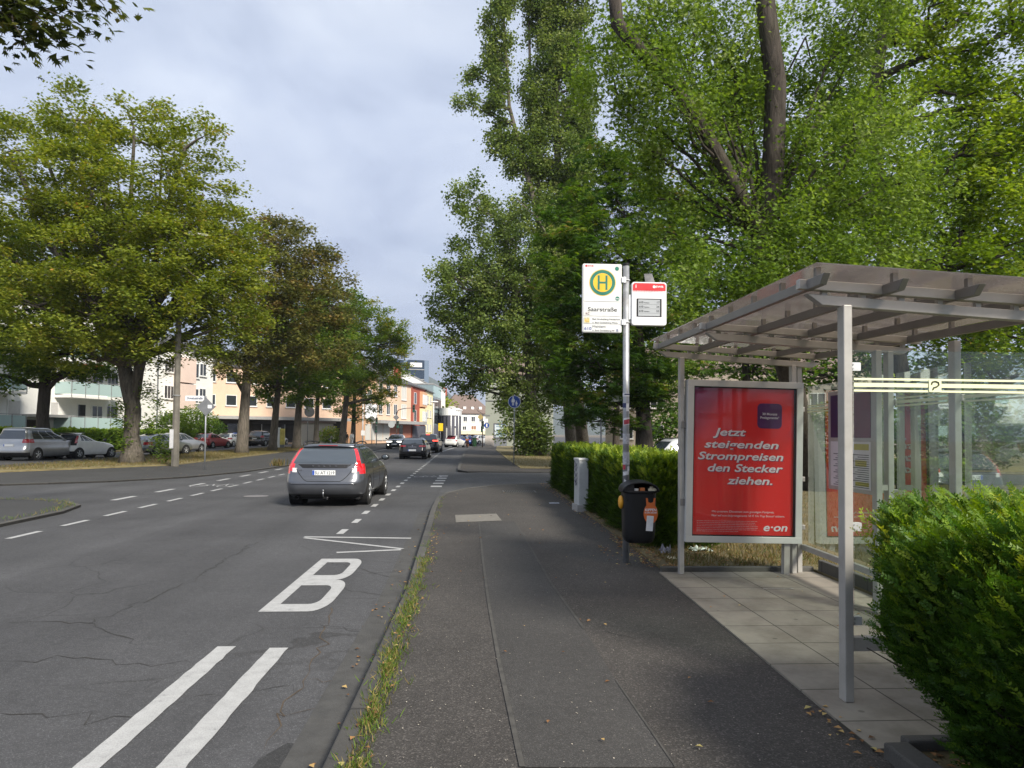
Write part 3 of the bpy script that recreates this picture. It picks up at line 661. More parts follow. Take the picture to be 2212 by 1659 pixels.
def pane(name, p, q_, z0, z1, v0, v1, m=sg, parent=S, th=.008):
    a = (q_[0]-p[0], q_[1]-p[1]); l = math.hypot(*a); n_ = (-a[1]/l*th, a[0]/l*th)
    mb = MB(); mb.add([(p[0], p[1], z0), (q_[0], q_[1], z0), (q_[0], q_[1], z1), (p[0], p[1], z1), (p[0]+n_[0], p[1]+n_[1], z0), (q_[0]+n_[0], q_[1]+n_[1], z0), (q_[0]+n_[0], q_[1]+n_[1], z1), (p[0]+n_[0], p[1]+n_[1], z1)],
                      [(3, 2, 1, 0), (4, 5, 6, 7), (0, 1, 5, 4), (1, 2, 6, 5), (2, 3, 7, 6), (3, 0, 4, 7)])
    return mb.build(name, m, parent)
back = [(.06, 1.12), (1.22, 2.06), (2.14, 3.9)]
for v0, v1 in back:
    p, q_ = sh(1.55, v0, 0), sh(1.55, v1, 0); pane('glass_pane', p, q_, .38, 2.22, v0, v1)
p, q_ = sh(.055, .0, 0), sh(1.44, .0, 0); pane('glass_pane', p, q_, .47, 2.17, 0, 0)
film = mat('yellow_safety_film', (.80, .80, .52), .5, 0, .04)
def band(p, q_, off):
    gb_ = MB()
    for z0, z1 in ((1.911, 1.924), (1.941, 1.966), (1.983, 1.996)):
        a = Vector((p[0], p[1], z0))+off; b = Vector((q_[0], q_[1], z0))+off; d_ = off.normalized()*.0012
        gb_.add([a, b, b+Vector((0, 0, z1-z0)), a+Vector((0, 0, z1-z0)), a+d_, b+d_, b+d_+Vector((0, 0, z1-z0)), a+d_+Vector((0, 0, z1-z0))],
                [(3, 2, 1, 0), (4, 5, 6, 7), (0, 1, 5, 4), (1, 2, 6, 5), (2, 3, 7, 6), (3, 0, 4, 7)])
    return gb_.build('safety_band', film, S)
band(p, q_, Vector((0, -.003, 0)))
for v0, v1 in back: band(sh(1.55, v0, 0), sh(1.55, v1, 0), Vector((-.011, 0, 0)))
em = MB().plate(rrect(-.04, .04, -.04, .04, .006), (2.885, 4.272, 1.953), (1, 0, 0), (0, 0, 1), (0, -.0015, 0)).build('band_emblem', film, S)
sc = [(-.024, .008), (-.02, .022), (0, .027), (.02, .02), (.023, .004), (.008, -.008), (-.012, -.014), (-.016, -.026)]
MB().tube([(2.885+a*1., 4.2695, 1.953+b) for a, b in sc], .005, 6).build('emblem_mark', mat('emblem_green', (.045, .05, .02), .6), em)
for z in (2.065, 1.075, .5):                            # glass clamps on the near post
    cp = MB().plate(rrect(0, .062, -.026, .026, .006), (2.34, 4.262, z), (1, 0, 0), (0, 0, 1), (0, .03, 0)).build('glass_clamp', mat('zinc_clamp', (.62, .63, .63), .35, .4), S)
    MB().cyl((2.352, 4.2615, z+.013), (2.352, 4.257, z+.013), .005, 8).cyl((2.352, 4.2615, z-.012), (2.352, 4.257, z-.012), .005, 8).build('screw', galv, cp)
for u, v in ((1.49, 2.1), (1.5, 1.17), (1.47, 4.0)):
    for z in (1.95, 1.12, .55):
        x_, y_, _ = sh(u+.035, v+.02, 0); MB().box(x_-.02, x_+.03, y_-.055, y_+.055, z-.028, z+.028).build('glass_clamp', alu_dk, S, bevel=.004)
a, b = sh(.03, 0, .36), sh(1.5, 0, .36); MB().beam(a, b, .05, .085).build('bottom_rail', alu, S, bevel=.004)
for v0, v1 in ((.0, 1.13), (1.21, 2.05), (2.13, 3.95)): MB().beam(sh(1.5, v0, .31), sh(1.5, v1, .31), .045, .06).build('bottom_rail', alu, S)
a = sh(1.36, 2.07, 1.14); MB().beam((a[0]+.02, a[1], a[2]), (a[0]+.14, a[1]+.02, a[2]), .03, .05).build('wall_bracket', alu, S)
# timetable case on the rear wall
cs_ = MB(); x_ = 3.775
cs_.box(x_, x_+.05, 6.48, 7.34, 1.08, 2.10)
case = cs_.build('timetable_case', alu, S, bevel=.006)
cols = [mat('poster_violet', (.035, .02, .075), .4, 0, .3), mat('poster_maroon', (.12, .025, .045), .4, 0, .3), mat('notice_paper', (.62, .57, .58), .5, 0, .06), mat('notice_ochre', (.42, .36, .08), .5)]
for y0, y1, z0, z1, k in ((6.90, 7.28, 1.62, 2.06, 0), (6.53, 6.86, 1.62, 2.06, 1), (6.90, 7.28, 1.12, 1.58, 2), (6.53, 6.86, 1.12, 1.58, 2)):
    MB().box(x_-.004, x_-.001, y0, y1, z0, z1).build('notice', cols[k], case)
for y0, y1, z0, z1 in ((6.56, 6.82, 1.50, 1.56), (6.60, 6.80, 1.34, 1.40), (6.56, 6.80, 1.15, 1.19)): MB().box(x_-.006, x_-.0045, y0, y1, z0, z1).build('notice_heading', cols[3], case)
ln_ = MB()
for y0 in (6.56, 6.94):
    for i in range(16): ln_.box(x_-.006, x_-.0045, y0, y0+.28-.04*(i % 3), 1.135+i*.021, 1.141+i*.021)
ln_.build('notice_text', ink, case)

# ------------------------------------------------------------------ advertising display at the far end of the shelter
AX, AY = 3.155, 8.17
A = thing('poster_display', 'framed red advertising poster at the end of the bus shelter', 'poster', (AX, AY, 0))
zt, zb_, hw = 2.27, .385, .69
fm = MB()
for x0, x1, z0, z1 in ((-hw, hw, zt-.075, zt), (-hw, hw, zb_, zb_+.075), (-hw, -hw+.078, zb_+.075, zt-.075), (hw-.078, hw, zb_+.075, zt-.075)):
    fm.box(AX+x0, AX+x1, AY-.06, AY+.07, z0, z1)
frm_m = mat('poster_frame_grey', (.50, .50, .475), .45, .15, .05)
fm.build('frame', frm_m, A, bevel=.004)
MB().box(AX-hw+.08, AX+hw-.08, AY+.02, AY+.06, zb_+.07, zt-.07).build('back_panel', alu_dk, A)
gk = MB()
for x0, x1, z0, z1 in ((-hw+.078, hw-.078, zt-.085, zt-.075), (-hw+.078, hw-.078, zb_+.075, zb_+.085), (-hw+.078, -hw+.088, zb_+.085, zt-.085), (hw-.09, hw-.078, zb_+.085, zt-.085)):
    gk.box(AX+x0, AX+x1, AY-.045, AY-.0, z0, z1)
gk.build('gasket', black, A)
def poster_mat():
    m, t, b = principled('red_poster_print', (.6, .02, .02), .3, 0, .4)
    c = N(t, 'ShaderNodeTexCoord'); s_ = N(t, 'ShaderNodeSeparateXYZ'); L(t, c.outputs['Object'], s_.inputs[0])
    # printed colour run: violet in the upper left corner into red
    x = N(t, 'ShaderNodeMapRange', i1=-.6, i2=.25); L(t, s_.outputs[0], x.inputs[0]); z = N(t, 'ShaderNodeMapRange', i1=2.2, i2=1.25); L(t, s_.outputs[2], z.inputs[0])
    a = N(t, 'ShaderNodeMath', operation='ADD'); L(t, x.outputs[0], a.inputs[0]); L(t, z.outputs[0], a.inputs[1])
    r = ramp(t, a.outputs[0], [(.0, (.19, .012, .12)), (.35, (.36, .012, .060)), (.75, (.70, .016, .022)), (1.0, (.74, .020, .018))]); L(t, r, b.inputs['Base Color'])
    b.inputs['Coat Weight'].default_value = .2; b.inputs['Coat Roughness'].default_value = .04
    return m
PY = AY-.006
pf = MB().box(AX-hw+.086, AX+hw-.086, PY, PY+.02, zb_+.082, zt-.082).build('poster', poster_mat(), A)
wt = mat('white_print', (.80, .78, .80), .5, 0, .02); sh_m = mat('print_shadow', (.20, .03, .10), .5)
tw_, th_ = 1.208, 1.725; x_l = AX-.604; z_t = zt-.082
def pt(fx, fy): return (x_l+fx*tw_, PY-.0015, z_t-fy*th_)
lines = [('Jetzt', .215, .325, .325), ('steigenden', .108, .408, .735), ('Strompreisen', .045, .488, .845), ('den Stecker', .137, .568, .745), ('ziehen.', .345, .652, .45)]
for s_, fx, fy, w_ in lines:
    x, y, z = pt(fx, fy); text(s_, 'headline_shadow', sh_m, pf, (x+.009, y, z-.008), .125, w_*tw_, shear=.22, bold=.02)
    text(s_, 'headline', wt, pf, (x, y-.002, z), .125, w_*tw_, shear=.22, bold=.02)
bx, _, bz = pt(.755, .185)
bdg = MB().plate(rrect(-.147, .147, -.147, .147, .05), (bx, PY-.0005, bz), (1, 0, 0), (0, 0, 1), (0, -.002, 0)).build('badge', mat('violet_print', (.085, .012, .105), .35), pf)
text('30 Monate', 'badge_text', wt, pf, (bx, PY-.0035, bz+.01), .04, .178, 'CENTER', bold=.014); text('Preisgarantie\u00b9', 'badge_text', wt, pf, (bx, PY-.0035, bz-.033), .04, .222, 'CENTER', bold=.014)
x, y, z = pt(.195, .845); text('Mit unserem \u00d6kostrom zum g\u00fcnstigen Festpreis.', 'small_print', wt, pf, (x, y, z), .033, .745); x, y, z = pt(.195, .872)
text('Nur auf eon.de/preisgarantie 50 \u20ac On Top Bonus\u00b2 sichern.', 'small_print', wt, pf, (x, y, z), .033, .87)
x, y, z = pt(.70, .965); text('e\u00b7on', 'logo_text', wt, pf, (x, y-.002, z), .125, .285, shear=.2, bold=.02)
fp = MB()
for i in range(7):
    x, y, z = pt(.05, .905+i*.0115)
    xx = x
    while xx < x+.70-(.25 if i == 6 else 0):
        w_ = random.uniform(.012, .05); fp.box(xx, xx+w_, PY-.0012, PY-.0002, z, z+.006); xx += w_+.006
fp.build('fine_print', mat('fine_print_pink', (.62, .32, .32), .5), pf)
pane('cover_glass', (AX-hw+.088, AY-.048), (AX+hw-.09, AY-.048), zb_+.085, zt-.085, 0, 0, glass_mat('poster_cover', (.98, .98, .98), .35, .006), A, .003)
MB().box(AX+.50, AX+.565, AY-.02, AY+.06, .014, zb_+.002).build('leg', alu, A)
MB().box(AX-hw-.05, AX-hw+.004, AY-.015, AY+.015, 1.7, 1.78).box(AX-hw-.05, AX-hw+.004, AY-.015, AY+.015, .8, .88).build('fixing', alu_dk, A)
A.rotation_euler = (0, R_(.9), 0)

# ------------------------------------------------------------------ bus stop sign and departure display on one pole
PX, PYY = at(1352, 1215, 9.02).x, 9.02
B = thing('bus_stop_sign', 'tall grey pole carrying the bus stop board and departure display', 'bus stop sign', (PX, PYY, 0))
ptop = at(1352, 574, PYY).z
MB().cyl((PX, PYY, -.05), (PX-.012, PYY, ptop), .041, 20).build('pole', galv, B, True)
MB().cyl((PX-.012, PYY, ptop-.005), (PX-.012, PYY, ptop+.03), .043, 16).build('pole_cap', black, B)
c0 = at(1257.5, 718, PYY-.02); c1 = at(1343, 571.5, PYY-.02); bw = c1.x-c0.x; bh = c1.z-c0.z
bd = MB().plate(rrect(0, bw, 0, bh, .02), (c0.x, PYY-.035, c0.z), (1, 0, 0), (0, 0, 1), (0, .06, 0)).build('sign_board', mat('board_frame_white', (.60, .60, .58), .4, .1, .05), B, bevel=.004)
FY = PYY-.0362
def bp_(fx, fy): return (c0.x+fx*bw, FY, c1.z-fy*bh)
pn = MB()
for y0, y1 in ((.012, .548), (.562, .760), (.778, .873), (.888, .988)):
    a = bp_(.03, y1); pn.plate(rrect(0, bw*.94, 0, (y1-y0)*bh, .008, 2), (a[0], FY, a[2]), (1, 0, 0), (0, 0, 1), (0, -.003, 0))
panel = pn.build('sign_panel', mat('sign_panel_white', (.64, .65, .63), .4, 0, .05, 7., dirt=(.52, .50, .42)), bd)
TY = FY-.0042
green = mat('sign_green', (.012, .155, .105), .4); yel = mat('sign_yellow', (.74, .44, .02), .4); blue = mat('sign_blue', (.03, .06, .28), .4); red = mat('sign_red', (.55, .02, .025), .4)
def disc(fx, fy, r, m, dy, name='emblem', parent=None): 
    a = bp_(fx, fy); return MB().plate(circle(0, 0, r, 40), (a[0], TY-dy, a[2]), (1, 0, 0), (0, 0, 1), (0, -.0008, 0)).build(name, m, parent or bd)
disc(.505, .275, .172, yel, -.0006); disc(.505, .275, .164, green, .0006); disc(.505, .275, .122, yel, .0018)
a = bp_(.505, .275); hm = MB()
for x0, x1, z0, z1 in ((-.064, -.037, -.093, .093), (.037, .064, -.093, .093), (-.037, .037, -.013, .013)): hm.box(a[0]+x0, a[0]+x1, TY-.0042, TY-.003, a[2]+z0, a[2]+z1)
hm.build('emblem_letter', green, bd)
disc(.872, .068, .026, green, 0, 'dot'); disc(.885, .503, .027, green, 0, 'dot')
a = bp_(.83, .515); text('VRS', 'lettering', white, bd, (a[0], TY-.002, a[2]), .022, .05, bold=.02)
a = bp_(.125, .045); text('SWB', 'lettering', red, bd, (a[0], TY, a[2]), .026, .075, bold=.02); disc(.09, .034, .014, red, 0, 'dot')
a = bp_(.505, .688); text('Saarstra\u00dfe', 'lettering', ink, bd, (a[0], TY, a[2]-.004), .074, .375, 'CENTER', bold=.009)
a = bp_(.08, .742); text('KC', 'scribble', mat('marker_dark_red', (.14, .03, .04), .5), bd, (a[0], TY-.001, a[2]), .04, .045, bold=.0)
a = bp_(.045, .866); MB().box(a[0], a[0]+.07, TY-.001, TY, a[2], a[2]+.072).build('line_number_field', mat('worn_yellow', (.55, .50, .30), .6, 0, .4, 40.), bd)
text('N10', 'lettering', yel, bd, (a[0]+.006, TY-.002, a[2]+.014), .05, .058, bold=.02)
a = bp_(.25, .818); text('Bad Godesberg-Heiderhof', 'lettering', ink, bd, (a[0], TY, a[2]), .03, .355); a = bp_(.25, .866); text('\u00fc. Bad Godesberg Mitte', 'lettering', ink, bd, (a[0], TY, a[2]), .026, .325)
a = bp_(.045, .966); text('610', 'lettering', blue, bd, (a[0], TY, a[2]), .056, .092, bold=.012)
a = bp_(.25, .930); text('Mehlem', 'lettering', ink, bd, (a[0], TY, a[2]), .042, .165); a = bp_(.25, .980); text('\u00fc. Bad Godesberg Bf', 'lettering', ink, bd, (a[0], TY, a[2]), .026, .285)
a = bp_(.86, .982); MB().box(a[0], a[0]+.026, TY-.001, TY, a[2], a[2]+.03).build('interchange_mark', mat('mark_grey', (.2, .22, .3), .6), bd)
clip_m = mat('zinc_clamp', (.62, .63, .63), .35, .4)
for y_ in (598, 689):
    z = at(1352, y_+8, PYY).z; cl_ = MB().box(c1.x-.004, PX-.02, PYY-.05, PYY-.042, z-.035, z+.035).tube([(PX-.01+.046*math.cos(t_), PYY+.046*math.sin(t_), z) for t_ in np.linspace(0, 6.283, 18)], .008, 6)
    cl_.box(PX-.052, PX-.03, PYY-.052, PYY-.042, z-.04, z+.04).build('pole_clamp', clip_m, B)
d0 = at(1363.5, 703, PYY-.02); d1 = at(1439, 611, PYY-.02); dw = d1.x-d0.x; dh = d1.z-d0.z
db = MB().plate(rrect(0, dw, 0, dh, .035), (d0.x, PYY-.045, d0.z), (1, 0, 0), (0, 0, 1), (0, .075, 0)).build('departure_display', mat('display_case_white', (.68, .68, .68), .35, 0, .03), B, bevel=.008, seg=3)
DY = PYY-.0462
def dp(fx, fy): return (d0.x+fx*dw, DY, d1.z-fy*dh)
hd = [(.03*dw, dh*.80), (.97*dw, dh*.80), (.97*dw, dh*.93), (.92*dw, dh*.972), (.08*dw, dh*.972), (.03*dw, dh*.93)]
MB().plate(hd, (d0.x, DY, d0.z), (1, 0, 0), (0, 0, 1), (0, -.001, 0)).build('display_header', red, db)
tri = MB()
for r_ in range(5):
    for k_ in range(20-r_*2):
        x = (.035+.0465*k_+.02*(r_ % 2))*dw; zz_ = dh*(.798-.010*r_); s_ = .0075*(1-r_*.14)
        if x < .96*dw: tri.plate([(x, zz_-s_), (x+s_, zz_), (x, zz_+s_*.3)], (d0.x, DY-.0001*r_, d0.z), (1, 0, 0), (0, 0, 1), (0, -.0011, 0))
tri.build('header_dots', red, db)
a = dp(.105, .135); text('i', 'lettering', white, db, (a[0], DY-.002, a[2]), .06, None, bold=.03)
a = dp(.68, .125); text('SWB', 'lettering', white, db, (a[0], DY-.002, a[2]), .034, .10, bold=.02)
a = dp(.64, .108); MB().plate(circle(0, 0, .018, 20), (a[0], DY-.001, a[2]), (1, 0, 0), (0, 0, 1), (0, -.001, 0)).build('display_logo', white, db)
a = dp(.14, .80); b = dp(.855, .385); scn = MB().box(a[0], b[0], DY-.002, DY+.0, a[2], b[2]).build('screen_surround', black, db)
a2 = dp(.185, .785); b2 = dp(.805, .405); scr = MB().box(a2[0], b2[0], DY-.004, DY-.002, a2[2], b2[2]).build('screen', mat('grey_paper_display', (.36, .38, .39), .4, 0, .03), db)
for i, mnt in enumerate(('17', '34', '53')):
    f = .492+i*.1; a = dp(.21, f); text('610', 'lettering', ink, scr, (a[0], DY-.005, a[2]), .036, .052, bold=.02); a = dp(.345, f); text('Mehlem', 'lettering', ink, scr, (a[0], DY-.005, a[2]), .02, .07)
    a = dp(.70, f); text(mnt, 'lettering', ink, scr, (a[0], DY-.005, a[2]), .036, .035, bold=.01); a = dp(.20, f+.028); MB().box(a[0], a[0]+.59*dw, DY-.0047, DY-.004, a[2], a[2]+.002).build('divider', ink, scr)
MB().box(PX+.02, d0.x+.002, PYY-.02, PYY-.012, at(1352, 690, PYY).z, at(1352, 637, PYY).z).build('display_bracket', white, B)
a = at(1403, 600, PYY); MB().plate([(-.055, -.06), (.07, -.06), (.045, .065), (-.06, .06)], (a.x, PYY+.02, a.z), (1, 0, 0), (0, .35, 1), (0, .012, -.004)).build('solar_panel', mat('solar_cell', (.012, .014, .022), .25, 0, .2), B)
MB().cyl((a.x+.02, PYY+.03, a.z-.08), (a.x+.02, PYY+.04, a.z), .012, 8).build('solar_mount', alu_dk, B)
# stickers wrapped round the pole
st_m = [mat('sticker_white', (.68, .68, .68), .5, 0, .15, 40.), mat('sticker_red', (.42, .05, .07), .5, 0, .2, 40.), mat('sticker_navy', (.03, .04, .12), .5), mat('sticker_grey', (.42, .42, .44), .5, 0, .3, 40.)]
def sticker(py, h, k, a0, a1, tilt=0):
    z = at(1352, py, PYY).z; rr = .0425+.0006*(k+1); vs_ = []; n = 7
    xo = PX-.012*(z/ptop)
    for i in range(n+1):
        a_ = R_(a0+(a1-a0)*i/n); dz = tilt*(i/n-.5); vs_ += [(xo+rr*math.sin(a_), PYY-rr*math.cos(a_), z-h/2+dz), (xo+rr*math.sin(a_), PYY-rr*math.cos(a_), z+h/2+dz)]
    MB().add(vs_, [(2*i, 2*i+2, 2*i+3, 2*i+1) for i in range(n)]).build('sticker', st_m[k], B, True)
for ar in ((853, .045, 0, -88, 88), (852, .016, 2, -40, 80), (876, .06, 2, -85, -10), (880, .10, 0, -10, 40), (910, .09, 0, -60, 80, .02), (911, .06, 1, -50, 78, .02), (948, .13, 3, -80, 85), (946, .07, 0, -60, 60, .01), (990, .16, 3, -80, 80),
           (1008, .07, 1, -80, -20), (1012, .06, 0, 10, 70), (1022, .05, 0, -70, 40, .02), (1047, .10, 0, -45, 55, -.05), (1080, .12, 3, -80, 60)): sticker(*ar)

# ------------------------------------------------------------------ litter bin hung on the pole
bx0 = at(1343, 1100, 8.84).x; bx1 = at(1412, 1100, 8.84).x; bz0 = at(1380, 1170, 8.84).z; bz1 = at(1380, 1062, 8.84).z; bc = (bx0+bx1)/2; bwid = bx1-bx0; BY = 8.80
K = thing('litter_bin', 'black plastic litter bin with orange sticker on the bus stop pole', 'litter bin', (bc, BY, bz0))
hwb, hd_ = bwid/2, .155
def binring(z, s, r=.09): return [(bc+x, BY+y_, z) for x, y_ in rrect(-hwb*s, hwb*s, -hd_*s, hd_*s, r, 5)]
mb = MB(); rings = [(bz0, .70), (bz0+.02, .82), (bz0+.07, .92), (bz0+.16, .955), (bz1-.03, 1.0), (bz1, 1.0)]
for z, s_ in rings: mb.v += binring(z, s_, .09*s_)
nn = len(mb.v)//len(rings)
for i in range(len(rings)-1):
    for j in range(nn): mb.f.append((i*nn+j, i*nn+(j+1) % nn, (i+1)*nn+(j+1) % nn, (i+1)*nn+j))
mb.f.append(tuple(range(nn-1, -1, -1))); mb.build('bin_body', black, K, True)
rim = MB(); rr_ = binring(bz1+.01, 1.05, .095); rim.tube(rr_+[rr_[0]], .016, 8, False); rim.build('bin_rim', black, K, True)
# hood: a vaulted lid with the mouth towards the pavement
hdv = MB(); nA, nB = 14, 6
for k_ in range(nB+1):
    yy = BY+hd_*1.04-(hd_*2.08)*k_/nB
    for i in range(nA+1):
        a_ = math.pi*i/nA; hh = .125*(.80+.2*math.sin(math.pi*min(1, k_/nB+.25))); hdv.v.append((bc-hwb*1.04*math.cos(a_), yy, bz1+.012+hh*math.sin(a_)**.8))
for k_ in range(nB):
    for i in range(nA): q4 = (k_*(nA+1)+i, k_*(nA+1)+i+1, (k_+1)*(nA+1)+i+1, (k_+1)*(nA+1)+i); hdv.f.append(q4)
hdv.f.append(tuple(range(nA, -1, -1)))
ho = hdv.build('hood', black, K, True); so_ = ho.modifiers.new('thick', 'SOLIDIFY'); so_.thickness = .014
lip = MB(); fr_ = [(bc-hwb*1.04*math.cos(math.pi*i/nA), BY-hd_*1.04, bz1+.012+.112*math.sin(math.pi*i/nA)**.8) for i in range(3, nA+1)]; lip.tube(fr_, .012, 6); lip.build('hood_lip', black, K, True)
# closed left part of the mouth
MB().add([(bc-hwb*1.03, BY-hd_*1.04, bz1+.012)]+[(bc-hwb*1.04*math.cos(math.pi*i/nA), BY-hd_*1.04, bz1+.012+.11*math.sin(math.pi*i/nA)**.8) for i in range(1, 6)]+[(bc-.09, BY-hd_*1.04, bz1+.012)], [tuple(range(6, -1, -1))]).build('hood_cheek', black, K)
ink_d = MB().box(bc-hwb*.9, bc+hwb*.9, BY-hd_*.9, BY+hd_*.9, bz1-.1, bz1-.08).build('bin_lining', mat('bin_dark', (.006, .006, .006), .9), K)
for nm, lb, cx_, m_, s_ in (('crumpled_paper', 'cream crumpled paper sticking out of the litter bin mouth', .14, mat('cream_paper', (.62, .56, .40), .7), (.05, .04, .045)), ('drink_carton', 'orange carton lying in the litter bin mouth', .02, mat('orange_card', (.62, .2, .06), .6), (.03, .03, .06)), ('white_cup', 'small white cup at the left of the litter bin mouth', -.06, white, (.022, .03, .035))):
    m2 = MB()
    if nm == 'drink_carton': m2.box(bc+cx_-.028, bc+cx_+.03, BY-.12, BY-.06, bz1-.02, bz1+.06)
    elif nm == 'white_cup': m2.lathe([(.0, -.03), (.026, -.03), (.036, .05), (.032, .05), (.024, -.02)], (bc+cx_, BY-.11, bz1-.0), 'z', 14)
    else:
        m2.ball((bc+cx_, BY-.11, bz1+.025), s_, 12, 8); m2.v = [(x+random.uniform(-.012, .012), y_+random.uniform(-.012, .012), z+random.uniform(-.012, .012)) for x, y_, z in m2.v]
    tag(m2.build(nm, m_), lb, 'rubbish')
dd = MB().ball((bx0-.015, BY+.02, bz1-.13), (.035, .075, .085), 14, 8).build('stub_holder', mat('amber_plastic', (.72, .33, .02), .35), K, True)
sx_, sz_ = bc+.115, (bz0+bz1)/2+.06
org = mat('orange_sticker', (.62, .14, .025), .45)
ov = [(x, z) for x, z in circle(0, 0, .088, 30, .125)]
sk = MB().plate(ov, (sx_, BY-hd_*1.0-.004, sz_), (1, 0, 0), (0, .02, 1), (0, -.002, 0))
sk.plate([(-.052, .085), (.052, .085), (.06, .19), (.038, .19), (.03, .14), (0, .13), (-.03, .14), (-.038, .19), (-.06, .19)], (sx_, BY-hd_-.0035, sz_), (1, 0, 0), (0, .02, 1), (0, -.002, 0))
skl = sk.build('bin_sticker', org, K)
text('KIPPEN', 'lettering', wt, skl, (sx_, BY-hd_-.0075, sz_+.03), .045, .14, 'CENTER', bold=.02); text('IN DEN ASCHER', 'lettering', wt, skl, (sx_, BY-hd_-.0075, sz_+.003), .025, .15, 'CENTER', bold=.015)
MB().plate([(-.05, -.20), (.035, -.205), (.05, -.02), (-.036, -.015)], (sx_-.012, BY-hd_-.0058, sz_-.01), (1, 0, 0), (0, .02, 1), (0, -.0014, 0)).build('paper_label', mat('label_paper', (.72, .72, .72), .5), K)
nb = MB()
for i in range(5): nb.box(sx_-.05, sx_+.012, BY-hd_-.0092, BY-hd_-.0076, sz_-.155+i*.009, sz_-.152+i*.009)
nb.build('label_print', ink, K)
MB().box(bc-.06, bc+.02, BY+hd_*.9, PYY-.03, bz0+.2, bz0+.26).box(bc-.06, bc+.02, BY+hd_*.9, PYY-.03, bz1-.1, bz1-.04).build('bin_bracket', galv, K)

# ------------------------------------------------------------------ grey cable cabinet in the hedge
C_ = thing('cable_cabinet', 'narrow grey cable cabinet with scribbles standing in the hedge', 'utility cabinet', (2.42, 15.0, 0))
ch = at(1257, 990, 14.95).z
cm = mat('cabinet_grey', (.44, .45, .44), .6, 0, .1, 5., dirt=(.30, .29, .26))
w0, w1 = at(1243, 1050, 15.25).x, at(1271, 1050, 14.85).x
cp4 = [(w0+.02, 14.85), (w1, 14.85), (w1+.05, 15.3), (w0-.02, 15.3)]
MB().prism(cp4, .14, ch-.05).build('cabinet_body', cm, C_, bevel=.008)
MB().prism([(x*1.0+dx_, y_+dy_) for (x, y_), (dx_, dy_) in zip(cp4, ((-.015, -.015), (.015, -.015), (.015, .015), (-.015, .015)))], ch-.05, ch).build('cabinet_roof', cm, C_, bevel=.012)
MB().prism([(w0-.02, 14.82), (w1+.01, 14.82), (w1+.06, 15.33), (w0-.06, 15.33)], -.02, .14).build('plinth', mat('plinth_concrete', (.33, .32, .30), .85), C_)
sc_ = MB(); xq = w0-.008
for i, z in enumerate((1.0, .9, .78, .66, .6)):
    sc_.tube([(xq+.0, 14.95+.05*random.random(), z+.05*random.random()), (xq-.006, 15.1, z-.06), (xq-.012, 15.2+.04*random.random(), z+.05)], .006, 5)
sc_.build('scribble', mat('marker_ink', (.03, .03, .08), .6), C_)

# ------------------------------------------------------------------ cars: horizontal slices lofted upwards, glass and lamps cut out of the shell
def car_paint(name, col, metal=.0, rough=.28):
    if name in MATS: return MATS[name]
    m, t, b = principled(name, col, rough, metal, .5)
    b.inputs['Coat Weight'].default_value = .9; b.inputs['Coat Roughness'].default_value = .04
    n = N(t, 'ShaderNodeTexNoise', _Scale=2.5, _Detail=6.); L(t, coords(t), n.inputs['Vector'])
    L(t, ramp(t, n.outputs[0], [(.3, tuple(c*.9 for c in col)), (.7, tuple(min(1, c*1.06) for c in col))]), b.inputs['Base Color']); MATS[name] = m; return m
car_glass, t_, b_ = principled('car_glass', (.07, .085, .10), .05, .35, .8); b_.inputs['Coat Weight'].default_value = .5
lamp_red, t_, b_ = principled('tail_lamp_red', (.50, .008, .014), .12, 0, .6); b_.inputs['Coat Weight'].default_value = 1; b_.inputs['Emission Color'].default_value = (1, .02, .03, 1); b_.inputs['Emission Strength'].default_value = .16
lamp_off, t_, b_ = principled('tail_lamp_unlit', (.32, .012, .018), .14, 0, .6); b_.inputs['Coat Weight'].default_value = 1
lamp_on = emit_mat('brake_light', (1., .08, .05), 2.2)
head_on = emit_mat('headlight_on', (1., .96, .88), 3.0)
lamp_clear = mat('lamp_clear', (.72, .70, .68), .12, .1, .1, 30.)
chrome = mat('chrome', (.6, .6, .62), .15, 1., .05)
rim_m = mat('alloy_rim', (.50, .51, .52), .3, .6, .08); dark_trim = mat('dark_trim', (.016, .016, .018), .5)
plate_m = mat('number_plate', (.74, .75, .74), .4, 0, .04); plate_b = mat('plate_blue', (.02, .08, .42), .4); under_m = mat('car_underside', (.008, .008, .008), .9)
NR, NC, NS, NF = 7, 7, 26, 7
def half_outline(yr, yf, hw, rx, ry, fx, fy, bulge, fb):
    o = []
    xr = hw-ry
    for i in range(NR): x = xr*i/NR; o.append((x, yr+bulge*(x/max(hw, .01))**2))
    yb = yr+bulge*(xr/max(hw, .01))**2
    for i in range(NC): a = math.pi/2*i/NC; o.append((xr+ry*math.sin(a), yb+rx*(1-math.cos(a))))
    y0 = yb+rx; yfb = yf-fb*((hw-fy)/max(hw, .01))**2; y1 = yfb-fx
    for i in range(NS):
        t = i/NS; o.append((hw, y0+(y1-y0)*t))
    for i in range(NC): a = math.pi/2*i/NC; o.append((hw-fy*(1-math.cos(a)), y1+fx*math.sin(a)))
    for i in range(NF+1): x = (hw-fy)*(1-i/NF); o.append((x, yf-fb*(x/max(hw, .01))**2))
    return o
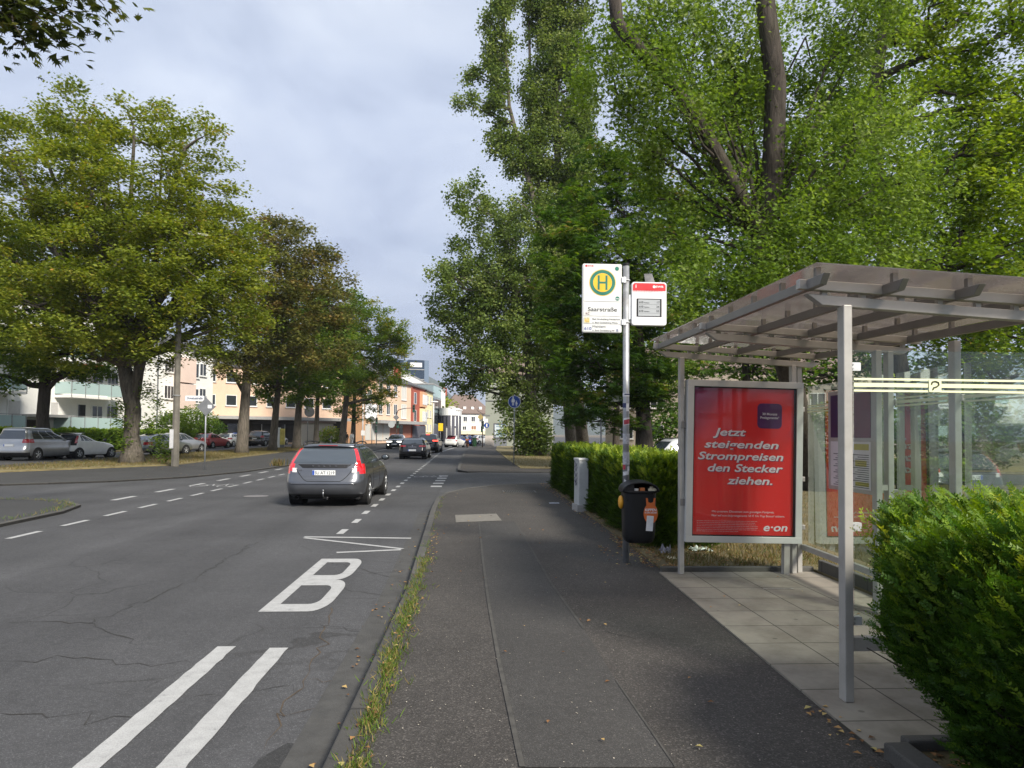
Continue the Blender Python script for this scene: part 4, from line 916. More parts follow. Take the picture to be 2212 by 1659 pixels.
def interp_levels(lv, n):
    lv = np.array(lv, float); s_ = np.zeros(len(lv))
    for i in range(1, len(lv)): s_[i] = s_[i-1]+math.hypot(lv[i, 0]-lv[i-1, 0], .55*(lv[i, 1]-lv[i-1, 1]), .3*(lv[i, 2]-lv[i-1, 2]))+.02
    t = np.linspace(0, s_[-1], n); out = np.zeros((n, lv.shape[1]))
    for k in range(lv.shape[1]):                     # monotone cubic
        y = lv[:, k]; h = np.diff(s_); d = np.diff(y)/h; m_ = np.zeros(len(y)); m_[0] = d[0]; m_[-1] = d[-1]
        for i in range(1, len(y)-1): m_[i] = 0 if d[i-1]*d[i] <= 0 else 2*d[i-1]*d[i]/(d[i-1]+d[i])
        j = np.clip(np.searchsorted(s_, t, side='right')-1, 0, len(h)-1); u = (t-s_[j])/h[j]
        out[:, k] = (2*u**3-3*u**2+1)*y[j]+(u**3-2*u**2+u)*h[j]*m_[j]+(-2*u**3+3*u**2)*y[j+1]+(u**3-u**2)*h[j]*m_[j+1]
    return out
class Shell:
    """levels: z, rear y, front y, half width, rear corner (long, lateral), front corner (long, lateral), rear bulge, front bulge"""
    def __init__(s, levels, n=44):
        s.lv = interp_levels(levels, n); s.rows = []
        for l in s.lv: s.rows.append([(x, y, l[0]) for x, y in half_outline(*l[1:])])
    def rear(s, x, z):                                # point on the rear face
        for a, b in zip(s.rows, s.rows[1:]):
            if a[0][2] <= z <= b[0][2]:
                t = (z-a[0][2])/max(1e-6, b[0][2]-a[0][2])
                def yy(r):
                    xs = [p[0] for p in r[:NR+NC+1]]; ys = [p[1] for p in r[:NR+NC+1]]; return float(np.interp(abs(x), xs, ys))
                return yy(a)*(1-t)+yy(b)*t
        return s.rows[-1][0][1]
    def front(s, x, z):
        for a, b in zip(s.rows, s.rows[1:]):
            if a[0][2] <= z <= b[0][2]:
                t = (z-a[0][2])/max(1e-6, b[0][2]-a[0][2])
                def yy(r):
                    q_ = r[NR+NC+NS:][::-1]; return float(np.interp(abs(x), [p[0] for p in q_], [p[1] for p in q_]))
                return yy(a)*(1-t)+yy(b)*t
        return s.rows[-1][-1][1]
    def side(s, z):
        return float(np.interp(z, s.lv[:, 0], s.lv[:, 3]))
    def split(s, cls):
        """cut the shell into named patches"""
        parts = {}
        n = len(s.rows[0])
        for k in range(len(s.rows)-1):
            for i in range(n-1):
                a, b, c, d = s.rows[k][i], s.rows[k][i+1], s.rows[k+1][i+1], s.rows[k+1][i]
                ctr = [(a[j]+b[j]+c[j]+d[j])/4 for j in range(3)]
                for sg_ in (1, -1):
                    key = cls(i, ctr[0]*sg_, ctr[1], ctr[2])
                    if key is None: continue
                    P_ = parts.setdefault(key, ({}, [], []))
                    ids = []
                    for kk, ii in ((k, i), (k, i+1), (k+1, i+1), (k+1, i)):
                        key2 = (kk, ii, sg_ if s.rows[kk][ii][0] > 1e-6 else 0)
                        if key2 not in P_[0]: p = s.rows[kk][ii]; P_[0][key2] = len(P_[1]); P_[1].append((p[0]*sg_, p[1], p[2]))
                        ids.append(P_[0][key2])
                    if len(set(ids)) >= 3: P_[2].append(tuple(ids) if sg_ > 0 else tuple(ids[::-1]))
        top = s.rows[-1]
        for key, P_ in parts.items():
            if key[0] == 'body':
                k = len(P_[1]); P_[1].extend([(x, y, z) for x, y, z in top]+[(-x, y, z) for x, y, z in top])
                m_ = len(top)
                for i in range(m_-1): P_[2].append((k+i, k+i+1, k+m_+i+1, k+m_+i))
        return {k: (v[1], v[2]) for k, v in parts.items()}
def wheel(root, x, y, r, w, sgn, spokes=5, simple=False):
    prof = [(r*.62, -w/2), (r*.9, -w/2), (r*.985, -w*.38), (r, -w*.2), (r, w*.2), (r*.985, w*.38), (r*.9, w/2), (r*.62, w/2)]
    wv = MB().lathe(prof, (x, y, r), 'x', 26).build('wheel', rubber, root, True)
    rm = MB(); xo = x+sgn*w*.46
    rm.lathe([(r*.66, -.0), (r*.66, .02*sgn), (r*.58, .02*sgn), (r*.55, -.05*sgn)], (xo-sgn*.02, y, r), 'x', 26)
    rm.lathe([(r*.13, .0), (r*.13, .012*sgn), (.001, .014*sgn)], (xo-sgn*.01, y, r), 'x', 12)
    for i in range(spokes):
        a = 2*math.pi*i/spokes+.3; rm.beam((xo+sgn*.002, y+r*.08*math.cos(a), r+r*.08*math.sin(a)), (xo, y+r*.6*math.cos(a), r+r*.6*math.sin(a)), r*.17, .03, (1, 0, 0))
    rm.build('rim', rim_m, wv, True)
    MB().lathe([(r*.6, 0), (.001, 0)], (xo-sgn*.06, y, r), 'x', 20).build('brake_disc', under_m, wv)
def build_car(label, cat, paint, levels, loc, heading, wb=(.82, 3.55), wr=.32, tw_=.2, cls=None, plate=None, rear=True, head=False, brake=(), group=None, lamp=lamp_off, mirrors=True, extras=None, trim=.42, hitext=None, n=44, name='car', wiper=True, track=None):
    root = thing(name, label, cat, (0, 0, 0), group); sh_ = Shell(levels, n)
    names = {'body': paint, 'rear_window': car_glass, 'side_window': car_glass, 'windscreen': car_glass, 'tail_lamp': lamp, 'bumper': dark_trim, 'headlight': head_on if head else lamp_clear, 'black_panel': black, 'roof': paint, 'tailgate': paint, 'grille': dark_trim}
    for (key, sd_), (v, f) in sorted(sh_.split(cls).items()):
        mb = MB(); mb.add(v, f); mm = names[key]
        if key == 'tail_lamp' and sd_ in brake: mm = lamp_on
        o = mb.build(key, mm, root, True)
    hw = sh_.side(.5)
    for y in wb:
        for sg_ in (1, -1):
            xs_ = max(sh_.side(z_) for z_ in (.4, .5, .6, .7)); x = sg_*(xs_+.020-tw_/2)
            MB().lathe([(.001, 0), (wr*1.17, 0), (wr*1.17, -.30*sg_)], (sg_*(xs_+.004), y, wr+.01), 'x', 26).build('wheel_arch', under_m, root)
            wheel(root, x, y, wr, tw_, sg_)
    L_ = levels[3][2]
    MB().box(-hw*.86, hw*.86, levels[0][1]+.12, levels[0][2]-.15, .17, levels[0][0]+.03).build('underside', under_m, root)
    if mirrors:
        zb = [l for l in levels if l[0] >= .9][0][0]+.06; ym = hitext or L_*.66
        for sg_ in (1, -1):
            o = MB().ball((sg_*(hw+.09), ym, zb+.06), (.115, .065, .08), 12, 8).beam((sg_*(hw-.08), ym, zb), (sg_*(hw+.05), ym, zb+.03), .05, .04).build('wing_mirror', dark_trim, root, True)
            MB().ball((sg_*(hw+.09), ym-.045, zb+.06), (.085, .025, .055), 10, 6).build('mirror_glass', car_glass, o, True)
    def plate_at(z, txt, w_=.52, h_=.112, x0=0.):
        y = sh_.rear(w_*.4, z)-.02 if rear else sh_.front(w_*.4, z)+.02
        y = min(sh_.rear(x0+.1, z-.04), sh_.rear(x0+.1, z+.04))-.022 if rear else y
        d_ = -.004 if rear else .004
        p = MB().box(x0-w_/2, x0+w_/2, min(y, y-d_), max(y, y-d_)+.03, z-h_/2, z+h_/2).build('number_plate', plate_m, root)
        sgn = 1 if rear else -1
        MB().box(x0-sgn*(w_/2-.003)-(0 if rear else .044), x0-sgn*(w_/2-.003)+(.044 if rear else 0), y-.002+(0 if rear else .005), y+(0 if rear else .005)+.0005, z-h_/2+.004, z+h_/2-.004).build('plate_band', plate_b, p)
        if txt: text(txt, 'plate_lettering', ink, p, (x0-w_/2+.055, y-.003, z-.036), .1, w_*.86, bold=.004)
    if plate: plate_at(*plate)
    if extras: extras(root, sh_)
    root.location = loc; root.rotation_euler = (0, 0, heading)
    return root
# ---- shapes (z, rear y, front y, half width, rear corner l/w, front corner l/w, rear bulge, front bulge)
def wagon(Lg=4.63, hw=.93, h=1.48, rake=.34, belt=.98, hood=.86):
    return [(.22, .22, Lg-.2, hw*.90, .30, .35, .5, .4, .05, .12), (.32, .06, Lg-.06, hw*.965, .34, .36, .6, .45, .07, .16), (.45, .0, Lg, hw*.99, .36, .36, .6, .45, .08, .16), (.56, .0, Lg, hw, .36, .35, .62, .45, .08, .17), (.64, .03, Lg-.03, hw, .34, .34, .65, .45, .08, .18),
            (.70, .07, Lg-.07, hw*.995, .32, .30, .68, .45, .07, .2), (.78, .10, Lg-.2, hw*.985, .30, .28, .75, .45, .07, .24), (hood-.02, .13, Lg-.5, hw*.975, .28, .26, .7, .45, .06, .25), (hood+.05, .155, Lg-.95, hw*.96, .26, .24, .55, .4, .06, .22), (belt-.01, .18, Lg-1.35, hw*.945, .25, .23, .4, .35, .06, .2), (belt+.04, .20, Lg-1.52, hw*.925, .24, .22, .3, .3, .06, .18),
            (belt+.18, .20+rake*.36, Lg-1.84, hw*.86, .22, .2, .28, .28, .06, .16), (belt+.32, .2+rake*.72, Lg-2.2, hw*.78, .2, .18, .26, .26, .06, .13), (h-.10, .2+rake, Lg-2.42, hw*.73, .22, .18, .26, .24, .06, .1), (h-.045, .2+rake*1.25, Lg-2.62, hw*.68, .28, .22, .28, .24, .05, .1),
            (h-.012, .2+rake*1.5+.08, Lg-2.9, hw*.55, .36, .28, .3, .26, .05, .1), (h, .2+rake*1.9+.3, Lg-3.15, hw*.30, .4, .2, .3, .2, .03, .06)]
def classify(lv_belt, lv_top, rw=(0, 0), lamps=None, bumper=.36, pill=((.0, .04), (.30, .335), (.62, .655), (.93, 1.0)), black=None, head=None, zr=None):
    """pill: pillars along the side as fractions; lamps: function(x,y,z)->bool at the rear"""
    def f(i, x, y, z):
        sd_ = 1 if x >= 0 else -1; ax = abs(x)
        rear_i = i < NR+NC; side_i = NR+NC <= i < NR+NC+NS; front_i = i >= NR+NC+NS
        if lamps and i < NR+NC+2 and lamps(i, ax, y, z): return ('tail_lamp', sd_)
        if lv_belt < z < lv_top:
            if i < NR+2 and (zr is None or zr[0] < z < zr[1]): return ('rear_window', 0)
            if black and i < NR+NC-1 and black(i, ax, z): return ('black_panel', 0)
            if side_i:
                t = (i-NR-NC)/NS
                for j in range(len(pill)-1):
                    if pill[j][1] <= t < pill[j+1][0]: return ('side_window', sd_*(j+1))
            if i >= NR+NC+NS+3: return ('windscreen', 0)
        elif black and i < NR+NC-1 and black(i, ax, z): return ('black_panel', 0)
        if z < bumper and not side_i: return ('bumper', 1 if front_i else 0)
        if head and front_i and head(i, ax, z): return ('headlight', sd_)
        return ('body', 0)
    return f

# ---- the grey estate car in the lane
p_grey = car_paint('paint_graphite', (.13, .136, .15), .7, .30)
def estate_extras(root, s_):
    y = s_.rear(0, .99)
    st = MB()
    for z0, z1, hw0, hw1 in ((.90, .985, .50, .62),):         # black bar below the window
        n_ = 14; vs_ = []
        for i in range(n_+1):
            t = -1+2*i/n_; vs_ += [(t*hw0, s_.rear(t*hw0, z0)-.006, z0), (t*hw1, s_.rear(t*hw1, z1)-.006, z1)]
        st.add(vs_, [(2*i, 2*i+2, 2*i+3, 2*i+1) for i in range(n_)])
    pb = st.build('tailgate_bar', black, root, True)
    for k, (ch_, x) in enumerate(zip('VOLVO', (-.26, -.13, 0, .13, .26))): text(ch_, 'badge_lettering', chrome, pb, (x-.022, s_.rear(x, .93)-.012, .928), .055, .045, bold=.02)
    # line of the tailgate and lower edge of the bumper
    tg = MB(); pts = []
    for t in np.linspace(-1, 1, 41):
        x = t*.66; z = .60+.30*max(0, abs(t)-.55)**1.6/.45**1.6; pts.append((x, s_.rear(x, z)-.002, z))
    tg.tube(pts, .007, 5); tg.build('tailgate_seam', under_m, root)
    lip_ = MB(); pts = [(t*.74, s_.rear(t*.74, .545)-.004, .545) for t in np.linspace(-1, 1, 30)]; lip_.tube(pts, .014, 6); lip_.build('bumper_crease', p_grey, root, True)
    sp = MB(); vs_ = []
    for t in np.linspace(-1, 1, 17):
        x = t*.60; yb = s_.rear(x, 1.36); vs_ += [(x, yb+.16, 1.452-.03*t*t), (x, yb-.045, 1.405-.03*t*t), (x, yb+.02, 1.385-.03*t*t)]
    sp.add(vs_, [q_ for i in range(16) for q_ in ((3*i, 3*i+1, 3*i+4, 3*i+3), (3*i+1, 3*i+2, 3*i+5, 3*i+4))]); sp.build('roof_spoiler', p_grey, root, True)
    MB().box(-.22, .22, s_.rear(0, 1.36)-.045, s_.rear(0, 1.36)-.03, 1.408, 1.422).build('high_brake_lamp', lamp_off, root)
    for sg_ in (1, -1):
        MB().tube([(sg_*.60, .62, 1.42), (sg_*.615, .78, 1.485), (sg_*.63, 1.3, 1.51), (sg_*.62, 2.0, 1.485), (sg_*.60, 2.25, 1.45)], .017, 7).build('roof_rail', dark_trim, root, True)
        lc = MB(); vs_ = []
        for z in np.linspace(.80, .90, 5):
            for x in np.linspace(.63, .74, 5): vs_.append((sg_*x, s_.rear(x, z)-.006, z))
        lc.add(vs_, [(5*i+j, 5*i+j+1, 5*i+j+6, 5*i+j+5) for i in range(4) for j in range(4)]); lc.build('reversing_lamp', lamp_clear, root)
        MB().tube([(sg_*(s_.side(.66)+.004), y_, .735+.02*(y_-2)/2) for y_ in np.linspace(.9, 3.7, 10)], .007, 5).build('door_crease', p_grey, root)
        for y_ in (1.75, 2.75): MB().beam((sg_*(s_.side(.84)+.012), y_, .85), (sg_*(s_.side(.84)+.012), y_+.2, .855), .02, .028).build('door_handle', p_grey, root, bevel=.005)
    for y_ in (1.52, 2.52):
        for sg_ in (1, -1): MB().tube([(sg_*(s_.side(z)+.001), y_+.1*(.95-z), z) for z in np.linspace(.34, .97, 8)], .005, 4).build('door_seam', under_m, root)
    MB().tube([(.1, .27, 1.075), (.0, .25, 1.035), (-.0, .255, 1.03), (.30, .275, 1.045), (.42, .285, 1.055)], .012, 6).build('rear_wiper', dark_trim, root)
    MB().tube([(0, .82, 1.47), (0, .74, 1.53)], .012, 6).build('roof_antenna', chrome, root)
    ex = MB().lathe([(.045, 0), (.045, .16), (.036, .16), (.036, .02)], (-.58, .02, .235), 'y', 16).build('exhaust_pipe', chrome, root, True)
    MB().tube([(.03, .16, .24), (.03, .0, .22), (.03, -.09, .28), (.03, -.09, .38)], .018, 8).ball((.03, -.09, .40), .028, 10, 8).build('tow_hitch', mat('steel', (.25, .25, .26), .3, .9), root, True)
    MB().tube([(.08, .06, .19), (.09, -.02, .21), (.13, -.02, .24)], .022, 8).build('hitch_socket', dark_trim, root, True)
    for z0, txt in ((.83, 'V60'), (.76, 'D4')): text(txt, 'badge_lettering', chrome, root, (-.60, s_.rear(.55, z0)-.012, z0-.0), .05, .09 if len(txt) > 2 else .06)
def volvo_lamp(i, ax, y, z):
    if .99 < z < 1.35 and NR+2 <= i < NR+4: return True
    if .82 < z <= .99 and NR+1 <= i < NR+NC: return True
    if .76 < z <= .82 and NR+3 <= i < NR+NC: return True
    return False
vl = gd(635, 1093, -.1); vr = gd(783, 1095, -.1)
lv = wagon(4.63, .915, 1.465, .36, 1.0, .90)
build_car('dark grey estate car with red tail lamps driving ahead in the lane', 'car', p_grey, lv, ((vl.x+vr.x)/2-.07, 16.5, -.1), R_(-1.0), (.93, 3.70), .325, .21,
          classify(1.0, 1.40, lamps=volvo_lamp, bumper=.30, pill=((0, .03), (.20, .235), (.47, .50), (.80, 1.0))), (.795, 'SU AT 1219'), lamp=lamp_red, extras=estate_extras, n=56, hitext=3.0)

# ---- other moving cars
def hatch_lamp(z0, z1, i0=NR-2, i1=NR+NC+2):
    return lambda i, ax, y, z: z0 < z < z1 and i0 <= i < i1
p_black = car_paint('paint_black', (.010, .010, .012), .2, .25); p_brown = car_paint('paint_dark_brown', (.045, .040, .040), .6, .3); p_white = car_paint('paint_white', (.70, .70, .68), 0, .3)
p_blue = car_paint('paint_blue', (.03, .09, .42), .3, .3); p_silver = car_paint('paint_silver', (.42, .43, .44), .7, .32); p_red = car_paint('paint_red', (.36, .012, .016), .1, .28); p_grgreen = car_paint('paint_grey_green', (.24, .26, .24), .6, .32); p_navy = car_paint('paint_navy', (.02, .024, .045), .4, .25)
def badge(root, s_):
    z = .88; MB().lathe([(.001, 0), (.045, .0), (.045, .02)], (0, s_.rear(0, z)-.016, z), 'y', 14).build('badge', chrome, root)
    MB().tube([(-.1, s_.rear(.1, 1.05)-.02, 1.03), (.25, s_.rear(.2, 1.05)-.02, 1.06)], .012, 5).build('rear_wiper', dark_trim, root)
    MB().tube([(0, .95, 1.42), (0, .9, 1.48)], .014, 6).build('roof_antenna', dark_trim, root)
    MB().box(-.28, .28, s_.rear(.2, .82)-.02, s_.rear(.2, .82), .79, .82).build('tailgate_handle', chrome, root)
bl = gd(865, 992, -.1); br_ = gd(915, 992, -.1)
build_car('black hatchback with its indicator lit driving away down the street', 'car', p_black, wagon(4.32, .885, 1.42, .42, .97, .88), ((bl.x+br_.x)/2+.02, 46.6, -.1), R_(-2), (.80, 3.49), .31, .2,
          classify(1.0, 1.34, lamps=hatch_lamp(.80, .92), bumper=.34), (.60, None), extras=badge, n=36)
def indic(root, s_): badge(root, s_); MB().ball((.62, s_.rear(.62, .90)-.02, .9), (.05, .03, .04), 8, 6).build('indicator', lamp_on, root)
sv = gd(935, 979, -.1)
build_car('dark brown SUV with glowing brake lamps between the hatchbacks', 'car', p_brown, wagon(4.43, .92, 1.66, .34, 1.12, 1.0), (sv.x-.55, 62.0, -.1), R_(-4), (.85, 3.5), .35, .23,
          classify(1.14, 1.55, lamps=hatch_lamp(1.0, 1.14), bumper=.5), (.86, None), brake=(1,), extras=lambda r, s_: MB().box(-.16, .16, s_.rear(0, 1.56)-.03, s_.rear(0, 1.56), 1.57, 1.62).build('high_brake_lamp', lamp_on, r), n=36)
on = gd(853, 970, -.1)
def grille(root, s_):
    MB().box(-.36, .36, s_.front(.2, .68)-.02, s_.front(.2, .68)+.012, .60, .76).build('grille', dark_trim, root); MB().box(-.5, .5, s_.front(.3, .38)-.02, s_.front(.3, .38)+.02, .3, .44).build('air_intake', dark_trim, root)
    for x in (-.62, .62): MB().ball((x, s_.front(.62, .46)+.0, .46), (.08, .04, .06), 8, 6).build('fog_lamp', head_on, root)
build_car('dark blue oncoming car with headlights on in the far lane', 'car', p_navy, wagon(4.4, .91, 1.56, .3, 1.06, .98), (on.x, 79.5, -.1), R_(180), (.85, 3.5), .33, .22,
          classify(1.05, 1.46, lamps=hatch_lamp(.85, .98), bumper=.34, head=lambda i, ax, z: .74 < z < .86 and i < NR+NC+NS+NC+3), (.52, None), rear=False, head=True, extras=grille, n=36)
fi = gd(970, 966, -.1)
build_car('small white car with a dark red folding roof beside the far kerb', 'car', p_white, wagon(3.55, .81, 1.45, .52, .98, .88), (fi.x+.1, 86.5, -.1), R_(-22), (.6, 2.9), .29, .19,
          classify(1.0, 1.36, lamps=hatch_lamp(.74, .90, NR+3, NR+NC+1), bumper=.3), (.86, None),
          extras=lambda r, s_: MB().add([(x, s_.rear(x, 1.08)-.012+(z-1.08)*1.02, z) for z in (1.05, 1.36) for x in np.linspace(-.52, .52, 9)], [(i, i+1, i+10, i+9) for i in range(8)]).build('folding_roof', mat('dark_red_canvas', (.20, .02, .03), .7), r), n=36)
bq = gd(1000, 966, -.1)
build_car('blue hatchback waiting beyond the cyclist at the far corner', 'car', p_blue, wagon(4.0, .88, 1.46, .4, .98, .88), (bq.x+.1, 97, -.1), R_(-14), (.8, 3.3), .3, .2, classify(1.0, 1.36, lamps=hatch_lamp(.8, .95), bumper=.34), (.7, None), n=30)
wq = at(1020, 950, 112)
build_car('white car parked across the street behind the cyclist', 'car', p_white, wagon(4.3, .9, 1.48, .4, .98, .88), (wq.x, 112, -.1), R_(-60), (.8, 3.4), .3, .2, classify(1.0, 1.38, lamps=hatch_lamp(.8, .95), bumper=.34), (.7, None), n=30)

# ---- cars parked along the service road on the left
G_ = 'cars parked along the service road'
def parked(label, paint, lv_, px, py, Y, hd, cl, pl=(.72, None), wb=(.82, 3.45), wr=.31, ex=None, lampm=lamp_off, z=.006, dx=0.):
    p = at(px, py, Y)
    build_car(label, 'car', paint, lv_, (p.x+dx, Y, z), R_(hd), wb, wr, .2, cl, pl, group=G_, extras=ex, n=34, lamp=lampm)
parked('silver van at the left edge of the service road behind the first trunk', p_silver, wagon(4.85, .95, 1.74, .22, 1.12, 1.02), 15, 980, 37.8, -6, classify(1.14, 1.60, lamps=hatch_lamp(.94, 1.12, NR, NR+NC+2), bumper=.42, pill=((0, .04), (.34, .37), (.66, .70), (.93, 1))), (.80, None), (.95, 3.85), .32)
def aygo(i, ax, z): return .74 < z < 1.32
parked('small white hatchback with a black glass tailgate beside the first trunk', p_white, wagon(3.46, .81, 1.46, .34, .98, .88), 128, 985, 41.2, -16, classify(.99, 1.34, lamps=hatch_lamp(.86, 1.30, NR+4, NR+NC), bumper=.42, black=aygo, pill=((0, .22), (.42, .46), (.74, .78), (.95, 1))), (.58, None), (.55, 2.9), .29)
parked('grey green saloon half hidden behind the forked tree trunk', p_grgreen, wagon(4.5, .88, 1.42, .75, .96, .86), 292, 975, 47.5, -20, classify(.97, 1.34, lamps=hatch_lamp(.72, .86, NR-1, NR+NC+1), bumper=.32, pill=((0, .12), (.36, .40), (.62, .66), (.9, 1))), (.66, None), (.9, 3.55))
parked('silver estate car with tall tail lamps beside the concrete lamp post', p_silver, wagon(4.5, .88, 1.48, .5, .96, .86), 348, 975, 52.5, -14, classify(.97, 1.36, lamps=hatch_lamp(.74, 1.18, NR+2, NR+NC), bumper=.32), (.62, None), (.85, 3.45))
def rbadge(r, s_): MB().lathe([(.001, 0), (.07, .0), (.07, .02)], (0, s_.rear(0, .92)-.016, .92), 'y', 14).build('badge', chrome, r)
parked('red hatchback parked behind the street name post', p_red, wagon(4.2, .88, 1.44, .44, .96, .88), 430, 970, 67, -12, classify(.99, 1.34, lamps=hatch_lamp(.80, .90, NR-1, NR+NC), bumper=.3), (.56, None), (.8, 3.4), ex=rbadge)
parked('white hatchback parked right of the red car', p_white, wagon(4.0, .88, 1.44, .38, .98, .88), 478, 965, 74, -12, classify(.99, 1.34, lamps=hatch_lamp(.80, .95, NR, NR+NC+2), bumper=.42), (.66, None), (.8, 3.3))
parked('bright blue car with a pale roof parked behind the third trunk', p_blue, wagon(4.0, .88, 1.5, .3, .98, .88), 505, 962, 80, -14, classify(.99, 1.4, lamps=hatch_lamp(.8, .98), bumper=.38), (.7, None), (.8, 3.3))
parked('black SUV parked between the third and fourth trunks', p_black, wagon(4.5, .92, 1.7, .3, 1.12, 1.0), 548, 965, 79, -12, classify(1.14, 1.58, lamps=hatch_lamp(.98, 1.2, NR+1, NR+NC+2), bumper=.5), (.86, None), (.85, 3.6), .34)
parked('silver car with red lamps at the far end of the parked row', p_silver, wagon(4.2, .88, 1.48, .4, .98, .88), 575, 962, 88, -14, classify(.99, 1.38, lamps=hatch_lamp(.75, 1.0, NR+1, NR+NC+2), bumper=.36), (.66, None), (.8, 3.4))
# white car behind the hedge on the right
build_car('white car behind the hedge right of the bus stop pole', 'car', p_white, wagon(4.2, .89, 1.50, .42, 1.0, .9), (at(1392, 960, 26).x+.2, 26.0, .03), R_(-84), (.8, 3.4), .31, .2, classify(1.0, 1.38, lamps=hatch_lamp(.8, .98), bumper=.34), (.7, None), n=34)

# ------------------------------------------------------------------ buildings
def render_mat(name, col, dirt=None): return mat(name, col, .85, 0, .05, 1.2, .15, 40., dirt=dirt)
w_white = render_mat('render_white', (.78, .77, .73)); w_peach = render_mat('render_peach', (.68, .48, .35)); w_orange = render_mat('render_orange', (.60, .36, .21)); w_red = render_mat('render_brick_red', (.36, .085, .05)); w_yel = render_mat('render_yellow', (.80, .70, .40))
w_cream = render_mat('render_cream', (.76, .72, .62)); w_pink = render_mat('render_pink', (.70, .55, .47)); w_sage = render_mat('render_sage', (.30, .32, .27)); w_dark = render_mat('cladding_dark', (.085, .085, .105)); w_brick = mat('brick_red', (.38, .15, .10), .85, 0, .2, 9.)
roof_slate = mat('roof_slate', (.085, .085, .09), .8, 0, .2, 4., .4, 20., stretch=(1, 1, 3)); roof_brown = mat('roof_brown_tile', (.17, .125, .105), .85, 0, .22, 5., .5, 22., stretch=(1, 1, 3)); roof_red = mat('roof_orange_tile', (.50, .15, .06), .85, 0, .25, 5.)
w_glass, t_, b_ = principled('window_glass', (.03, .035, .04), .05, 0, .7)
w_frame = mat('window_frame_white', (.75, .75, .73), .5, 0, .04); sill_m = mat('window_sill', (.62, .61, .58), .7); curtain = mat('net_curtain', (.55, .54, .50), .8, 0, .15, 6., stretch=(6, 6, .3)); shop_dark, t_, b_ = principled('shop_glass', (.02, .022, .025), .08, 0, .7)
canopy_m = mat('canopy_metal', (.36, .36, .35), .6, .2, .1, 3.); blind = mat('roller_blind', (.55, .54, .52), .7, 0, .06); opal, t_, b_ = principled('opal_glass', (.38, .50, .49), .25, 0, .5)
class Facade:
    """a wall from A to B seen from the street side; u runs along it, w stands out from it"""
    def __init__(s, A, B, z0=0.):
        s.A = Vector((A[0], A[1], 0)); d = Vector((B[0], B[1], 0))-s.A; s.len = d.length; s.d = d.normalized(); s.n = Vector((s.d.y, -s.d.x, 0)); s.z0 = z0
    def p(s, u, z, w=0.): q_ = s.A+s.d*u+s.n*w; return (q_.x, q_.y, z+s.z0)
    def box(s, mb, u0, u1, z0, z1, w0, w1):
        c = [s.p(u, z, w) for z in (z0, z1) for w in (w0, w1) for u in ((u0, u1) if w == w0 else (u1, u0))]
        mb.add(c, [(0, 1, 2, 3), (7, 6, 5, 4), (0, 4, 5, 1), (1, 5, 6, 2), (2, 6, 7, 3), (3, 7, 4, 0)]); return mb
def window(fc, root, u, z, w, h, frame=w_frame, glass=w_glass, bars=1, sill=True, name='window', half=None, fw_=.07):
    mb = MB()
    for a in ((u, u+w, z, z+fw_), (u, u+w, z+h-fw_, z+h), (u, u+fw_, z+fw_, z+h-fw_), (u+w-fw_, u+w, z+fw_, z+h-fw_)): fc.box(mb, a[0], a[1], a[2], a[3], -.05, .05)
    for i in range(bars): fc.box(mb, u+w*(i+1)/(bars+1)-.03, u+w*(i+1)/(bars+1)+.03, z+fw_, z+h-fw_, -.05, .045)
    f = mb.build(name, frame, root)
    fc.box(MB(), u+fw_, u+w-fw_, z+fw_, z+h-fw_, -.04, .02).build('pane', glass, f)
    if half: fc.box(MB(), u+fw_, u+w-fw_, z+h*(1-half), z+h-fw_, .021, .035).build('blind', blind, f)
    if sill: fc.box(MB(), u-.08, u+w+.08, z-.09, z-.004, 0, .14).build('sill', sill_m, f)
    return f
def block(name, label, cat, A, B, depth, h, wallm, roofm=None, rh=0., flat=False, over=.3, z0=0., gable=False):
    fc = Facade(A, B, z0); c = fc.p(fc.len/2, 0, -depth/2); root = thing(name, label, cat, (c[0], c[1], z0))
    fc.box(MB(), 0, fc.len, 0, h, -depth, 0).build('wall', wallm, root)
    if roofm:
        mb = MB()
        if flat: fc.box(mb, -.1, fc.len+.1, h, h+.25, -depth-.1, .12)
        else:
            a = .0 if gable else min(depth/2, fc.len*.3)
            v = [fc.p(-over*.4, h, over), fc.p(fc.len+over*.4, h, over), fc.p(fc.len+over*.4, h, -depth-over), fc.p(-over*.4, h, -depth-over), fc.p(a, h+rh, -depth/2), fc.p(fc.len-a, h+rh, -depth/2)]
            v2 = [(x, y, z-.18) for x, y, z in v[:4]]
            mb.add(v+v2, [(0, 1, 5, 4), (1, 2, 5), (2, 3, 4, 5), (3, 0, 4), (6, 7, 1, 0), (7, 8, 2, 1), (8, 9, 3, 2), (9, 6, 0, 3), (9, 8, 7, 6)])
        mb.build('roof', roofm, root)
    return fc, root

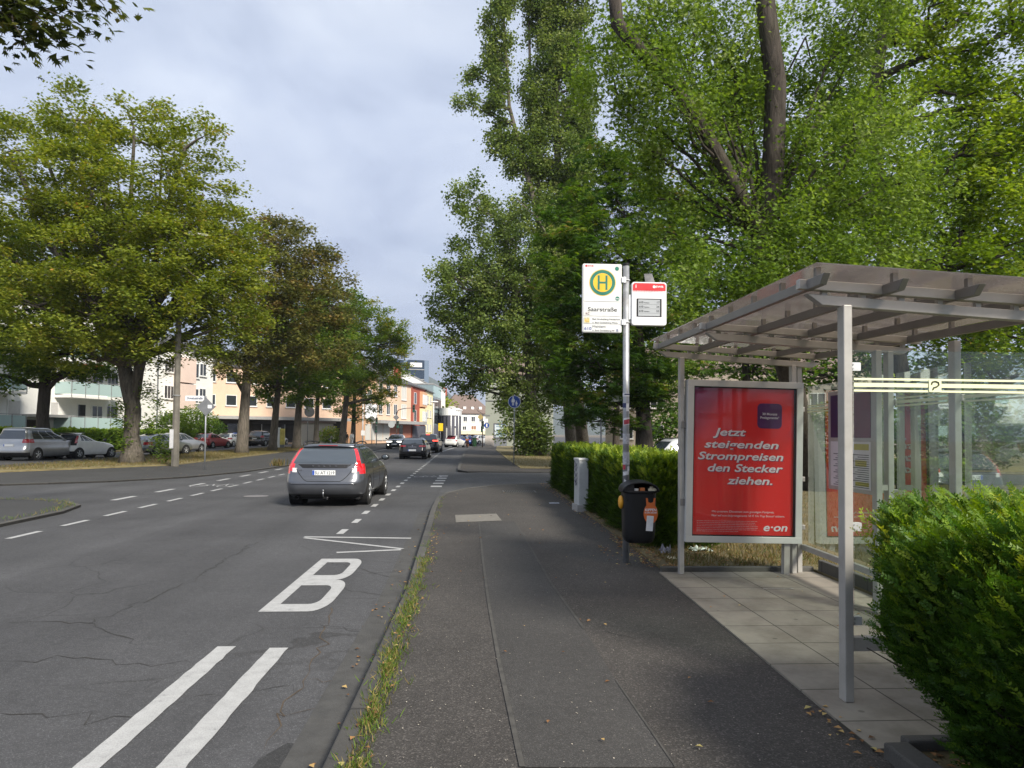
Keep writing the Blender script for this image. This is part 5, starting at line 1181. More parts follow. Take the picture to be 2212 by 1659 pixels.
# white apartment house behind the left trees
A1, d1 = Vector((-33.8, 48)), Vector((.242, .97))
fa, r1 = block('apartment_house', 'white apartment house with pale green balconies behind the left trees', 'apartment house', A1-d1*16, A1+d1*18.8, 11, 11.2, w_white, roof_slate, 2.6)
F1, F2, F3 = 1.55, 4.3, 7.05
uo_ = 16.
def urel(px, w=0.):                      # where along the wall a survey point lies
    r = ray(px, 940); k = r.x/r.y; A_, d_, n_ = fa.A, fa.d, fa.n*w
    return (k*(A_.y+n_.y)-(A_.x+n_.x))/(d_.x-k*d_.y)
def balcony(z, px0, px1, w, name='balcony'):
    u0, u1 = urel(px0, w), urel(px1, w); mb = MB(); fa.box(mb, u0, u1, z-.2, z, -.0, w); b = mb.build(name, w_white, r1)
    g = MB(); fa.box(g, u0, u1, z+.08, z+1.0, w-.02, w); fa.box(g, u0, u0+.02, z+.08, z+1.0, .0, w-.03); fa.box(g, u1-.02, u1, z+.08, z+1., .0, w-.03); g.build('balcony_glass', opal, b)
    rl = MB(); fa.box(rl, u0-.02, u1+.02, z+1.06, z+1.11, w-.04, w+.02)
    n_ = max(2, int((u1-u0)/1.1))
    for i in range(n_+1): u = u0+(u1-u0)*i/n_; fa.box(rl, u-.025, u+.025, z-.15, z+1.06, w+.001, w+.04)
    rl.build('railing', galv, b)
for z in (F1+.05, F2, F3): balcony(z, 152, 264, 1.5)
for z in (F1+.05, F2, F3): balcony(z, -75, 55, 1.5)
for z in (F1, F2, F3):
    u0 = urel(165); fa.box(MB(), u0, u0+.9, z+.1, z+2.2, -.02, .03).build('balcony_door', w_frame, r1); fa.box(MB(), u0+.08, u0+.82, z+.2, z+2.1, .03, .04).build('door_glass', w_glass, r1)
    window(fa, r1, urel(196), z+.9, 1.2, 1.2); window(fa, r1, urel(228), z+.75, 1.3, 1.4, bars=2); window(fa, r1, urel(286), z+.75, 1.1, 1.4)
    window(fa, r1, urel(13), z+.7, 1.1, 1.5, half=.95, bars=0); window(fa, r1, urel(106), z+.9, .8, 1.3, half=.9, bars=0); window(fa, r1, urel(-40), z+.8, 1.2, 1.4)
fa.box(MB(), urel(166), urel(205), F3-.25, F3-.05, .02, 1.45).build('awning', mat('awning_orange', (.62, .14, .03), .7), r1)
ud = urel(56); fa.box(MB(), ud, ud+1.9, .3, 2.35, .002, .05).build('entrance_door', mat('door_dark_brown', (.045, .03, .022), .6), r1); fa.box(MB(), ud-.4, ud+3.1, 2.55, 2.75, 0, 1.3).build('entrance_canopy', canopy_m, r1)
up_ = urel(336); fa.box(MB(), up_, up_+.1, 0, 11, .02, .12).build('downpipe', galv, r1)
# second white house with a pink bay
A2 = A1+d1*19.2+Vector((-3.9, 1.0)); A2b = A2+d1*15
fa, r2 = block('apartment_house', 'white apartment house with a pink bay beside the long peach building', 'apartment house', A2, A2b, 11, 10.6, w_white, roof_slate, 2.5)
for z in (1.4, 4.15, 6.9):
    window(fa, r2, urel(352), z+.75, 1.5, 1.4, bars=2); window(fa, r2, urel(428), z+.8, 1.2, 1.4)
    fa.box(MB(), urel(372), urel(405), z+1.0 if z < 2 else z-.2, z+2.4, .01, .9).build('bay', w_pink if z > 2 else w_white, r2)
    window(fa, r2, urel(408), z+.5, 1.5, 1.6, bars=1)
# the long peach building with shops under a canopy
A3, B3 = Vector((-33.6, 88.5)), Vector((-18.2, 100.5))
fa, r3 = block('shop_building', 'long peach building with a shop row under a grey canopy behind trees', 'shop building', A3, B3, 12, 9.9, w_peach, roof_slate, 2.4)
for z in (4.1, 7.0):
    for i in range(7): window(fa, r3, .9+i*2.6, z+.75, 1.35, 1.35, bars=0)
fa.box(MB(), .0, fa.len+.4, 3.15, 3.55, .0, 1.9).build('canopy', canopy_m, r3)
fa.box(MB(), .3, fa.len-.2, .25, 3.14, .003, .05).build('shop_front', mat('shop_front_dark', (.035, .03, .028), .6), r3)
for i in range(6):
    u = .6+i*3.1; f = fa.box(MB(), u, u+2.6, .5, 2.6, .052, .09).build('shop_window', shop_dark, r3); fa.box(MB(), u+1.27, u+1.33, .5, 2.6, .091, .11).build('mullion', w_frame, f)
    if i in (4, 5): fa.box(MB(), u+.2, u+2.4, .7, 2.5, .0905, .0955).build('shop_curtain', curtain, f)
for i in (1, 2): text('SHOP', 'shop_lettering', w_frame, r3, fa.p(1.4+i*5.2, 2.72, .07), .5, 1.4, rot=(R_(90), 0, math.atan2(fa.d.y, fa.d.x))) if False else None
# corner building in peach
A4, B4 = Vector((-14.6, 108)), Vector((-10.35, 120.3))
fa, r4 = block('corner_building', 'peach corner building with slate roof above a grey shop canopy', 'corner building', A4, B4, 11, 9.75, w_peach, roof_slate, 3.3, over=.4)
for z, hh in ((3.9, 1.75), (6.9, 1.75)):
    for i, u in enumerate((1.0, 3.7, 6.3, 9.2)): window(fa, r4, u, z+.55 if i < 3 else z+.1, 1.25 if i < 3 else 1.9, hh if i < 3 else 2.3, glass=w_glass if i < 3 else curtain)
fa.box(MB(), -1.6, fa.len+3., 3.02, 3.5, .0, 1.7).build('canopy', canopy_m, r4)
fa.box(MB(), 5.2, fa.len-.05, .1, 3.0, .004, .06).build('shop_front', w_brick, r4); fa.box(MB(), 8.4, 9.7, .1, 2.9, .062, .1).build('shop_door', shop_dark, r4)
for i in range(2): f = fa.box(MB(), .2+i*2.4, 2.35+i*2.4, .55, 2.9, .004, .08).build('shop_window', curtain, r4); fa.box(MB(), .2+i*2.4, 2.35+i*2.4, .45, .54, .0, .12).build('sill', sill_m, f)
fa.box(MB(), -3.4, -.0, .0, 9.75, -10.99, -.01).build('side_wing', w_orange, r4)
fa.box(MB(), -3.45, .25, 3.7, 5.9, .02, .2).build('shop_sign', mat('sign_board_white', (.80, .80, .80), .5), r4); window(fa, r4, -2.6, 6.4, 1.3, 1.6)
for i in range(2): fa.box(MB(), -3.2+i*1.7, -1.7+i*1.7, .5, 2.9, .0, .06).build('shop_window', curtain, r4)
c = fa.p(4, 12.2, -4.5); MB().box(c[0]-.5, c[0]+.5, c[1]-.4, c[1]+.4, 11.5, 13.6).build('chimney', w_brick, r4)
for i, u in enumerate((4.5, 8.)): p = fa.p(u, 11.1, -2.2); MB().box(p[0]-.45, p[0]+.45, p[1]-.5, p[1]+.5, 10.9, 11.45).build('roof_light', alu, r4)
def street_block(name, label, cat, px0, px1, Y0, Y1, h, wallm, roofm=None, rh=0, flat=False, depth=12, **k):
    a, b = at(px0, 940, Y0), at(px1, 940, Y1); return block(name, label, cat, (a.x, a.y), (b.x, b.y), depth, h, wallm, roofm, rh, flat, **k)
fa, r = street_block('town_house', 'narrow brick red town house with tall white window bays', 'town house', 889.5, 918, 121, 132, 9.7, w_red, roof_slate, 2.6)
for z in (3.3, 6.3):
    fa.box(MB(), fa.len*.55, fa.len*.93, z, z+2.7, .0, .5).build('bay', w_yel if z < 5 else w_orange, r)
    for u0, u1 in ((.12, .30), (.56, .72), (.75, .92)): window(fa, r, fa.len*u0, z+.3, fa.len*(u1-u0), 2., bars=0, sill=False) if u0 < .5 else fa.box(MB(), fa.len*u0, fa.len*u1, z+.4, z+2.2, .5, .55).build('window', w_frame, r)
fa.box(MB(), .3, fa.len-.3, .1, 2.9, .0, .2).build('shop_front', w_dark, r); fa.box(MB(), fa.len*.2, fa.len*.45, 0, 10.8, .02, .7).build('stair_tower', w_frame, r) if False else None
c = fa.p(1.5, 11, -3); MB().box(c[0]-.6, c[0]+.6, c[1]-.5, c[1]+.5, 11, 13.2).build('chimney', w_red, r)
fa, r = street_block('town_house', 'narrow pale yellow town house with a slate roof', 'town house', 918.3, 934, 132.2, 141, 9.6, w_yel, roof_slate, 2.8)
for z in (1.9, 4.6, 7.2):
    for u0 in (.15, .55): window(fa, r, fa.len*u0, z, fa.len*.26, 1.4, bars=0, frame=w_cream, glass=curtain)
fa.box(MB(), fa.len*.3, fa.len*.75, .1, 1.6, .0, .12).build('shop_window', mat('shop_yellow', (.72, .52, .06), .6), r)
fa, r = street_block('office_building', 'grey glass fronted office building beside the yellow house', 'office building', 934.3, 952, 142, 153, 11.3, mat('glass_cladding', (.30, .38, .40), .2, .3, .1), canopy_m, 0, True)
for z in (3.6, 6.4, 9.): 
    for u0 in (.04, .36, .68): fa.box(MB(), fa.len*u0, fa.len*(u0+.28), z, z+2.2, .01, .07).build('window', w_glass if z < 8 else opal, r)
fa.box(MB(), .1, fa.len-.1, .1, 3.2, .0, .3).build('shop_front', w_dark, r)
fa, r = street_block('office_building', 'large white flat roofed building rising behind the street houses', 'office building', 862, 936, 143, 195, 14.2, w_white, canopy_m, 0, True, depth=16)
fa, r = street_block('office_building', 'white cantilevered block right of the large white building', 'office building', 936.5, 961, 158, 170, 11.9, w_white, canopy_m, 0, True, depth=10)
for u0 in (.1, .4, .7): fa.box(MB(), fa.len*u0, fa.len*(u0+.2), 3, 8, .01, .05).build('window', w_glass, r)
# curved corner building with a white fascia
cc = at(972, 940, 150); arc = []
for i in range(13):
    t = R_(-165+i*11); arc.append((cc.x+2.3*math.cos(t), cc.y+3.5*math.sin(t)))
r = thing('curved_shop_building', 'curved dark shop building with a broad white fascia at the bend', 'shop building', (cc.x, cc.y, 0))
base = arc+[(cc.x+2.2, cc.y+9), (cc.x-2.2, cc.y+9)]
MB().prism(base, 0, 5.3).build('wall', w_dark, r); bigger = [(cc.x+(x-cc.x)*1.03, cc.y+(y-cc.y)*1.03) for x, y in base]; MB().prism(bigger, 5.3, 6.85).build('fascia', w_frame, r)
for i in range(1, 11, 2):
    (x0, y0), (x1, y1) = arc[i], arc[i+1]; f = Facade((x0, y0), (x1, y1)); f.box(MB(), .1, f.len-.1, 3.1, 5.1, .01, .06).build('window', w_glass if i < 7 else w_frame, r); f.box(MB(), .1, f.len-.1, .3, 2.7, .01, .08).build('shop_window', curtain if i % 4 == 1 else shop_dark, r)
# white house with the brown roof
fa, r = street_block('white_house', 'white house with a steep brown tiled roof and small dormers', 'house', 962, 1064, 172, 175, 6.6, w_white, roof_brown, 4.8, depth=13, over=.4)
for i, u in enumerate((4.4, 6.4, 8.4)):
    for z in (1.0, 3.9) if False else (3.9,): window(fa, r, u, 4.5, 1.0, 1.25)
    fa.box(MB(), u+.25, u+.95, 7.5, 8.2, -3.0, -1.0).build('dormer', w_frame, r)
window(fa, r, 4.2, 2.4, 1.0, 1.0); window(fa, r, 6.4, 2.5, 1.3, 1., glass=mat('brown_shutter', (.26, .12, .06), .7))
sh_a = fa.box(MB(), 3.2, fa.len, 1.4, 2.3, .02, 1.6).build('awning', mat('awning_cream', (.74, .66, .46), .8), r)
fa.box(MB(), .2, fa.len-.4, .1, 1.38, .002, .03).build('shop_front', mat('shop_front_brown', (.12, .07, .05), .7), r)
c = fa.p(1.2, 12, -6); MB().box(c[0]-.4, c[0]+.4, c[1]-.4, c[1]+.4, 11, 13).build('chimney', w_red, r)
# sage green end house with the notice board
gx = at(1048, 940, 94); 
fa, r5 = block('sage_house', 'sage green house end with a pale plinth near the poplars', 'house', (gx.x, 94), (gx.x+9, 93.7), 9, 9.6, w_sage, roof_brown, 3.2, over=.3)
fa.box(MB(), 0, 2.2, 0, 1.35, .004, .06).build('plinth', render_mat('render_plinth', (.55, .50, .45)), r5); fa.box(MB(), -.02, 3.4, 5.9, 6.0, .002, .05).build('ledge', w_dark, r5)
nb_ = thing('notice_board', 'dark framed notice board with a pale poster by the sage house', 'notice board', (at(1081, 940, 91.5).x, 91.5, 0))
p0, p1 = at(1066, 917, 91.5), at(1096, 985, 91.5)
MB().box(p0.x, p1.x, 91.45, 91.6, 1.0, p0.z+.15).build('frame', w_dark, nb_); MB().box(p0.x+.15, p1.x-.15, 91.4, 91.45, 1.15, p0.z).build('poster', mat('pale_poster', (.55, .62, .66), .4), nb_)
MB().box(p0.x+.1, p1.x-.1, 91.46, 91.6, -.1, 1.0).build('board_base', mat('base_grey', (.16, .17, .19), .7), nb_)
tb = MB()
for i, z in enumerate((2.75, 2.5, 2.1, 1.9, 1.5, 1.3)): tb.box(p0.x+.35, p1.x-.35-.2*(i % 2), 91.385, 91.398, z, z+.07+(.1 if i == 4 else 0))
tb.tube([((p0.x+p1.x)/2+.18*math.cos(t), 91.39, 3.3+.2*math.sin(t)) for t in np.linspace(2.6, 6.6, 12)], .05, 5)
tb.build('poster_print', mat('poster_blue', (.10, .20, .28), .5), nb_)
# dark glass towers far behind
for nm, x0, x1, top, lab in (('office_tower', 846, 881, 776, 'dark blue glass tower with roof antennas, left of the pair'), ('office_tower', 882.5, 926, 777, 'dark blue glass tower with a white sign band, right of the pair')):
    a, b = at(x0, top, 260), at(x1, top, 262); z = a.z
    fa, r = block(nm, lab, 'office tower', (a.x, 260), (b.x, 262), 22, z, mat('tower_glass', (.035, .055, .085), .25, .2, .15), None)
    for k in range(9): 
        fa.box(MB(), -.05, fa.len+.05, z-3.6-k*3.6, z-3.35-k*3.6, .0, .12).build('floor_band', canopy_m, r)
    fa.box(MB(), fa.len-1.6, fa.len+.1, 0, z+.01, -.4, .15).build('corner_pier', mat('tower_pier', (.14, .19, .26), .4), r)
    if x0 > 880: fa.box(MB(), .6, fa.len-2.5, z-2.6, z-1.0, .0, .2).build('sign_band', w_frame, r)
    else:
        for dxx in (-.8, .6, 2.): 
            p = at(851, 720, 258); MB().box(p.x+dxx-.35, p.x+dxx+.35, 264, 264.4, z+9.3, z+12.8).build('antenna', w_frame, r)
        MB().cyl((p.x+.6, 264.6, z), (p.x+.6, 264.6, z+12.5), .18, 8).build('antenna_mast', galv, r)
# small shed by the trees at the crossing and a pale building behind the right hand trees
a = at(679, 940, 88); sd_ = thing('shed', 'small grey shed with a flat roof between the trunks', 'shed', (a.x, 88, 0)); MB().box(a.x-1.6, a.x+1.7, 88, 91, 0, 2.7).build('wall', render_mat('render_grey', (.42, .39, .34)), sd_); MB().box(a.x-1.9, a.x+2., 87.8, 91.2, 2.7, 2.95).build('roof', roof_brown, sd_)
fa, r6 = block('pale_house', 'pale house glimpsed between the right hand trunks', 'house', (14, 74), (40, 66), 10, 8.5, render_mat('render_beige', (.36, .31, .26)), roof_brown, 3.5)
for i in range(8): window(fa, r6, 1.5+i*3.1, 1.2, 1.4, 1.5); window(fa, r6, 1.5+i*3.1, 4.4, 1.4, 1.5)
# far wooded hills
def hill(name, pts, Y, m, depth=900, fz=-60):
    mb = MB(); n = len(pts)
    for px, py in pts: p = at(px, py, Y); mb.v += [(p.x, Y, p.z), (p.x, Y-depth, fz), (p.x, Y+depth, fz)]
    for i in range(n-1): mb.f += [(3*i+1, 3*i+4, 3*i+3, 3*i), (3*i, 3*i+3, 3*i+5, 3*i+2)]
    return structure(mb.build(name, m, smooth=False))
hm_ = mat('wooded_hill', (.035, .05, .03), .95, 0, .35, .02, .6, .05)
xs = list(np.linspace(-900, 3100, 90)); pts = []
for x in xs:
    y = 905-34*math.exp(-((x-400)/420)**2)-96*math.exp(-((x-895)/80)**2)-26*math.exp(-((x-1500)/500)**2)+random.uniform(-2, 2); pts.append((x, y))
hill('hills', pts, 2600, hm_)

# ------------------------------------------------------------------ trees and hedges
bark_grey = bark_mat('bark_grey', (.115, .10, .082)); bark_dark = bark_mat('bark_dark', (.062, .052, .043)); bark_mossy = bark_mat('bark_mossy', (.085, .075, .055), .4)
lf_maple = leaf_mat('leaves_maple_turning', [(0, (.088, .135, .024)), (.4, (.18, .235, .037)), (.72, (.29, .32, .055)), (.92, (.39, .32, .07)), (1, (.45, .27, .075))], .48)
lf_green = leaf_mat('leaves_mid_green', [(0, (0.065, 0.124, 0.023)), (.5, (0.130, 0.215, 0.034)), (1, (0.234, 0.305, 0.052))], .48)
lf_olive = leaf_mat('leaves_olive_brown', [(0, (.075, .092, .026)), (.45, (.155, .165, .042)), (.8, (.225, .20, .055)), (1, (.28, .19, .07))], .42)
lf_yel = leaf_mat('leaves_yellow_green', [(0, (0.100, 0.173, 0.028)), (.5, (0.209, 0.299, 0.039)), (.85, (0.344, 0.344, 0.054)), (1, (0.450, 0.344, 0.072))], .4)
lf_pop = leaf_mat('leaves_poplar', [(0, (0.068, 0.111, 0.029)), (.5, (0.137, 0.195, 0.044)), (.85, (0.221, 0.280, 0.078)), (1, (0.338, 0.377, 0.156))], .4, .42)
lf_chest = leaf_mat('leaves_chestnut', [(0, (0.033, 0.074, 0.017)), (.5, (0.069, 0.138, 0.023)), (.9, (0.138, 0.212, 0.033)), (1, (0.195, 0.163, 0.048))], .44)
lf_silver = leaf_mat('leaves_silver_maple', [(0, (0.090, 0.157, 0.028)), (.5, (0.163, 0.255, 0.043)), (.85, (0.240, 0.336, 0.071)), (1, (0.325, 0.399, 0.172))], .48)
lf_lime = leaf_mat('leaves_fresh_maple', [(0, (0.096, 0.162, 0.025)), (.5, (0.180, 0.274, 0.040)), (1, (0.288, 0.362, 0.064))], .48)
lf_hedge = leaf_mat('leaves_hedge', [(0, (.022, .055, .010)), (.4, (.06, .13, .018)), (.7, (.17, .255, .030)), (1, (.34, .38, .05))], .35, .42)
lf_yew = leaf_mat('leaves_conifer_hedge', [(0, (.028, .055, .010)), (.45, (.065, .120, .017)), (.75, (.16, .23, .025)), (1, (.28, .34, .04))], .34)
def blob(px, py, Y, r, rz=None, ry=None): p = at(px, py, Y); return ((p.x, p.y, p.z), (r, ry or r, rz or r))
def pts_(*a): return [at(*q) for q in a]
def bl(Y, k, rows): return [blob(px, py, Y+dy, r*k, r*k*(rz or 1)) for px, py, r, rz, dy in rows]

# big maple on the verge at the left, a forked knobbly trunk
t0 = gd(285, 1000)
T = [t0, at(284, 940, t0.y), at(287, 880, t0.y), at(278, 830, t0.y), at(268, 790, t0.y)]
R3 = [.44, .36, .37, .40, .30]
fork = [([at(288, 868, t0.y), at(300, 800, t0.y), at(322, 720, t0.y-.3), at(345, 640, t0.y-.6), at(362, 540, t0.y-.8)], [.30, .25, .20, .15, .08]),
        ([at(272, 800, t0.y), at(262, 740, t0.y+.4), at(250, 640, t0.y+.8), at(240, 500, t0.y+.6), at(225, 360, t0.y+.4)], [.28, .22, .18, .12, .05]),
        ([at(345, 640, t0.y-.6), at(335, 560, t0.y-.6), at(345, 430, t0.y-.5), at(350, 330, t0.y)], [.13, .1, .07, .03])]
bls = bl(t0.y, 1, [(95, 330, 3.0, .8, 0), (190, 260, 2.2, .75, .5), (290, 300, 2.4, .8, 0), (400, 320, 2.3, .8, -.5), (60, 430, 2.8, .8, -1), (200, 400, 3.0, .8, -2.2), (330, 430, 2.8, .8, -2), (440, 420, 2.1, .8, 0),
    (120, 540, 3.0, .8, -2), (260, 540, 3.1, .8, -2.8), (400, 530, 2.6, .8, -1.8), (490, 500, 2.0, .8, 0), (80, 660, 2.9, .75, -2), (210, 660, 2.8, .75, -2.6), (340, 650, 2.5, .75, -2.4), (450, 620, 2.4, .8, -1), (520, 590, 1.5, .8, 0), (440, 720, 2.0, .7, -1), (150, 740, 2.2, .55, -2.), (330, 745, 1.9, .55, -2), (470, 545, 1.8, .8, -.8), (20, 560, 2.6, .8, 0), (210, 480, 2.6, .8, 2), (330, 560, 2.6, .8, 2.4), (20, 330, 1.9, .8, .6), (395, 575, 1.5, .8, -3.0), (400, 480, 1.3, .8, -2.6), (390, 650, 1.2, .7, -3.0), (500, 680, 1.6, .7, 0)])
tree('maple_tree', 'largest turning maple with a knobbly forked trunk beside the concrete lamp post', 'tree', T, R3, bls, 5.6, 84, .36, MAPLE, .205, lf_maple, bark_grey, 'trees on the left verge', .6, .45, .40, .14, 5, 1, fork, .022, .3)
# shoots at its foot and on the knobbly trunk
sp = []
for px, py, n, s_ in ((345, 960, 260, .35), (322, 915, 160, .22), (318, 848, 200, .28), (345, 790, 200, .4), (268, 960, 120, .25), (262, 915, 180, .3), (258, 880, 150, .2), (360, 985, 120, .25), (340, 870, 120, .25)):
    p = at(px, py, t0.y-.5); sp.append(np.array([p.x, p.y, p.z])+rng.normal(size=(n, 3))*s_*np.array([.8, .6, 1]))
sx = np.concatenate(sp); shoots = thing('trunk_shoots', 'leafy shoots sprouting from the knobbly maple trunk', 'shoots', (t0.x, t0.y-.5, 0)); leaves('shoot_leaves', sx, MAPLE, .17, lf_green, shoots, .5)
stk = MB()
for px, py in ((345, 960), (268, 960), (262, 900), (318, 850)): p = at(px, py, t0.y-.5); stk.tube([(t0.x+.1, t0.y-.35, max(.1, p.z-.9)), (p.x, p.y, p.z+.2)], [.018, .006], 5)
stk.build('shoot_stems', bark_grey, shoots)
# darker maple at the far left
t1 = gd(95, 991); T1 = [t1, at(92, 900, t1.y), at(97, 840, t1.y), at(100, 770, t1.y), at(98, 640, t1.y)]
b1_ = bl(t1.y, 1, [(60, 700, 3.2, .75, -1), (-40, 640, 3.4, .8, 0), (110, 770, 2.2, .55, -1.2), (30, 780, 2.2, .5, -1.2), (190, 760, 2.4, .6, 0), (-90, 740, 2.8, .7, -1), (60, 560, 3.4, .8, .8), (230, 800, 1.5, .5, -.4), (-60, 520, 3, .8, 0), (150, 620, 3, .8, 1), (-30, 810, 1.5, .5, -1.0)])
tree('maple_tree', 'dark green maple with a straight trunk in front of the silver van', 'tree', T1, [.36, .31, .30, .25, .12], b1_, 5.6, 74, .36, MAPLE, .22, lf_green, bark_dark, 'trees on the left verge', .55, .4, .5, .12, 4, 1,
     [([at(96, 850, t1.y), at(120, 822, t1.y-.3), at(150, 808, t1.y-.6), at(190, 790, t1.y-.8)], [.14, .12, .10, .05])])
# row further along the verge
def verge_tree(label, px, py, Y0, rad, bls_, lm, size, per=4., trunk_top=None, extra=None, bm=bark_grey, shp=MAPLE, nl=62):
    g = gd(px, py); Y = g.y; top = trunk_top or (px+4, 700)
    T_ = [g]+[at(px+(top[0]-px)*f, py+(top[1]-py)*f, Y) for f in (.35, .6, .8, 1)]
    tree('maple_tree', label, 'tree', T_, [rad, rad*.85, rad*.75, rad*.55, rad*.2], bl(Y, 1, bls_), per, nl, .40, shp, size*.85, lm, bm, 'trees on the left verge', .55, .45, .55, .1, 4, 1, extra, .025)
verge_tree('olive brown maple, first tree after the concrete lamp post', 522, 979, 0, .40, [(560, 520, 2.6, .85, 0), (640, 540, 2.8, .85, .4), (700, 590, 2.6, .85, .8), (560, 620, 3.1, .85, -1.4), (650, 640, 3.0, .85, -1.2), (720, 660, 2.2, .85, .2), (500, 680, 2.9, .8, -1), (590, 730, 3.0, .75, -1.2), (680, 740, 2.8, .75, -1), (530, 790, 2.2, .6, -1), (600, 480, 1.6, .8, .4), (470, 760, 1.8, .7, -.4)], lf_olive, .31, 5.5,
           (545, 640), [([at(527, 850, 56), at(500, 800, 55.5), at(470, 760, 55)], [.16, .12, .05]), ([at(532, 800, 56), at(575, 740, 55.8), at(640, 660, 56)], [.2, .14, .05])])
verge_tree('leaning maple second after the concrete lamp post', 588, 974, 0, .32, [(620, 690, 2.8, .8, 0), (580, 760, 2.8, .75, -.8), (650, 770, 3., .7, -.6), (690, 700, 2.8, .8, .5), (600, 830, 2.2, .55, -.6), (560, 830, 1.9, .5, 0)], lf_green, .35, 4.5, (612, 720), [([at(596, 890, 62), at(580, 850, 62), at(560, 820, 62)], [.15, .1, .04])])
verge_tree('green maple with a pale trunk third after the lamp post', 640, 970, 0, .36, [(660, 680, 3.2, .8, 0), (640, 760, 3.2, .7, -.8), (720, 740, 3.2, .75, 0), (690, 820, 2.8, .5, -.8), (650, 850, 2.0, .5, -.5), (730, 660, 2.6, .8, .6)], lf_green, .35, 4.5, (655, 720), [([at(650, 860, 70), at(672, 820, 70), at(700, 780, 70)], [.18, .14, .06])])
verge_tree('yellow green maple leaning over the street at the end of the row', 738, 964, 0, .38, [(790, 690, 3.2, .8, 0), (760, 740, 3.8, .8, -.8), (820, 750, 3.2, .8, 0), (850, 720, 2.0, .8, .6), (740, 820, 3.2, .65, -.8), (800, 830, 3.0, .6, -.6), (845, 800, 2.2, .7, 0), (770, 670, 2.0, .8, .4), (850, 765, 1.6, .8, 0), (835, 855, 1.4, .5, 0), (720, 700, 3, .8, 1), (875, 735, 1.2, .8, 0)], lf_yel, .37, 4.5, (760, 740))
verge_tree('small maple trunk standing beside the advertising column', 682, 967, 0, .26, [(700, 800, 3., .6, 0), (650, 830, 2.4, .5, 0), (740, 790, 2.8, .6, .6), (720, 850, 2, .5, 0)], lf_green, .33, 4.0, (690, 760))
verge_tree('dark maple standing close to the corner shop', 762, 962, 0, .3, [(770, 830, 2.6, .6, 0), (800, 870, 2.2, .5, 0), (745, 870, 2.4, .5, 0), (775, 900, 1.6, .5, 0)], lf_green, .33, 3.6, (768, 800))
# branch tips of a nearer tree hanging into the top left corner
bt = thing('maple_tree', 'overhanging maple whose branch tips show in the top left corner', 'tree', (-12.5, 9.0, 0))
Yb = 11.
tw_p = []; mbb = MB(); mbb.tube([(-12.5, 9, -.1), (-12.4, 9, 3), (-12.2, 9.2, 6), (-11.6, 9.6, 9.2)], [.34, .27, .24, .16], 10)
for (x0, y0), (x1, y1) in (((-160, -80), (150, 105)), ((-120, -120), (255, 5)), ((-160, -20), (20, 90)), ((-60, -90), (110, 60)), ((0, -110), (190, 30)), ((-150, -60), (60, 40)), ((60, -100), (225, 12)), ((-100, -60), (85, 88)), ((-140, -90), (140, 40)), ((-140, -50), (125, 70))):
    a, b = at(x0, y0, Yb), at(x1, y1, Yb-.4+random.random()*.8); p = wiggle(a, b, 9, .08); mbb.tube([tuple(q_) for q_ in p], list(np.linspace(.03, .006, 9)), 5); tw_p.append(np.repeat(p[3:], 13, 0)+rng.normal(size=((len(p)-3)*13, 3))*.16)
mbb.tube([(-11.6, 9.6, 9.2), tuple(at(-160, -60, Yb))], [.14, .05], 7); mbb.build('trunk', bark_dark, bt, True)
leaves('crown', np.concatenate(tw_p), MAPLE, .19, leaf_mat('leaves_dark_olive', [(0, (.025, .038, .010)), (.6, (.06, .08, .018)), (.9, (.12, .14, .03)), (1, (.15, .11, .035))], .3), bt, .5)

# poplars beyond the side road
def poplar(label, base, px_y, rad, bls_, Y, extra=None, per=8., size=.175):
    T_ = [base]+[at(px, py, Y) for px, py in px_y]
    tree('poplar_tree', label, 'tree', T_, rad, bls_, per, 62, .30, ROUND, size, lf_pop, bark_grey, 'poplars by the far pavement', .3, .45, 1., .12, 6, 1, extra)
Yp = 54.
g = gd(1160, 985); rows = []
for px, py, r, rz in ((945, 585, .9, .8), (965, 610, 1.3, .9), (1000, 560, 1.4, 1.1), (1020, 440, 1.7, 1.2), (1060, 500, 2.2, 1.1), (1020, 620, 2.3, 1), (990, 690, 2.0, .9), (960, 660, 1.5, .9), (1060, 600, 2.4, 1), (1110, 520, 2.2, 1.2), (1050, 700, 2.6, .9), (1110, 640, 2.6, 1), (1160, 600, 2.2, 1.2), (1010, 770, 2.0, .8), (1060, 790, 2.2, .8), (1120, 740, 2.6, .9), (1170, 700, 2.4, 1), (980, 830, 1.0, .7), (1030, 830, 1.1, .6), (1120, 860, 1.8, .8), (1140, 850, 2.2, .8), (1110, 920, 1.5, .7), (1150, 950, 1.4, .7), (990, 250, .0, 0), (950, 725, .9, .8), (1190, 800, 2, .9), (1150, 450, 1.6, 1.2), (1190, 560, 1.8, 1.1), (1205, 690, 1.8, 1)):
    if r: rows.append((px, py, r, rz, random.uniform(-1.5, 1.5)))
poplar('broad lower poplar leaning over the far pavement with bare twisted twigs', g, [(1150, 880), (1140, 740), (1110, 600), (1085, 480)], [.5, .42, .32, .2, .08], bl(Yp, 1, rows), Yp)
g = gd(1235, 980); rows = [(1078, y, .85+.2*random.random(), 1.9, random.uniform(-.5, .5)) for y in (20, 110, 200, 290)]+[(1050, 40, .5, 1.5, 0), (1110, 330, 1.3, 1.4, 0), (1010, 160, .5, .6, 0), (1030, 150, .4, .6, 0), (995, 222, .55, .6, 0), (1020, 215, .6, .6, 0), (1045, 230, .7, .7, 0), (1100, -40, 1.2, 2, 0), (1130, -100, 1.5, 2, 0), (1065, 120, .7, 1.5, 0)]
poplar('slender poplar spire nearest the sky', g, [(1215, 700), (1150, 420), (1100, 230), (1082, -60)], [.42, .34, .22, .14, .06], bl(Yp+1, 1, rows), Yp+1, per=17.)
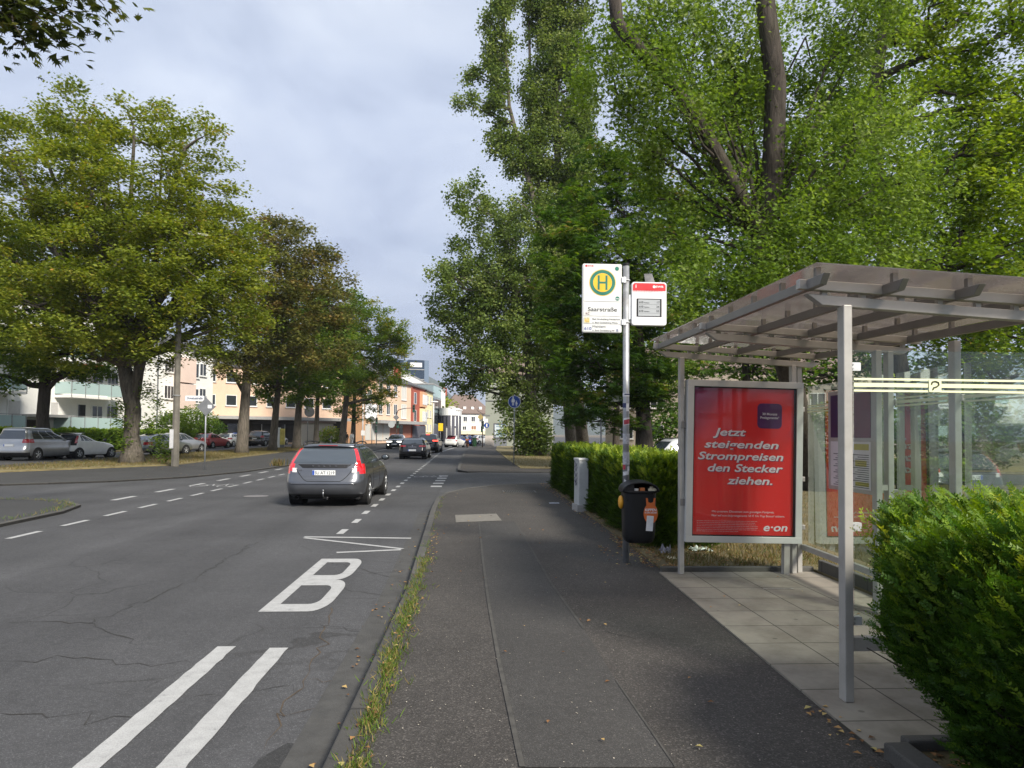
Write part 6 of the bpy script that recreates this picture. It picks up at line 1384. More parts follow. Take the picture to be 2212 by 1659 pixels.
g = gd(1262, 978); rows = [(1180+random.uniform(-25, 25), y, 1.5, 1.6, random.uniform(-1, 1)) for y in range(-160, 620, 70)]+[(1240+random.uniform(-25, 20), y, 1.45, 1.6, random.uniform(-1, 1)) for y in range(-140, 640, 70)]+[(1260, 270, .9, 1.4, 0), (1265, 180, .7, 1., 0), (1275, 110, .5, .8, 0), (1270, 360, .9, 1.3, 0)]
rows += [(1215, y, 1.3, 1.2, 0) for y in (600, 680, 760, 840)]
poplar('tallest poplar with dark upright limbs rising out of the picture', g, [(1235, 760), (1215, 520), (1200, 260), (1195, -120)], [.5, .42, .34, .26, .1], bl(Yp+2, 1, rows), Yp+2, [([at(1225, 640, Yp+2), at(1165, 420, Yp+2), at(1145, 150, Yp+2), at(1140, -50, Yp+2)], [.24, .18, .12, .05]), ([at(1222, 560, Yp+2), at(1250, 330, Yp+2), at(1256, 50, Yp+2)], [.2, .14, .05]), ([at(1218, 640, Yp+1), at(1200, 540, Yp), at(1160, 470, Yp-.5), at(1110, 425, Yp-1.2)], [.12, .1, .07, .03])], per=16.)
# horse chestnut behind the stop sign
g = gd(1393, 985); Yc = 34.
T_ = [at(1393, 985, Yc), at(1390, 900, Yc), at(1385, 800, Yc), at(1370, 640, Yc), at(1350, 500, Yc)]; T_[0].z = .02
rows = [(1230, 480, 1.7, .9, 0), (1290, 420, 1.9, .9, .6), (1350, 400, 2.0, .9, .8), (1420, 440, 2.0, .9, .6), (1250, 570, 2.0, .85, -.6), (1330, 540, 2.2, .85, -1), (1410, 560, 2.2, .85, -.8), (1210, 660, 1.7, .8, 0), (1280, 670, 2.2, .8, -1), (1370, 680, 2.2, .8, -1.2), (1450, 680, 1.8, .8, -.4), (1220, 760, 1.7, .7, 0), (1290, 780, 2.0, .7, -1), (1370, 800, 2.0, .7, -.8), (1240, 850, 1.4, .6, 0), (1310, 860, 1.7, .55, -.8), (1390, 860, 1.5, .55, -.6), (1460, 790, 1.6, .7, 0), (1480, 560, 1.7, .9, .6), (1300, 340, 1.3, .9, .6), (1340, 910, 1.0, .5, -.5), (1240, 895, .8, .5, 0)]
tree('chestnut_tree', 'dark horse chestnut with drooping leaves behind the stop sign', 'tree', T_, [.42, .36, .32, .22, .08], bl(Yc, 1, rows), 7., 40, .32, PALM, .25, lf_chest, bark_dark, None, .72, .4, .4, .18, 6)
# silver maple over the shelter
Ys = 17.
T_ = [at(1772, 1068, 20.5), at(1735, 930, 19.5), at(1702, 800, 18.2), at(1665, 640, Ys+.4), at(1645, 500, Ys)]; T_[0].z = .02
ex = [([at(1648, 530, Ys), at(1662, 450, Ys), at(1672, 330, Ys), at(1676, 180, Ys-.2), at(1655, 20, Ys-.4), at(1640, -120, Ys)], [.30, .29, .27, .25, .23, .2]),
      ([at(1643, 520, Ys), at(1600, 430, Ys-.3), at(1560, 350, Ys-.6), at(1500, 240, Ys-.6), at(1430, 160, Ys-.6)], [.25, .20, .165, .14, .11]),
      ([at(1430, 160, Ys-.6), at(1370, 95, Ys-.8), at(1333, 50, Ys-.8), at(1325, -30, Ys-.9)], [.15, .17, .16, .15])]
rows = [(1330, 200, 1.1, .9, 0), (1560, 250, .8, .8, -.9), (1620, 400, .6, .8, -1.), (1380, 120, 1.4, .9, 0), (1360, 300, 1.2, .9, 0), (1440, 60, 1.5, .9, .5), (1460, 220, 1.5, .9, .5), (1400, 330, 1.0, .9, .4), (1540, 60, 1.6, .9, .8), (1540, 170, 1.6, .9, .8), (1490, 430, 1.0, .85, .3), (1590, 240, 1.4, .9, 1.8), (1440, 500, 1.1, .8, .2), (1560, 540, 1.2, .8, -1), (1500, 600, 1.1, .7, -1), (1590, 640, 1.2, .7, -1.2), (1510, 680, .8, .7, -1), (1740, 80, 1.5, .9, 1), (1780, 220, 1.6, .9, .6), (1770, 360, 1.5, .9, -.4), (1760, 480, 1.4, .9, -.8), (1840, 120, 1.5, .9, .8), (1850, 300, 1.6, .9, -.2), (1840, 430, 1.5, .9, -1), (1720, 560, 1.2, .8, -1.4), (1800, 550, 1.3, .8, -1.6), (1900, 400, 1.3, .9, -.6), (1900, 540, 1.2, .8, -1), (1690, 630, .9, .7, -1.6), (1960, 460, 1.2, .9, 0), (1420, 430, 1.0, .8, .4), (1610, 120, 1.4, .9, 1.4), (1400, 10, 1.3, .9, .6), (1850, 20, 1.4, .9, .4), (1950, 250, 1.2, .9, .8), (1440, 165, .9, .9, -1.6), (1410, 105, .8, .9, -1.6), (1590, 560, .7, .8, -1.4), (1700, 520, .8, .8, -1.5), (1350, 20, .9, .9, .8)]
tree('silver_maple_tree', 'silver maple with a forked dark trunk rising behind the shelter', 'tree', T_, [.33, .30, .30, .32, .33], bl(Ys, 1, rows), 11., 76, .21, SILVER, .128, lf_silver, bark_dark, None, .4, .4, .8, .38, 5, .2, ex, .014)
# bright maple in the upper right corner with a second trunk
Ym = 21.
T_ = [at(1966, 1056, Ym), at(1962, 900, Ym), at(1930, 700, Ym), at(1895, 420, Ym), at(1890, 200, Ym), at(1912, 20, Ym-.3), at(1930, -160, Ym)]; T_[0].z = .02
rows = [(1990, 60, 1.8, .9, 0), (2090, 30, 2.0, .9, -.6), (2190, 60, 2.0, .9, -1), (2040, 200, 1.7, .9, -.6), (2170, 210, 1.8, .9, -1), (2060, 340, 1.8, .9, -1.2), (2170, 370, 1.9, .9, -1.2), (2000, 400, 1.5, .9, -.5), (2230, 300, 1.8, .9, -1), (2080, 500, 1.8, .85, -1.2), (2190, 540, 1.8, .85, -1.2), (1990, 560, 1.5, .85, -.6), (2110, 640, 1.6, .8, -1), (2010, 700, 1.4, .7, 0), (2200, 690, 1.6, .8, -1), (1900, 690, 1.3, .7, .4), (2100, 770, 1.3, .6, -.6), (2200, 810, 1.4, .6, -.6), (1940, -40, 1.6, .9, 0), (2260, 470, 1.8, .9, -1), (1985, 850, .9, .5, -.8), (2090, 850, 1.1, .5, -.6)]
tree('maple_tree', 'fresh green maple with a tall thin trunk at the right', 'tree', T_, [.27, .24, .22, .20, .19, .17, .12], bl(Ym, 1, rows), 7.5, 62, .27, MAPLE, .165, lf_lime, bark_dark, None, .6, .4, .55, .15, 6, 1, None, .016)
# darker trees further back on the right
def back_tree(label, px, Y, h, rows_, lm, size=.32, rad=.3, per=3.6, nl=42):
    g_ = at(px, 960, Y); T_ = [Vector((g_.x, Y, .02)), Vector((g_.x+.1, Y, h*.3)), Vector((g_.x-.1, Y, h*.55)), Vector((g_.x, Y, h*.85))]
    tree('broadleaf_tree', label, 'tree', T_, [rad, rad*.8, rad*.6, rad*.15], bl(Y, 1, rows_), per, nl, .55, KITE, size, lm, bark_dark, 'trees at the back of the green', .55, .4, .6, .1, 3, 1, None, .03)
back_tree('dark tree behind the shelter, left of the thin maple trunk', 1610, 42, 15, [(1550, 300, 3.2, .9, 0), (1640, 420, 3.4, .9, 0), (1540, 520, 3.2, .9, 0), (1640, 620, 3.4, .8, 0), (1540, 720, 3.0, .7, 0), (1640, 790, 3, .6, 0), (1600, 200, 3, .9, 0), (1500, 420, 2.8, .9, 0)], lf_chest)
back_tree('dark tree behind the middle of the shelter roof', 1830, 40, 15, [(1780, 300, 3.2, .9, 0), (1880, 380, 3.2, .9, 0), (1780, 500, 3.2, .9, 0), (1880, 600, 3.2, .8, 0), (1780, 690, 3.0, .7, 0), (1890, 780, 2.8, .6, 0), (1740, 800, 2.6, .6, 0), (1830, 180, 3, .9, 0)], lf_chest)
back_tree('dark tree at the far right behind the fresh green maple', 2090, 38, 15, [(2040, 250, 3., .9, 0), (2160, 330, 3.2, .9, 0), (2040, 450, 3.2, .9, 0), (2170, 560, 3.2, .8, 0), (2040, 650, 3.0, .7, 0), (2170, 740, 3, .7, 0), (2080, 800, 2.6, .6, 0), (2250, 500, 3, .9, 0), (2240, 680, 3, .8, 0)], lf_chest)
back_tree('green tree behind the poplars near the sage house', 1330, 66, 14, [(1300, 760, 3.6, .8, 0), (1370, 720, 3.8, .8, 0), (1420, 800, 3.4, .7, 0), (1290, 850, 2.6, .6, 0), (1350, 640, 3.4, .8, 0), (1440, 700, 3.4, .8, 0)], lf_green, .36)
# conifer and street trees near the hill
def conifer(label, px, py, Y, top, r):
    b_ = at(px, py, Y); tp = at(px, top, Y); root = thing('conifer_tree', label, 'tree', (b_.x, Y, 0)); h = tp.z
    MB().tube([(b_.x, Y, 0), (b_.x, Y, h*.95)], [.3, .04], 7).build('trunk', bark_dark, root); n = 2600; t = rng.random(n)**.8; a_ = rng.random(n)*6.283; rr = r*(1-t)*(.5+.6*rng.random(n))+.1
    leaves('crown', np.stack([b_.x+rr*np.cos(a_), Y+rr*np.sin(a_), h*(.15+.85*t)], 1), KITE, .8, lf_chest, root, .6)
conifer('pointed dark conifer rising behind the white cantilevered block', 953, 940, 210, 828, 4.5); conifer('thin conifer behind the brown roofed house', 995, 940, 215, 851, 1.2)
def shrub(name, label, cat, c, r, n, shape, size, lm, group=None, upb=.4, base=None):
    root = thing(name, label, cat, (c[0], c[1], max(0, c[2]-r[2])), group)
    d = norm(rng.normal(size=(n, 3))); k = (.55+.5*rng.random((n, 1))); p = np.array(c)+d*k*np.array(r); p[:, 2] = np.maximum(p[:, 2], .05)
    leaves('foliage', p, shape, size, lm, root, upb, tint=np.clip(.25+.5*(p[:, 2]-c[2])/r[2]*.4+rng.random(n)*.4, 0, 1))
    mb = MB()
    for i in range(6): q_ = p[rng.integers(n)]; mb.tube([(c[0]+random.uniform(-.1, .1), c[1], 0), (c[0]*.5+q_[0]*.5, c[1]*.5+q_[1]*.5, c[2]), tuple(q_)], [.03, .02, .006], 5)
    mb.build('stems', bark_dark, root); return root
c = at(962, 905, 176); shrub('street_tree', 'rounded yellow green tree behind the curved shop', 'tree', (c.x, 176, 5.2), (4, 4, 5), 2600, KITE, .7, lf_yel)
c = at(655, 935, 84); shrub('shrub', 'yellow green shrub by the shed near the people', 'shrub', (at(715, 945, 84).x, 84, 1.1), (1.5, 1, 1.2), 1500, KITE, .22, lf_yel)
for px, py, Y, r, lab, lm in ((375, 915, 68, 2.0, 'dark rounded shrub beside the lamp post in the front garden', lf_green), (422, 905, 73, 2.2, 'broad leafy shrub behind the street name sign', lf_green), (452, 925, 77, 1.8, 'low dark shrub at the end of the front garden', lf_chest)):
    c = at(px, py, Y); shrub('shrub', lab, 'shrub', (c.x, Y, max(c.z-.3, r*.7)), (r, r*.8, r*.75), 2600, MAPLE, .24, lm, 'shrubs in the front garden')
for px, Y, w_, lab in ((1500, 40, 5, 'dark laurel thicket behind the parked white car'), (1640, 38, 6, 'dark laurel thicket behind the poster display'), (1850, 36, 6, 'dark laurel thicket behind the shelter glass'), (2080, 34, 6, 'dark laurel thicket at the right behind the shelter')):
    c = at(px, 930, Y); shrub('laurel_thicket', lab, 'thicket', (c.x, Y, 1.7), (w_*.62, 1.4, 1.9), 3800, KITE, .26, lf_chest, 'thickets behind the green')
# shoots and low branches round the poplar foot
c = gd(1160, 985); shrub('shrub', 'leafy suckers round the foot of the broad poplar', 'shrub', (c.x-.3, c.y-.6, 1.6), (1.5, 1.0, 1.8), 2200, ROUND, .2, lf_pop)
# clipped hedges
def hedge(label, poly_c, w_, z1, n_top, n_side, size, lm, shape=SPRAY, name='hedge', long=0., z0=.02, grp=None):
    """hedge along a centre line: a near-black core standing for inner shade under a skin of shoots"""
    P_ = [np.array(p, float) for p in poly_c]; root = thing(name, label, 'hedge', (P_[0][0], P_[0][1], z0), grp)
    core = MB(); o = offset([tuple(p) for p in P_], w_*.36); i_ = offset([tuple(p) for p in P_], -w_*.36)
    core.prism([*i_, *o[::-1]], z0, z1-.14); core.build('shade_core', mat('hedge_core', (.012, .017, .007), .95, 0, .4, 12., 1., 30.), root)
    seg = np.array([np.linalg.norm(b-a) for a, b in zip(P_, P_[1:])]); cum = np.concatenate([[0], np.cumsum(seg)])
    def along(n):
        t = rng.random(n)*cum[-1]; j = np.clip(np.searchsorted(cum, t)-1, 0, len(seg)-1); u = (t-cum[j])/seg[j]
        A_ = np.array(P_)[j]; B_ = np.array(P_)[j+1]; d = norm(B_-A_); return A_+(B_-A_)*u[:, None], d, np.stack([d[:, 1], -d[:, 0]], 1)
    pos, dr, tn = [], [], []
    c_, d_, nn = along(n_top); s_ = rng.uniform(-.52, .52, n_top)*w_
    lump = .05*np.sin(c_[:, 1]*2.1+s_*5)+.04*np.sin(c_[:, 0]*3.3+c_[:, 1]*4.7)
    pos.append(np.column_stack([c_+nn*s_[:, None], z1-.10+lump+rng.normal(size=n_top)*.035-.12*(np.abs(s_)/(w_*.5))**4])); dr.append(np.column_stack([nn*(s_/w_*.9)[:, None]+rng.normal(size=(n_top, 2))*.35, np.full(n_top, .9)])); tn.append(.62+.3*rng.random(n_top))  # high tint on top: the lit crown is painted into the leaf colour
    for sg_ in (1, -1):
        c_, d_, nn = along(n_side); h = z0+(z1-z0)*rng.random(n_side)**.85; lump = .05*np.sin(c_[:, 1]*2.7+h*4)+.045*np.sin(c_[:, 0]*3.1+h*7+c_[:, 1]*5)
        pos.append(np.column_stack([c_+nn*(sg_*(w_*.42+lump+rng.normal(size=n_side)*.04))[:, None], h])); dr.append(np.column_stack([nn*sg_*.8+rng.normal(size=(n_side, 2))*.4, .25+.75*(h-z0)/(z1-z0)])); tn.append(np.clip((h-z0)/(z1-z0)*.28+.34*rng.random(n_side)-.05, 0, 1))  # side tint falls towards the foot: shade painted into the leaves
    for e, sg_ in ((0, -1), (-1, 1)):                       # end faces
        n_ = n_side//4; A_ = P_[e]; d = P_[-1]-P_[-2] if e else P_[1]-P_[0]; d = d/np.linalg.norm(d); nn = np.array([d[1], -d[0]]); s_ = rng.uniform(-.48, .48, n_)*w_; h = z0+(z1-z0)*rng.random(n_)
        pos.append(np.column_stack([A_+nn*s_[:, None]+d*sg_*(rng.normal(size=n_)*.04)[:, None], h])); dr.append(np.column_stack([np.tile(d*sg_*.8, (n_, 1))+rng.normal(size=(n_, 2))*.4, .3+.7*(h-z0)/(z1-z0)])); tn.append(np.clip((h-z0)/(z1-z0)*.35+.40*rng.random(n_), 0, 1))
    pos = np.concatenate(pos); dr = np.concatenate(dr); tn = np.concatenate(tn)
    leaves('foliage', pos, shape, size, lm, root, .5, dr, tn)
    if long:
        n_ = int(long); c_, d_, nn = along(n_); s_ = rng.uniform(-.5, .5, n_)*w_
        leaves('long_shoots', np.column_stack([c_+nn*s_[:, None], np.full(n_, z1-.08)]), shape, size*1.9, lm, root, .5, np.column_stack([rng.normal(size=(n_, 2))*.5, np.ones(n_)]), np.full(n_, .8))
    return root
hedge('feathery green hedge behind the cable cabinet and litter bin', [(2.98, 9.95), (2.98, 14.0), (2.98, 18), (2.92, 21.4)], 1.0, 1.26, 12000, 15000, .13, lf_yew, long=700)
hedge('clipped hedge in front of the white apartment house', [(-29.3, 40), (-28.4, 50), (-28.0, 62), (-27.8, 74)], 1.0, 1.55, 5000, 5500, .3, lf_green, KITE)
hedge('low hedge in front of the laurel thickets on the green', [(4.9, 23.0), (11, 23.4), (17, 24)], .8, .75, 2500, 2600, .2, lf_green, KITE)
# bulging hedge at the right edge next to the shelter
hz = thing('hedge', 'large bulging leafy hedge at the right edge beside the shelter', 'hedge', (2.9, 2.6, .03))
n = 30000; cx0, cy0 = 2.98, 2.45
MB().prism(rrect(2.38, 3.9, .9, 3.45, .35), .03, .95).build('shade_core', mat('hedge_core', (.012, .017, .007), .95), hz)  # near-black block standing for the shade between the shoots
th = rng.random(n)*2*math.pi; hh = rng.random(n)**.8
prof = np.interp(hh, [0, .15, .5, .8, .95, 1.0], [.60, .72, .92, 1.0, .90, .62])
u_ = rng.uniform(-1, 1, n); o_ = (1-np.abs(u_)**(2/.55))**(.55/2)*rng.choice([-1, 1], n, p=[.7, .3]); sw_ = rng.random(n) < .62
ex_ = np.where(sw_, o_, u_); ey_ = np.where(sw_, u_, np.abs(o_)); th = np.arctan2(ey_, ex_)
lump = 1+.05*np.sin(th*7+hh*9)+.045*np.sin(th*13-hh*11)
pos = np.stack([cx0+.95*prof*lump*ex_, cy0+1.40*np.minimum(1, prof*1.05)*lump*ey_, .06+1.20*hh+.05*np.sin(th*9)], 1)+rng.normal(size=(n, 3))*.035
dr = np.stack([ex_*.75, ey_*.75, .25+.7*hh], 1)+rng.normal(size=(n, 3))*.32
n2_ = 16000; tx, ty = rng.uniform(-.80, .80, n2_), rng.uniform(-1.25, 1.25, n2_)
tp = np.stack([cx0+tx, cy0+ty, 1.23-.16*(np.abs(tx)/.8)**3-.14*(np.abs(ty)/1.25)**4+.05*np.sin(tx*8+ty*5)+rng.normal(size=n2_)*.04], 1); td = np.stack([tx*.5+rng.normal(size=n2_)*.35, ty*.3+rng.normal(size=n2_)*.35, np.ones(n2_)], 1)
m1 = (pos[:, 1] > 1.4); pos, dr, hh = pos[m1], dr[m1], hh[m1]
AP, AD, AT_ = np.concatenate([pos, tp]), np.concatenate([dr, td]), np.concatenate([np.clip(.04+.36*hh**1.4+.24*rng.random(len(hh)), 0, 1), .60+.32*rng.random(n2_)])  # bright top and dark sides: light and shade put into the leaf tint
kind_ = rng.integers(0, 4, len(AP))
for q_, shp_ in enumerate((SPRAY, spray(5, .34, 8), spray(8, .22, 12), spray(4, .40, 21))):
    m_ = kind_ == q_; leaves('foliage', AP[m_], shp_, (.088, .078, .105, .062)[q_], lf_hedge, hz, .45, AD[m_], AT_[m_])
stems = MB()
for i in range(70):
    a_ = random.uniform(2.2, 4.4); b0_ = (cx0+random.uniform(-.35, .3), cy0+random.uniform(-.6, .7), .03); e_ = (cx0+.92*math.cos(a_)*random.uniform(.7, 1), cy0+random.uniform(-.6, 1.2), random.uniform(.35, 1.15))
    p_ = wiggle(b0_, e_, 5, .03); stems.tube([tuple(q_) for q_ in p_], [.012, .01, .007, .005, .003], 5)
stems.build('woody_stems', bark_dark, hz)
k = 800; tx, ty = rng.uniform(-.85, .8, k), rng.uniform(-.8, 1.3, k)
leaves('long_shoots', np.stack([cx0+tx, cy0+ty, 1.13-.16*np.abs(tx)], 1), spray(15, .11, 5), .26, lf_hedge, hz, .45, np.stack([tx*.45-.15+rng.normal(size=k)*.25, rng.normal(size=k)*.3+.2, np.ones(k)], 1), np.full(k, .92))

# ------------------------------------------------------------------ poles, signs and lamps along the street
pole_m = mat('pole_grey', (.30, .31, .32), .5, .3, .1); back_m = mat('sign_back_grey', (.20, .205, .21), .5, .3, .1); dk_green = mat('signal_green_case', (.035, .06, .05), .5); sig_blue = mat('traffic_blue', (.012, .06, .30), .35, 0, .05)
lp = gd(378, 1005); LPT = thing('street_lamp', 'tall tapered concrete lamp post between the large maple and the street name sign', 'street lamp', (lp.x, lp.y, 0))
tp = at(391, 505, lp.y)
MB().tube([(lp.x, lp.y, -.1), (lp.x+(tp.x-lp.x)*.5, lp.y, tp.z*.5), (tp.x, lp.y, tp.z)], [.185, .14, .10], 8).build('post', mat('weathered_concrete', (.15, .138, .115), .9, 0, .25, 3., .3, 60., dirt=(.11, .10, .08)), LPT)
la = at(432, 508, lp.y); MB().tube([(tp.x, lp.y, tp.z-.1), ((tp.x+la.x)/2, lp.y, tp.z+.12), (la.x-.3, lp.y, la.z+.05)], .035, 7).build('arm', pole_m, LPT)
MB().ball((la.x, lp.y, la.z), (.42, .16, .11), 14, 8).build('lamp_head', mat('lamp_head_grey', (.60, .60, .58), .4), LPT, True)
MB().box(lp.x-.2, lp.x-.02, lp.y-.2, lp.y-.185, .8, 1.7).build('notice', mat('notice_grey', (.5, .5, .5), .6), LPT); MB().tube([(lp.x+.16*math.cos(t), lp.y+.16*math.sin(t), 3.3) for t in np.linspace(0, 6.28, 14)], .03, 5).build('clamp_band', pole_m, LPT)
def sign_post(label, px, py, top, Y, r=.03, cat='sign post', name='sign_post', m=pole_m):
    b = at(px, py, Y); t = at(px, top, Y); root = thing(name, label, cat, (b.x, Y, 0)); MB().cyl((b.x, Y, -.05), (b.x, Y, t.z), r, 10).build('pole', m, root, True); return root, b.x, t.z
s1 = gd(442, 1012); r, x, z = sign_post('grey post with a street name plate and the back of a diamond sign', 442, 1012, 856, s1.y, .032)
c = at(446, 879, s1.y); MB().plate([(-.40, 0), (0, -.40), (.40, 0), (0, .40)], (c.x, s1.y-.045, c.z), (1, 0, 0), (0, 0, 1), (0, .012, 0)).build('diamond_sign', back_m, r)
MB().plate(rrect(-.07, .1, -.08, .07, .02), (c.x+.14, s1.y-.047, c.z+.02), (1, 0, 0), (0, 0, 1), (0, -.002, 0)).build('sticker', white, r)
a, b = at(400, 866, s1.y), at(441, 855, s1.y); nm = MB().plate(rrect(0, b.x-a.x, 0, b.z-a.z, .03), (a.x, s1.y+.01, a.z), (1, 0, 0), (0, 0, 1), (0, .015, 0)).build('name_plate', white, r)
text('Donatusstra\u00dfe', 'lettering', mat('sign_navy', (.02, .03, .09), .5), nm, (a.x+.07, s1.y+.006, a.z+.075), .15, b.x-a.x-.14, bold=.02)
s2 = gd(1108, 1003); r, x, z = sign_post('grey post with a round blue footpath sign on the far pavement', 1110, 1003, 852, s2.y, .03)
c = at(1111, 868, s2.y); dsc = MB().plate(circle(0, 0, .335, 40), (c.x, s2.y-.05, c.z), (1, 0, 0), (0, 0, 1), (0, .012, 0)).build('round_sign', sig_blue, r)
MB().plate([*circle(0, 0, .33, 40)], (c.x, s2.y-.0505, c.z), (1, 0, 0), (0, 0, 1), (0, -.0005, 0)).build('sign_face', sig_blue, dsc)
rg = MB(); rg.v = []; 
for i in range(40):
    a_ = 2*math.pi*i/40; rg.v += [(c.x+.335*math.cos(a_), s2.y-.052, c.z+.335*math.sin(a_)), (c.x+.315*math.cos(a_), s2.y-.052, c.z+.315*math.sin(a_))]
rg.f = [(2*i, 2*((i+1) % 40), 2*((i+1) % 40)+1, 2*i+1) for i in range(40)]; rg.build('sign_border', white, dsc)
fg = MB()
def fig(ox, oz, s_):
    for pl in (circle(0, .155, .032, 14), [(-.028, .115), (.028, .115), (.075, -.06), (-.075, -.06)], [(-.04, -.065), (-.008, -.065), (-.014, -.20), (-.036, -.20)], [(.008, -.065), (.04, -.065), (.036, -.20), (.014, -.20)], [(-.028, .11), (-.036, .085), (-.10, .0), (-.088, -.012)], [(.028, .11), (.1, -.012), (.088, -.024), (.02, .075)]):
        fg.plate([(ox+a_*s_, oz+b_*s_) for a_, b_ in pl], (c.x, s2.y-.0515, c.z), (1, 0, 0), (0, 0, 1), (0, -.002, 0))
fig(-.07, .05, 1.25); fig(.11, -.09, .8); fg.build('sign_figures', white, dsc)
MB().tube([(x+.034*math.cos(t), s2.y+.034*math.sin(t), z-.85) for t in np.linspace(0, 6.28, 10)], .03, 5).build('sticker', white, r)
r, x, z = sign_post('grey post with white street name plates behind the hedge', 1298, 985, 858, 33., .035)
a, b = at(1302, 867, 33), at(1343, 855, 33)
for (p0, p1, yy) in ((a, b, 0.),): MB().plate(rrect(0, p1.x-p0.x, 0, p1.z-p0.z, .03), (p0.x, 33.02, p0.z), (1, 0, 0), (0, 0, 1), (0, .015, 0)).build('name_plate', white, r)
MB().box(x-.02, x+.02, 33.05, 33.7, z-.25, z-.03).build('name_plate', white, r)
c = at(1296, 972, 34); cb = thing('small_cabinet', 'small weathered grey cabinet behind the hedge', 'utility cabinet', (c.x, 34, 0)); MB().box(c.x-.32, c.x+.32, 33.9, 34.3, 0, .95).build('cabinet_body', cm, cb, bevel=.02); MB().box(c.x-.35, c.x+.35, 33.87, 34.33, .95, 1.02).build('cabinet_roof', mat('cabinet_lid_brown', (.28, .24, .18), .7), cb)
# advert stele, round sign back, pale posts at the crossing
c = at(603, 945, 72); st_ = thing('advert_stele', 'white advertising stele with a yellow poster between two trunks', 'advertisement', (c.x, 72, 0)); h_ = at(603, 926, 72).z
MB().box(c.x-.45, c.x+.1, 71.8, 72.3, .05, h_+.1).build('body', white, st_, bevel=.03); MB().box(c.x+.105, c.x+.52, 71.85, 72.25, .35, h_).build('poster', mat('poster_yellow', (.60, .50, .12), .5, 0, .3, 3.), st_)
MB().box(c.x+.1, c.x+.5, 71.9, 72.2, 0.02, .34).build('plinth', back_m, st_)
r, x, z = sign_post('dark post with the back of a round sign beside the fourth trunk', 664, 962, 878, 74, .045, m=back_m); c = at(669, 890, 74); MB().plate(circle(0, 0, .52, 24), (c.x, 73.9, c.z), (1, 0, 0), (0, 0, 1), (0, .03, 0)).build('round_sign', back_m, r)
r, x, z = sign_post('slim white lamp post at the crossing before the corner building', 783, 957, 853, 100, .09, 'street lamp', 'street_lamp', w_frame); MB().ball((x+.3, 100, z), (.5, .2, .1), 10, 6).build('lamp_head', w_frame, r)
MB().box(x-.2, x+.3, 99.85, 100.15, 1.2, 1.9).build('control_box', w_frame, r)
def signal(root, x, y, z, n=3, lit=2, s_=1., faces=True):
    MB().box(x-.15*s_, x+.15*s_, y-.1, y+.12, z-.45*s_, z+.45*s_).build('signal_head', dk_green, root, bevel=.03)
    for i in range(n): MB().plate(circle(0, 0, .095*s_, 14), (x, y-.105, z+.28*s_-.28*i*s_), (1, 0, 0), (0, 0, 1), (0, -.03, 0)).build('signal_lens', under_m if i != lit else mat('lens_green_dim', (.02, .12, .08), .3), root)
r, x, z = sign_post('dark post with a traffic light on the left pavement at the crossing', 813, 959, 898, 96, .06, 'traffic light', 'traffic_light', back_m); signal(r, x, 95.9, z-.7); signal(r, x-.05, 95.95, z-1.8)
r, x, z = sign_post('dark post with the back of a round sign left of the traffic light', 803, 960, 898, 95, .05, m=back_m); MB().plate(circle(0, 0, .42, 24), (x-.03, 94.9, z-.5), (1, 0, 0), (0, 0, 1), (0, .03, 0)).build('round_sign', back_m, r)
r, x, z = sign_post('curved mast carrying a traffic light over the street', 856, 960, 894, 104, .07, 'traffic light', 'traffic_light', mat('mast_brown', (.10, .075, .065), .5, .2))
e = at(894, 882, 104); MB().tube([(x, 104, z-.1), (x+.15, 104, z+.5), (x+.7, 104, e.z-.12), (x+1.4, 104, e.z), (e.x, 104, e.z+.05)], [.07, .065, .06, .05, .045], 7).build('arm', MATS['mast_brown'], r, True)
signal(r, e.x, 103.9, e.z-.05, s_=1.25); c = at(856, 902, 104); MB().plate([(-.45, 0), (0, -.45), (.45, 0), (0, .45)], (c.x, 103.9, c.z), (1, 0, 0), (0, 0, 1), (0, .03, 0)).build('diamond_sign', back_m, r)
c = at(858, 917, 104); signal(r, c.x+.1, 103.9, c.z, s_=1.2); c = at(846, 917, 104); MB().plate([(.5*math.cos(R_(22.5+45*i)), .5*math.sin(R_(22.5+45*i))) for i in range(8)], (c.x, 103.8, c.z), (1, 0, 0), (0, 0, 1), (0, .03, 0)).build('octagon_sign', mat('sign_back_pale', (.38, .40, .41), .5), r)
for px, top, Y, lab in ((936, 868, 128, 'tall pale lamp post in front of the yellow house'), (974, 880, 128, 'tall pale lamp post in front of the curved shop building'), (990, 886, 138, 'tall pale lamp post left of the white house')):
    r, x, z = sign_post(lab, px, 955, top, Y, .08, 'street lamp', 'street_lamp', w_frame); MB().ball((x+.1, Y, z), (.75, .3, .16), 12, 6).build('lamp_head', w_frame, r, True)
r, x, z = sign_post('yellow direction sign on a post by the bend', 951, 957, 914, 122, .05); c = at(952, 922, 122); MB().box(c.x-.4, c.x+.4, 121.85, 121.95, c.z-.7, c.z+.6).build('yellow_sign', mat('sign_bright_yellow', (.74, .50, .01), .5), r)
r, x, z = sign_post('post with signal heads and a round blue sign beside the sage house', 1042, 967, 894, 84, .06, 'traffic light', 'traffic_light', mat('mast_brown', (.10, .075, .065), .5, .2)); signal(r, x, 83.9, at(1041, 918, 84).z, s_=1.1); signal(r, x-.1, 83.85, at(1041, 927, 84).z, s_=.8)
c = at(1051, 919, 84); MB().plate(circle(0, 0, .31, 24), (c.x, 83.8, c.z), (1, 0, 0), (0, 0, 1), (0, .03, 0)).build('round_sign', sig_blue, r); MB().box(c.x-.06, c.x+.1, 83.77, 83.79, c.z-.2, c.z+.2).build('sign_figure', white, r)
c = at(1038, 901, 84); MB().plate([(-.36, 0), (0, -.36), (.36, 0), (0, .36)], (c.x, 83.9, c.z), (1, 0, 0), (0, 0, 1), (0, .03, 0)).build('diamond_sign', mat('sign_ochre', (.38, .30, .12), .5), r)
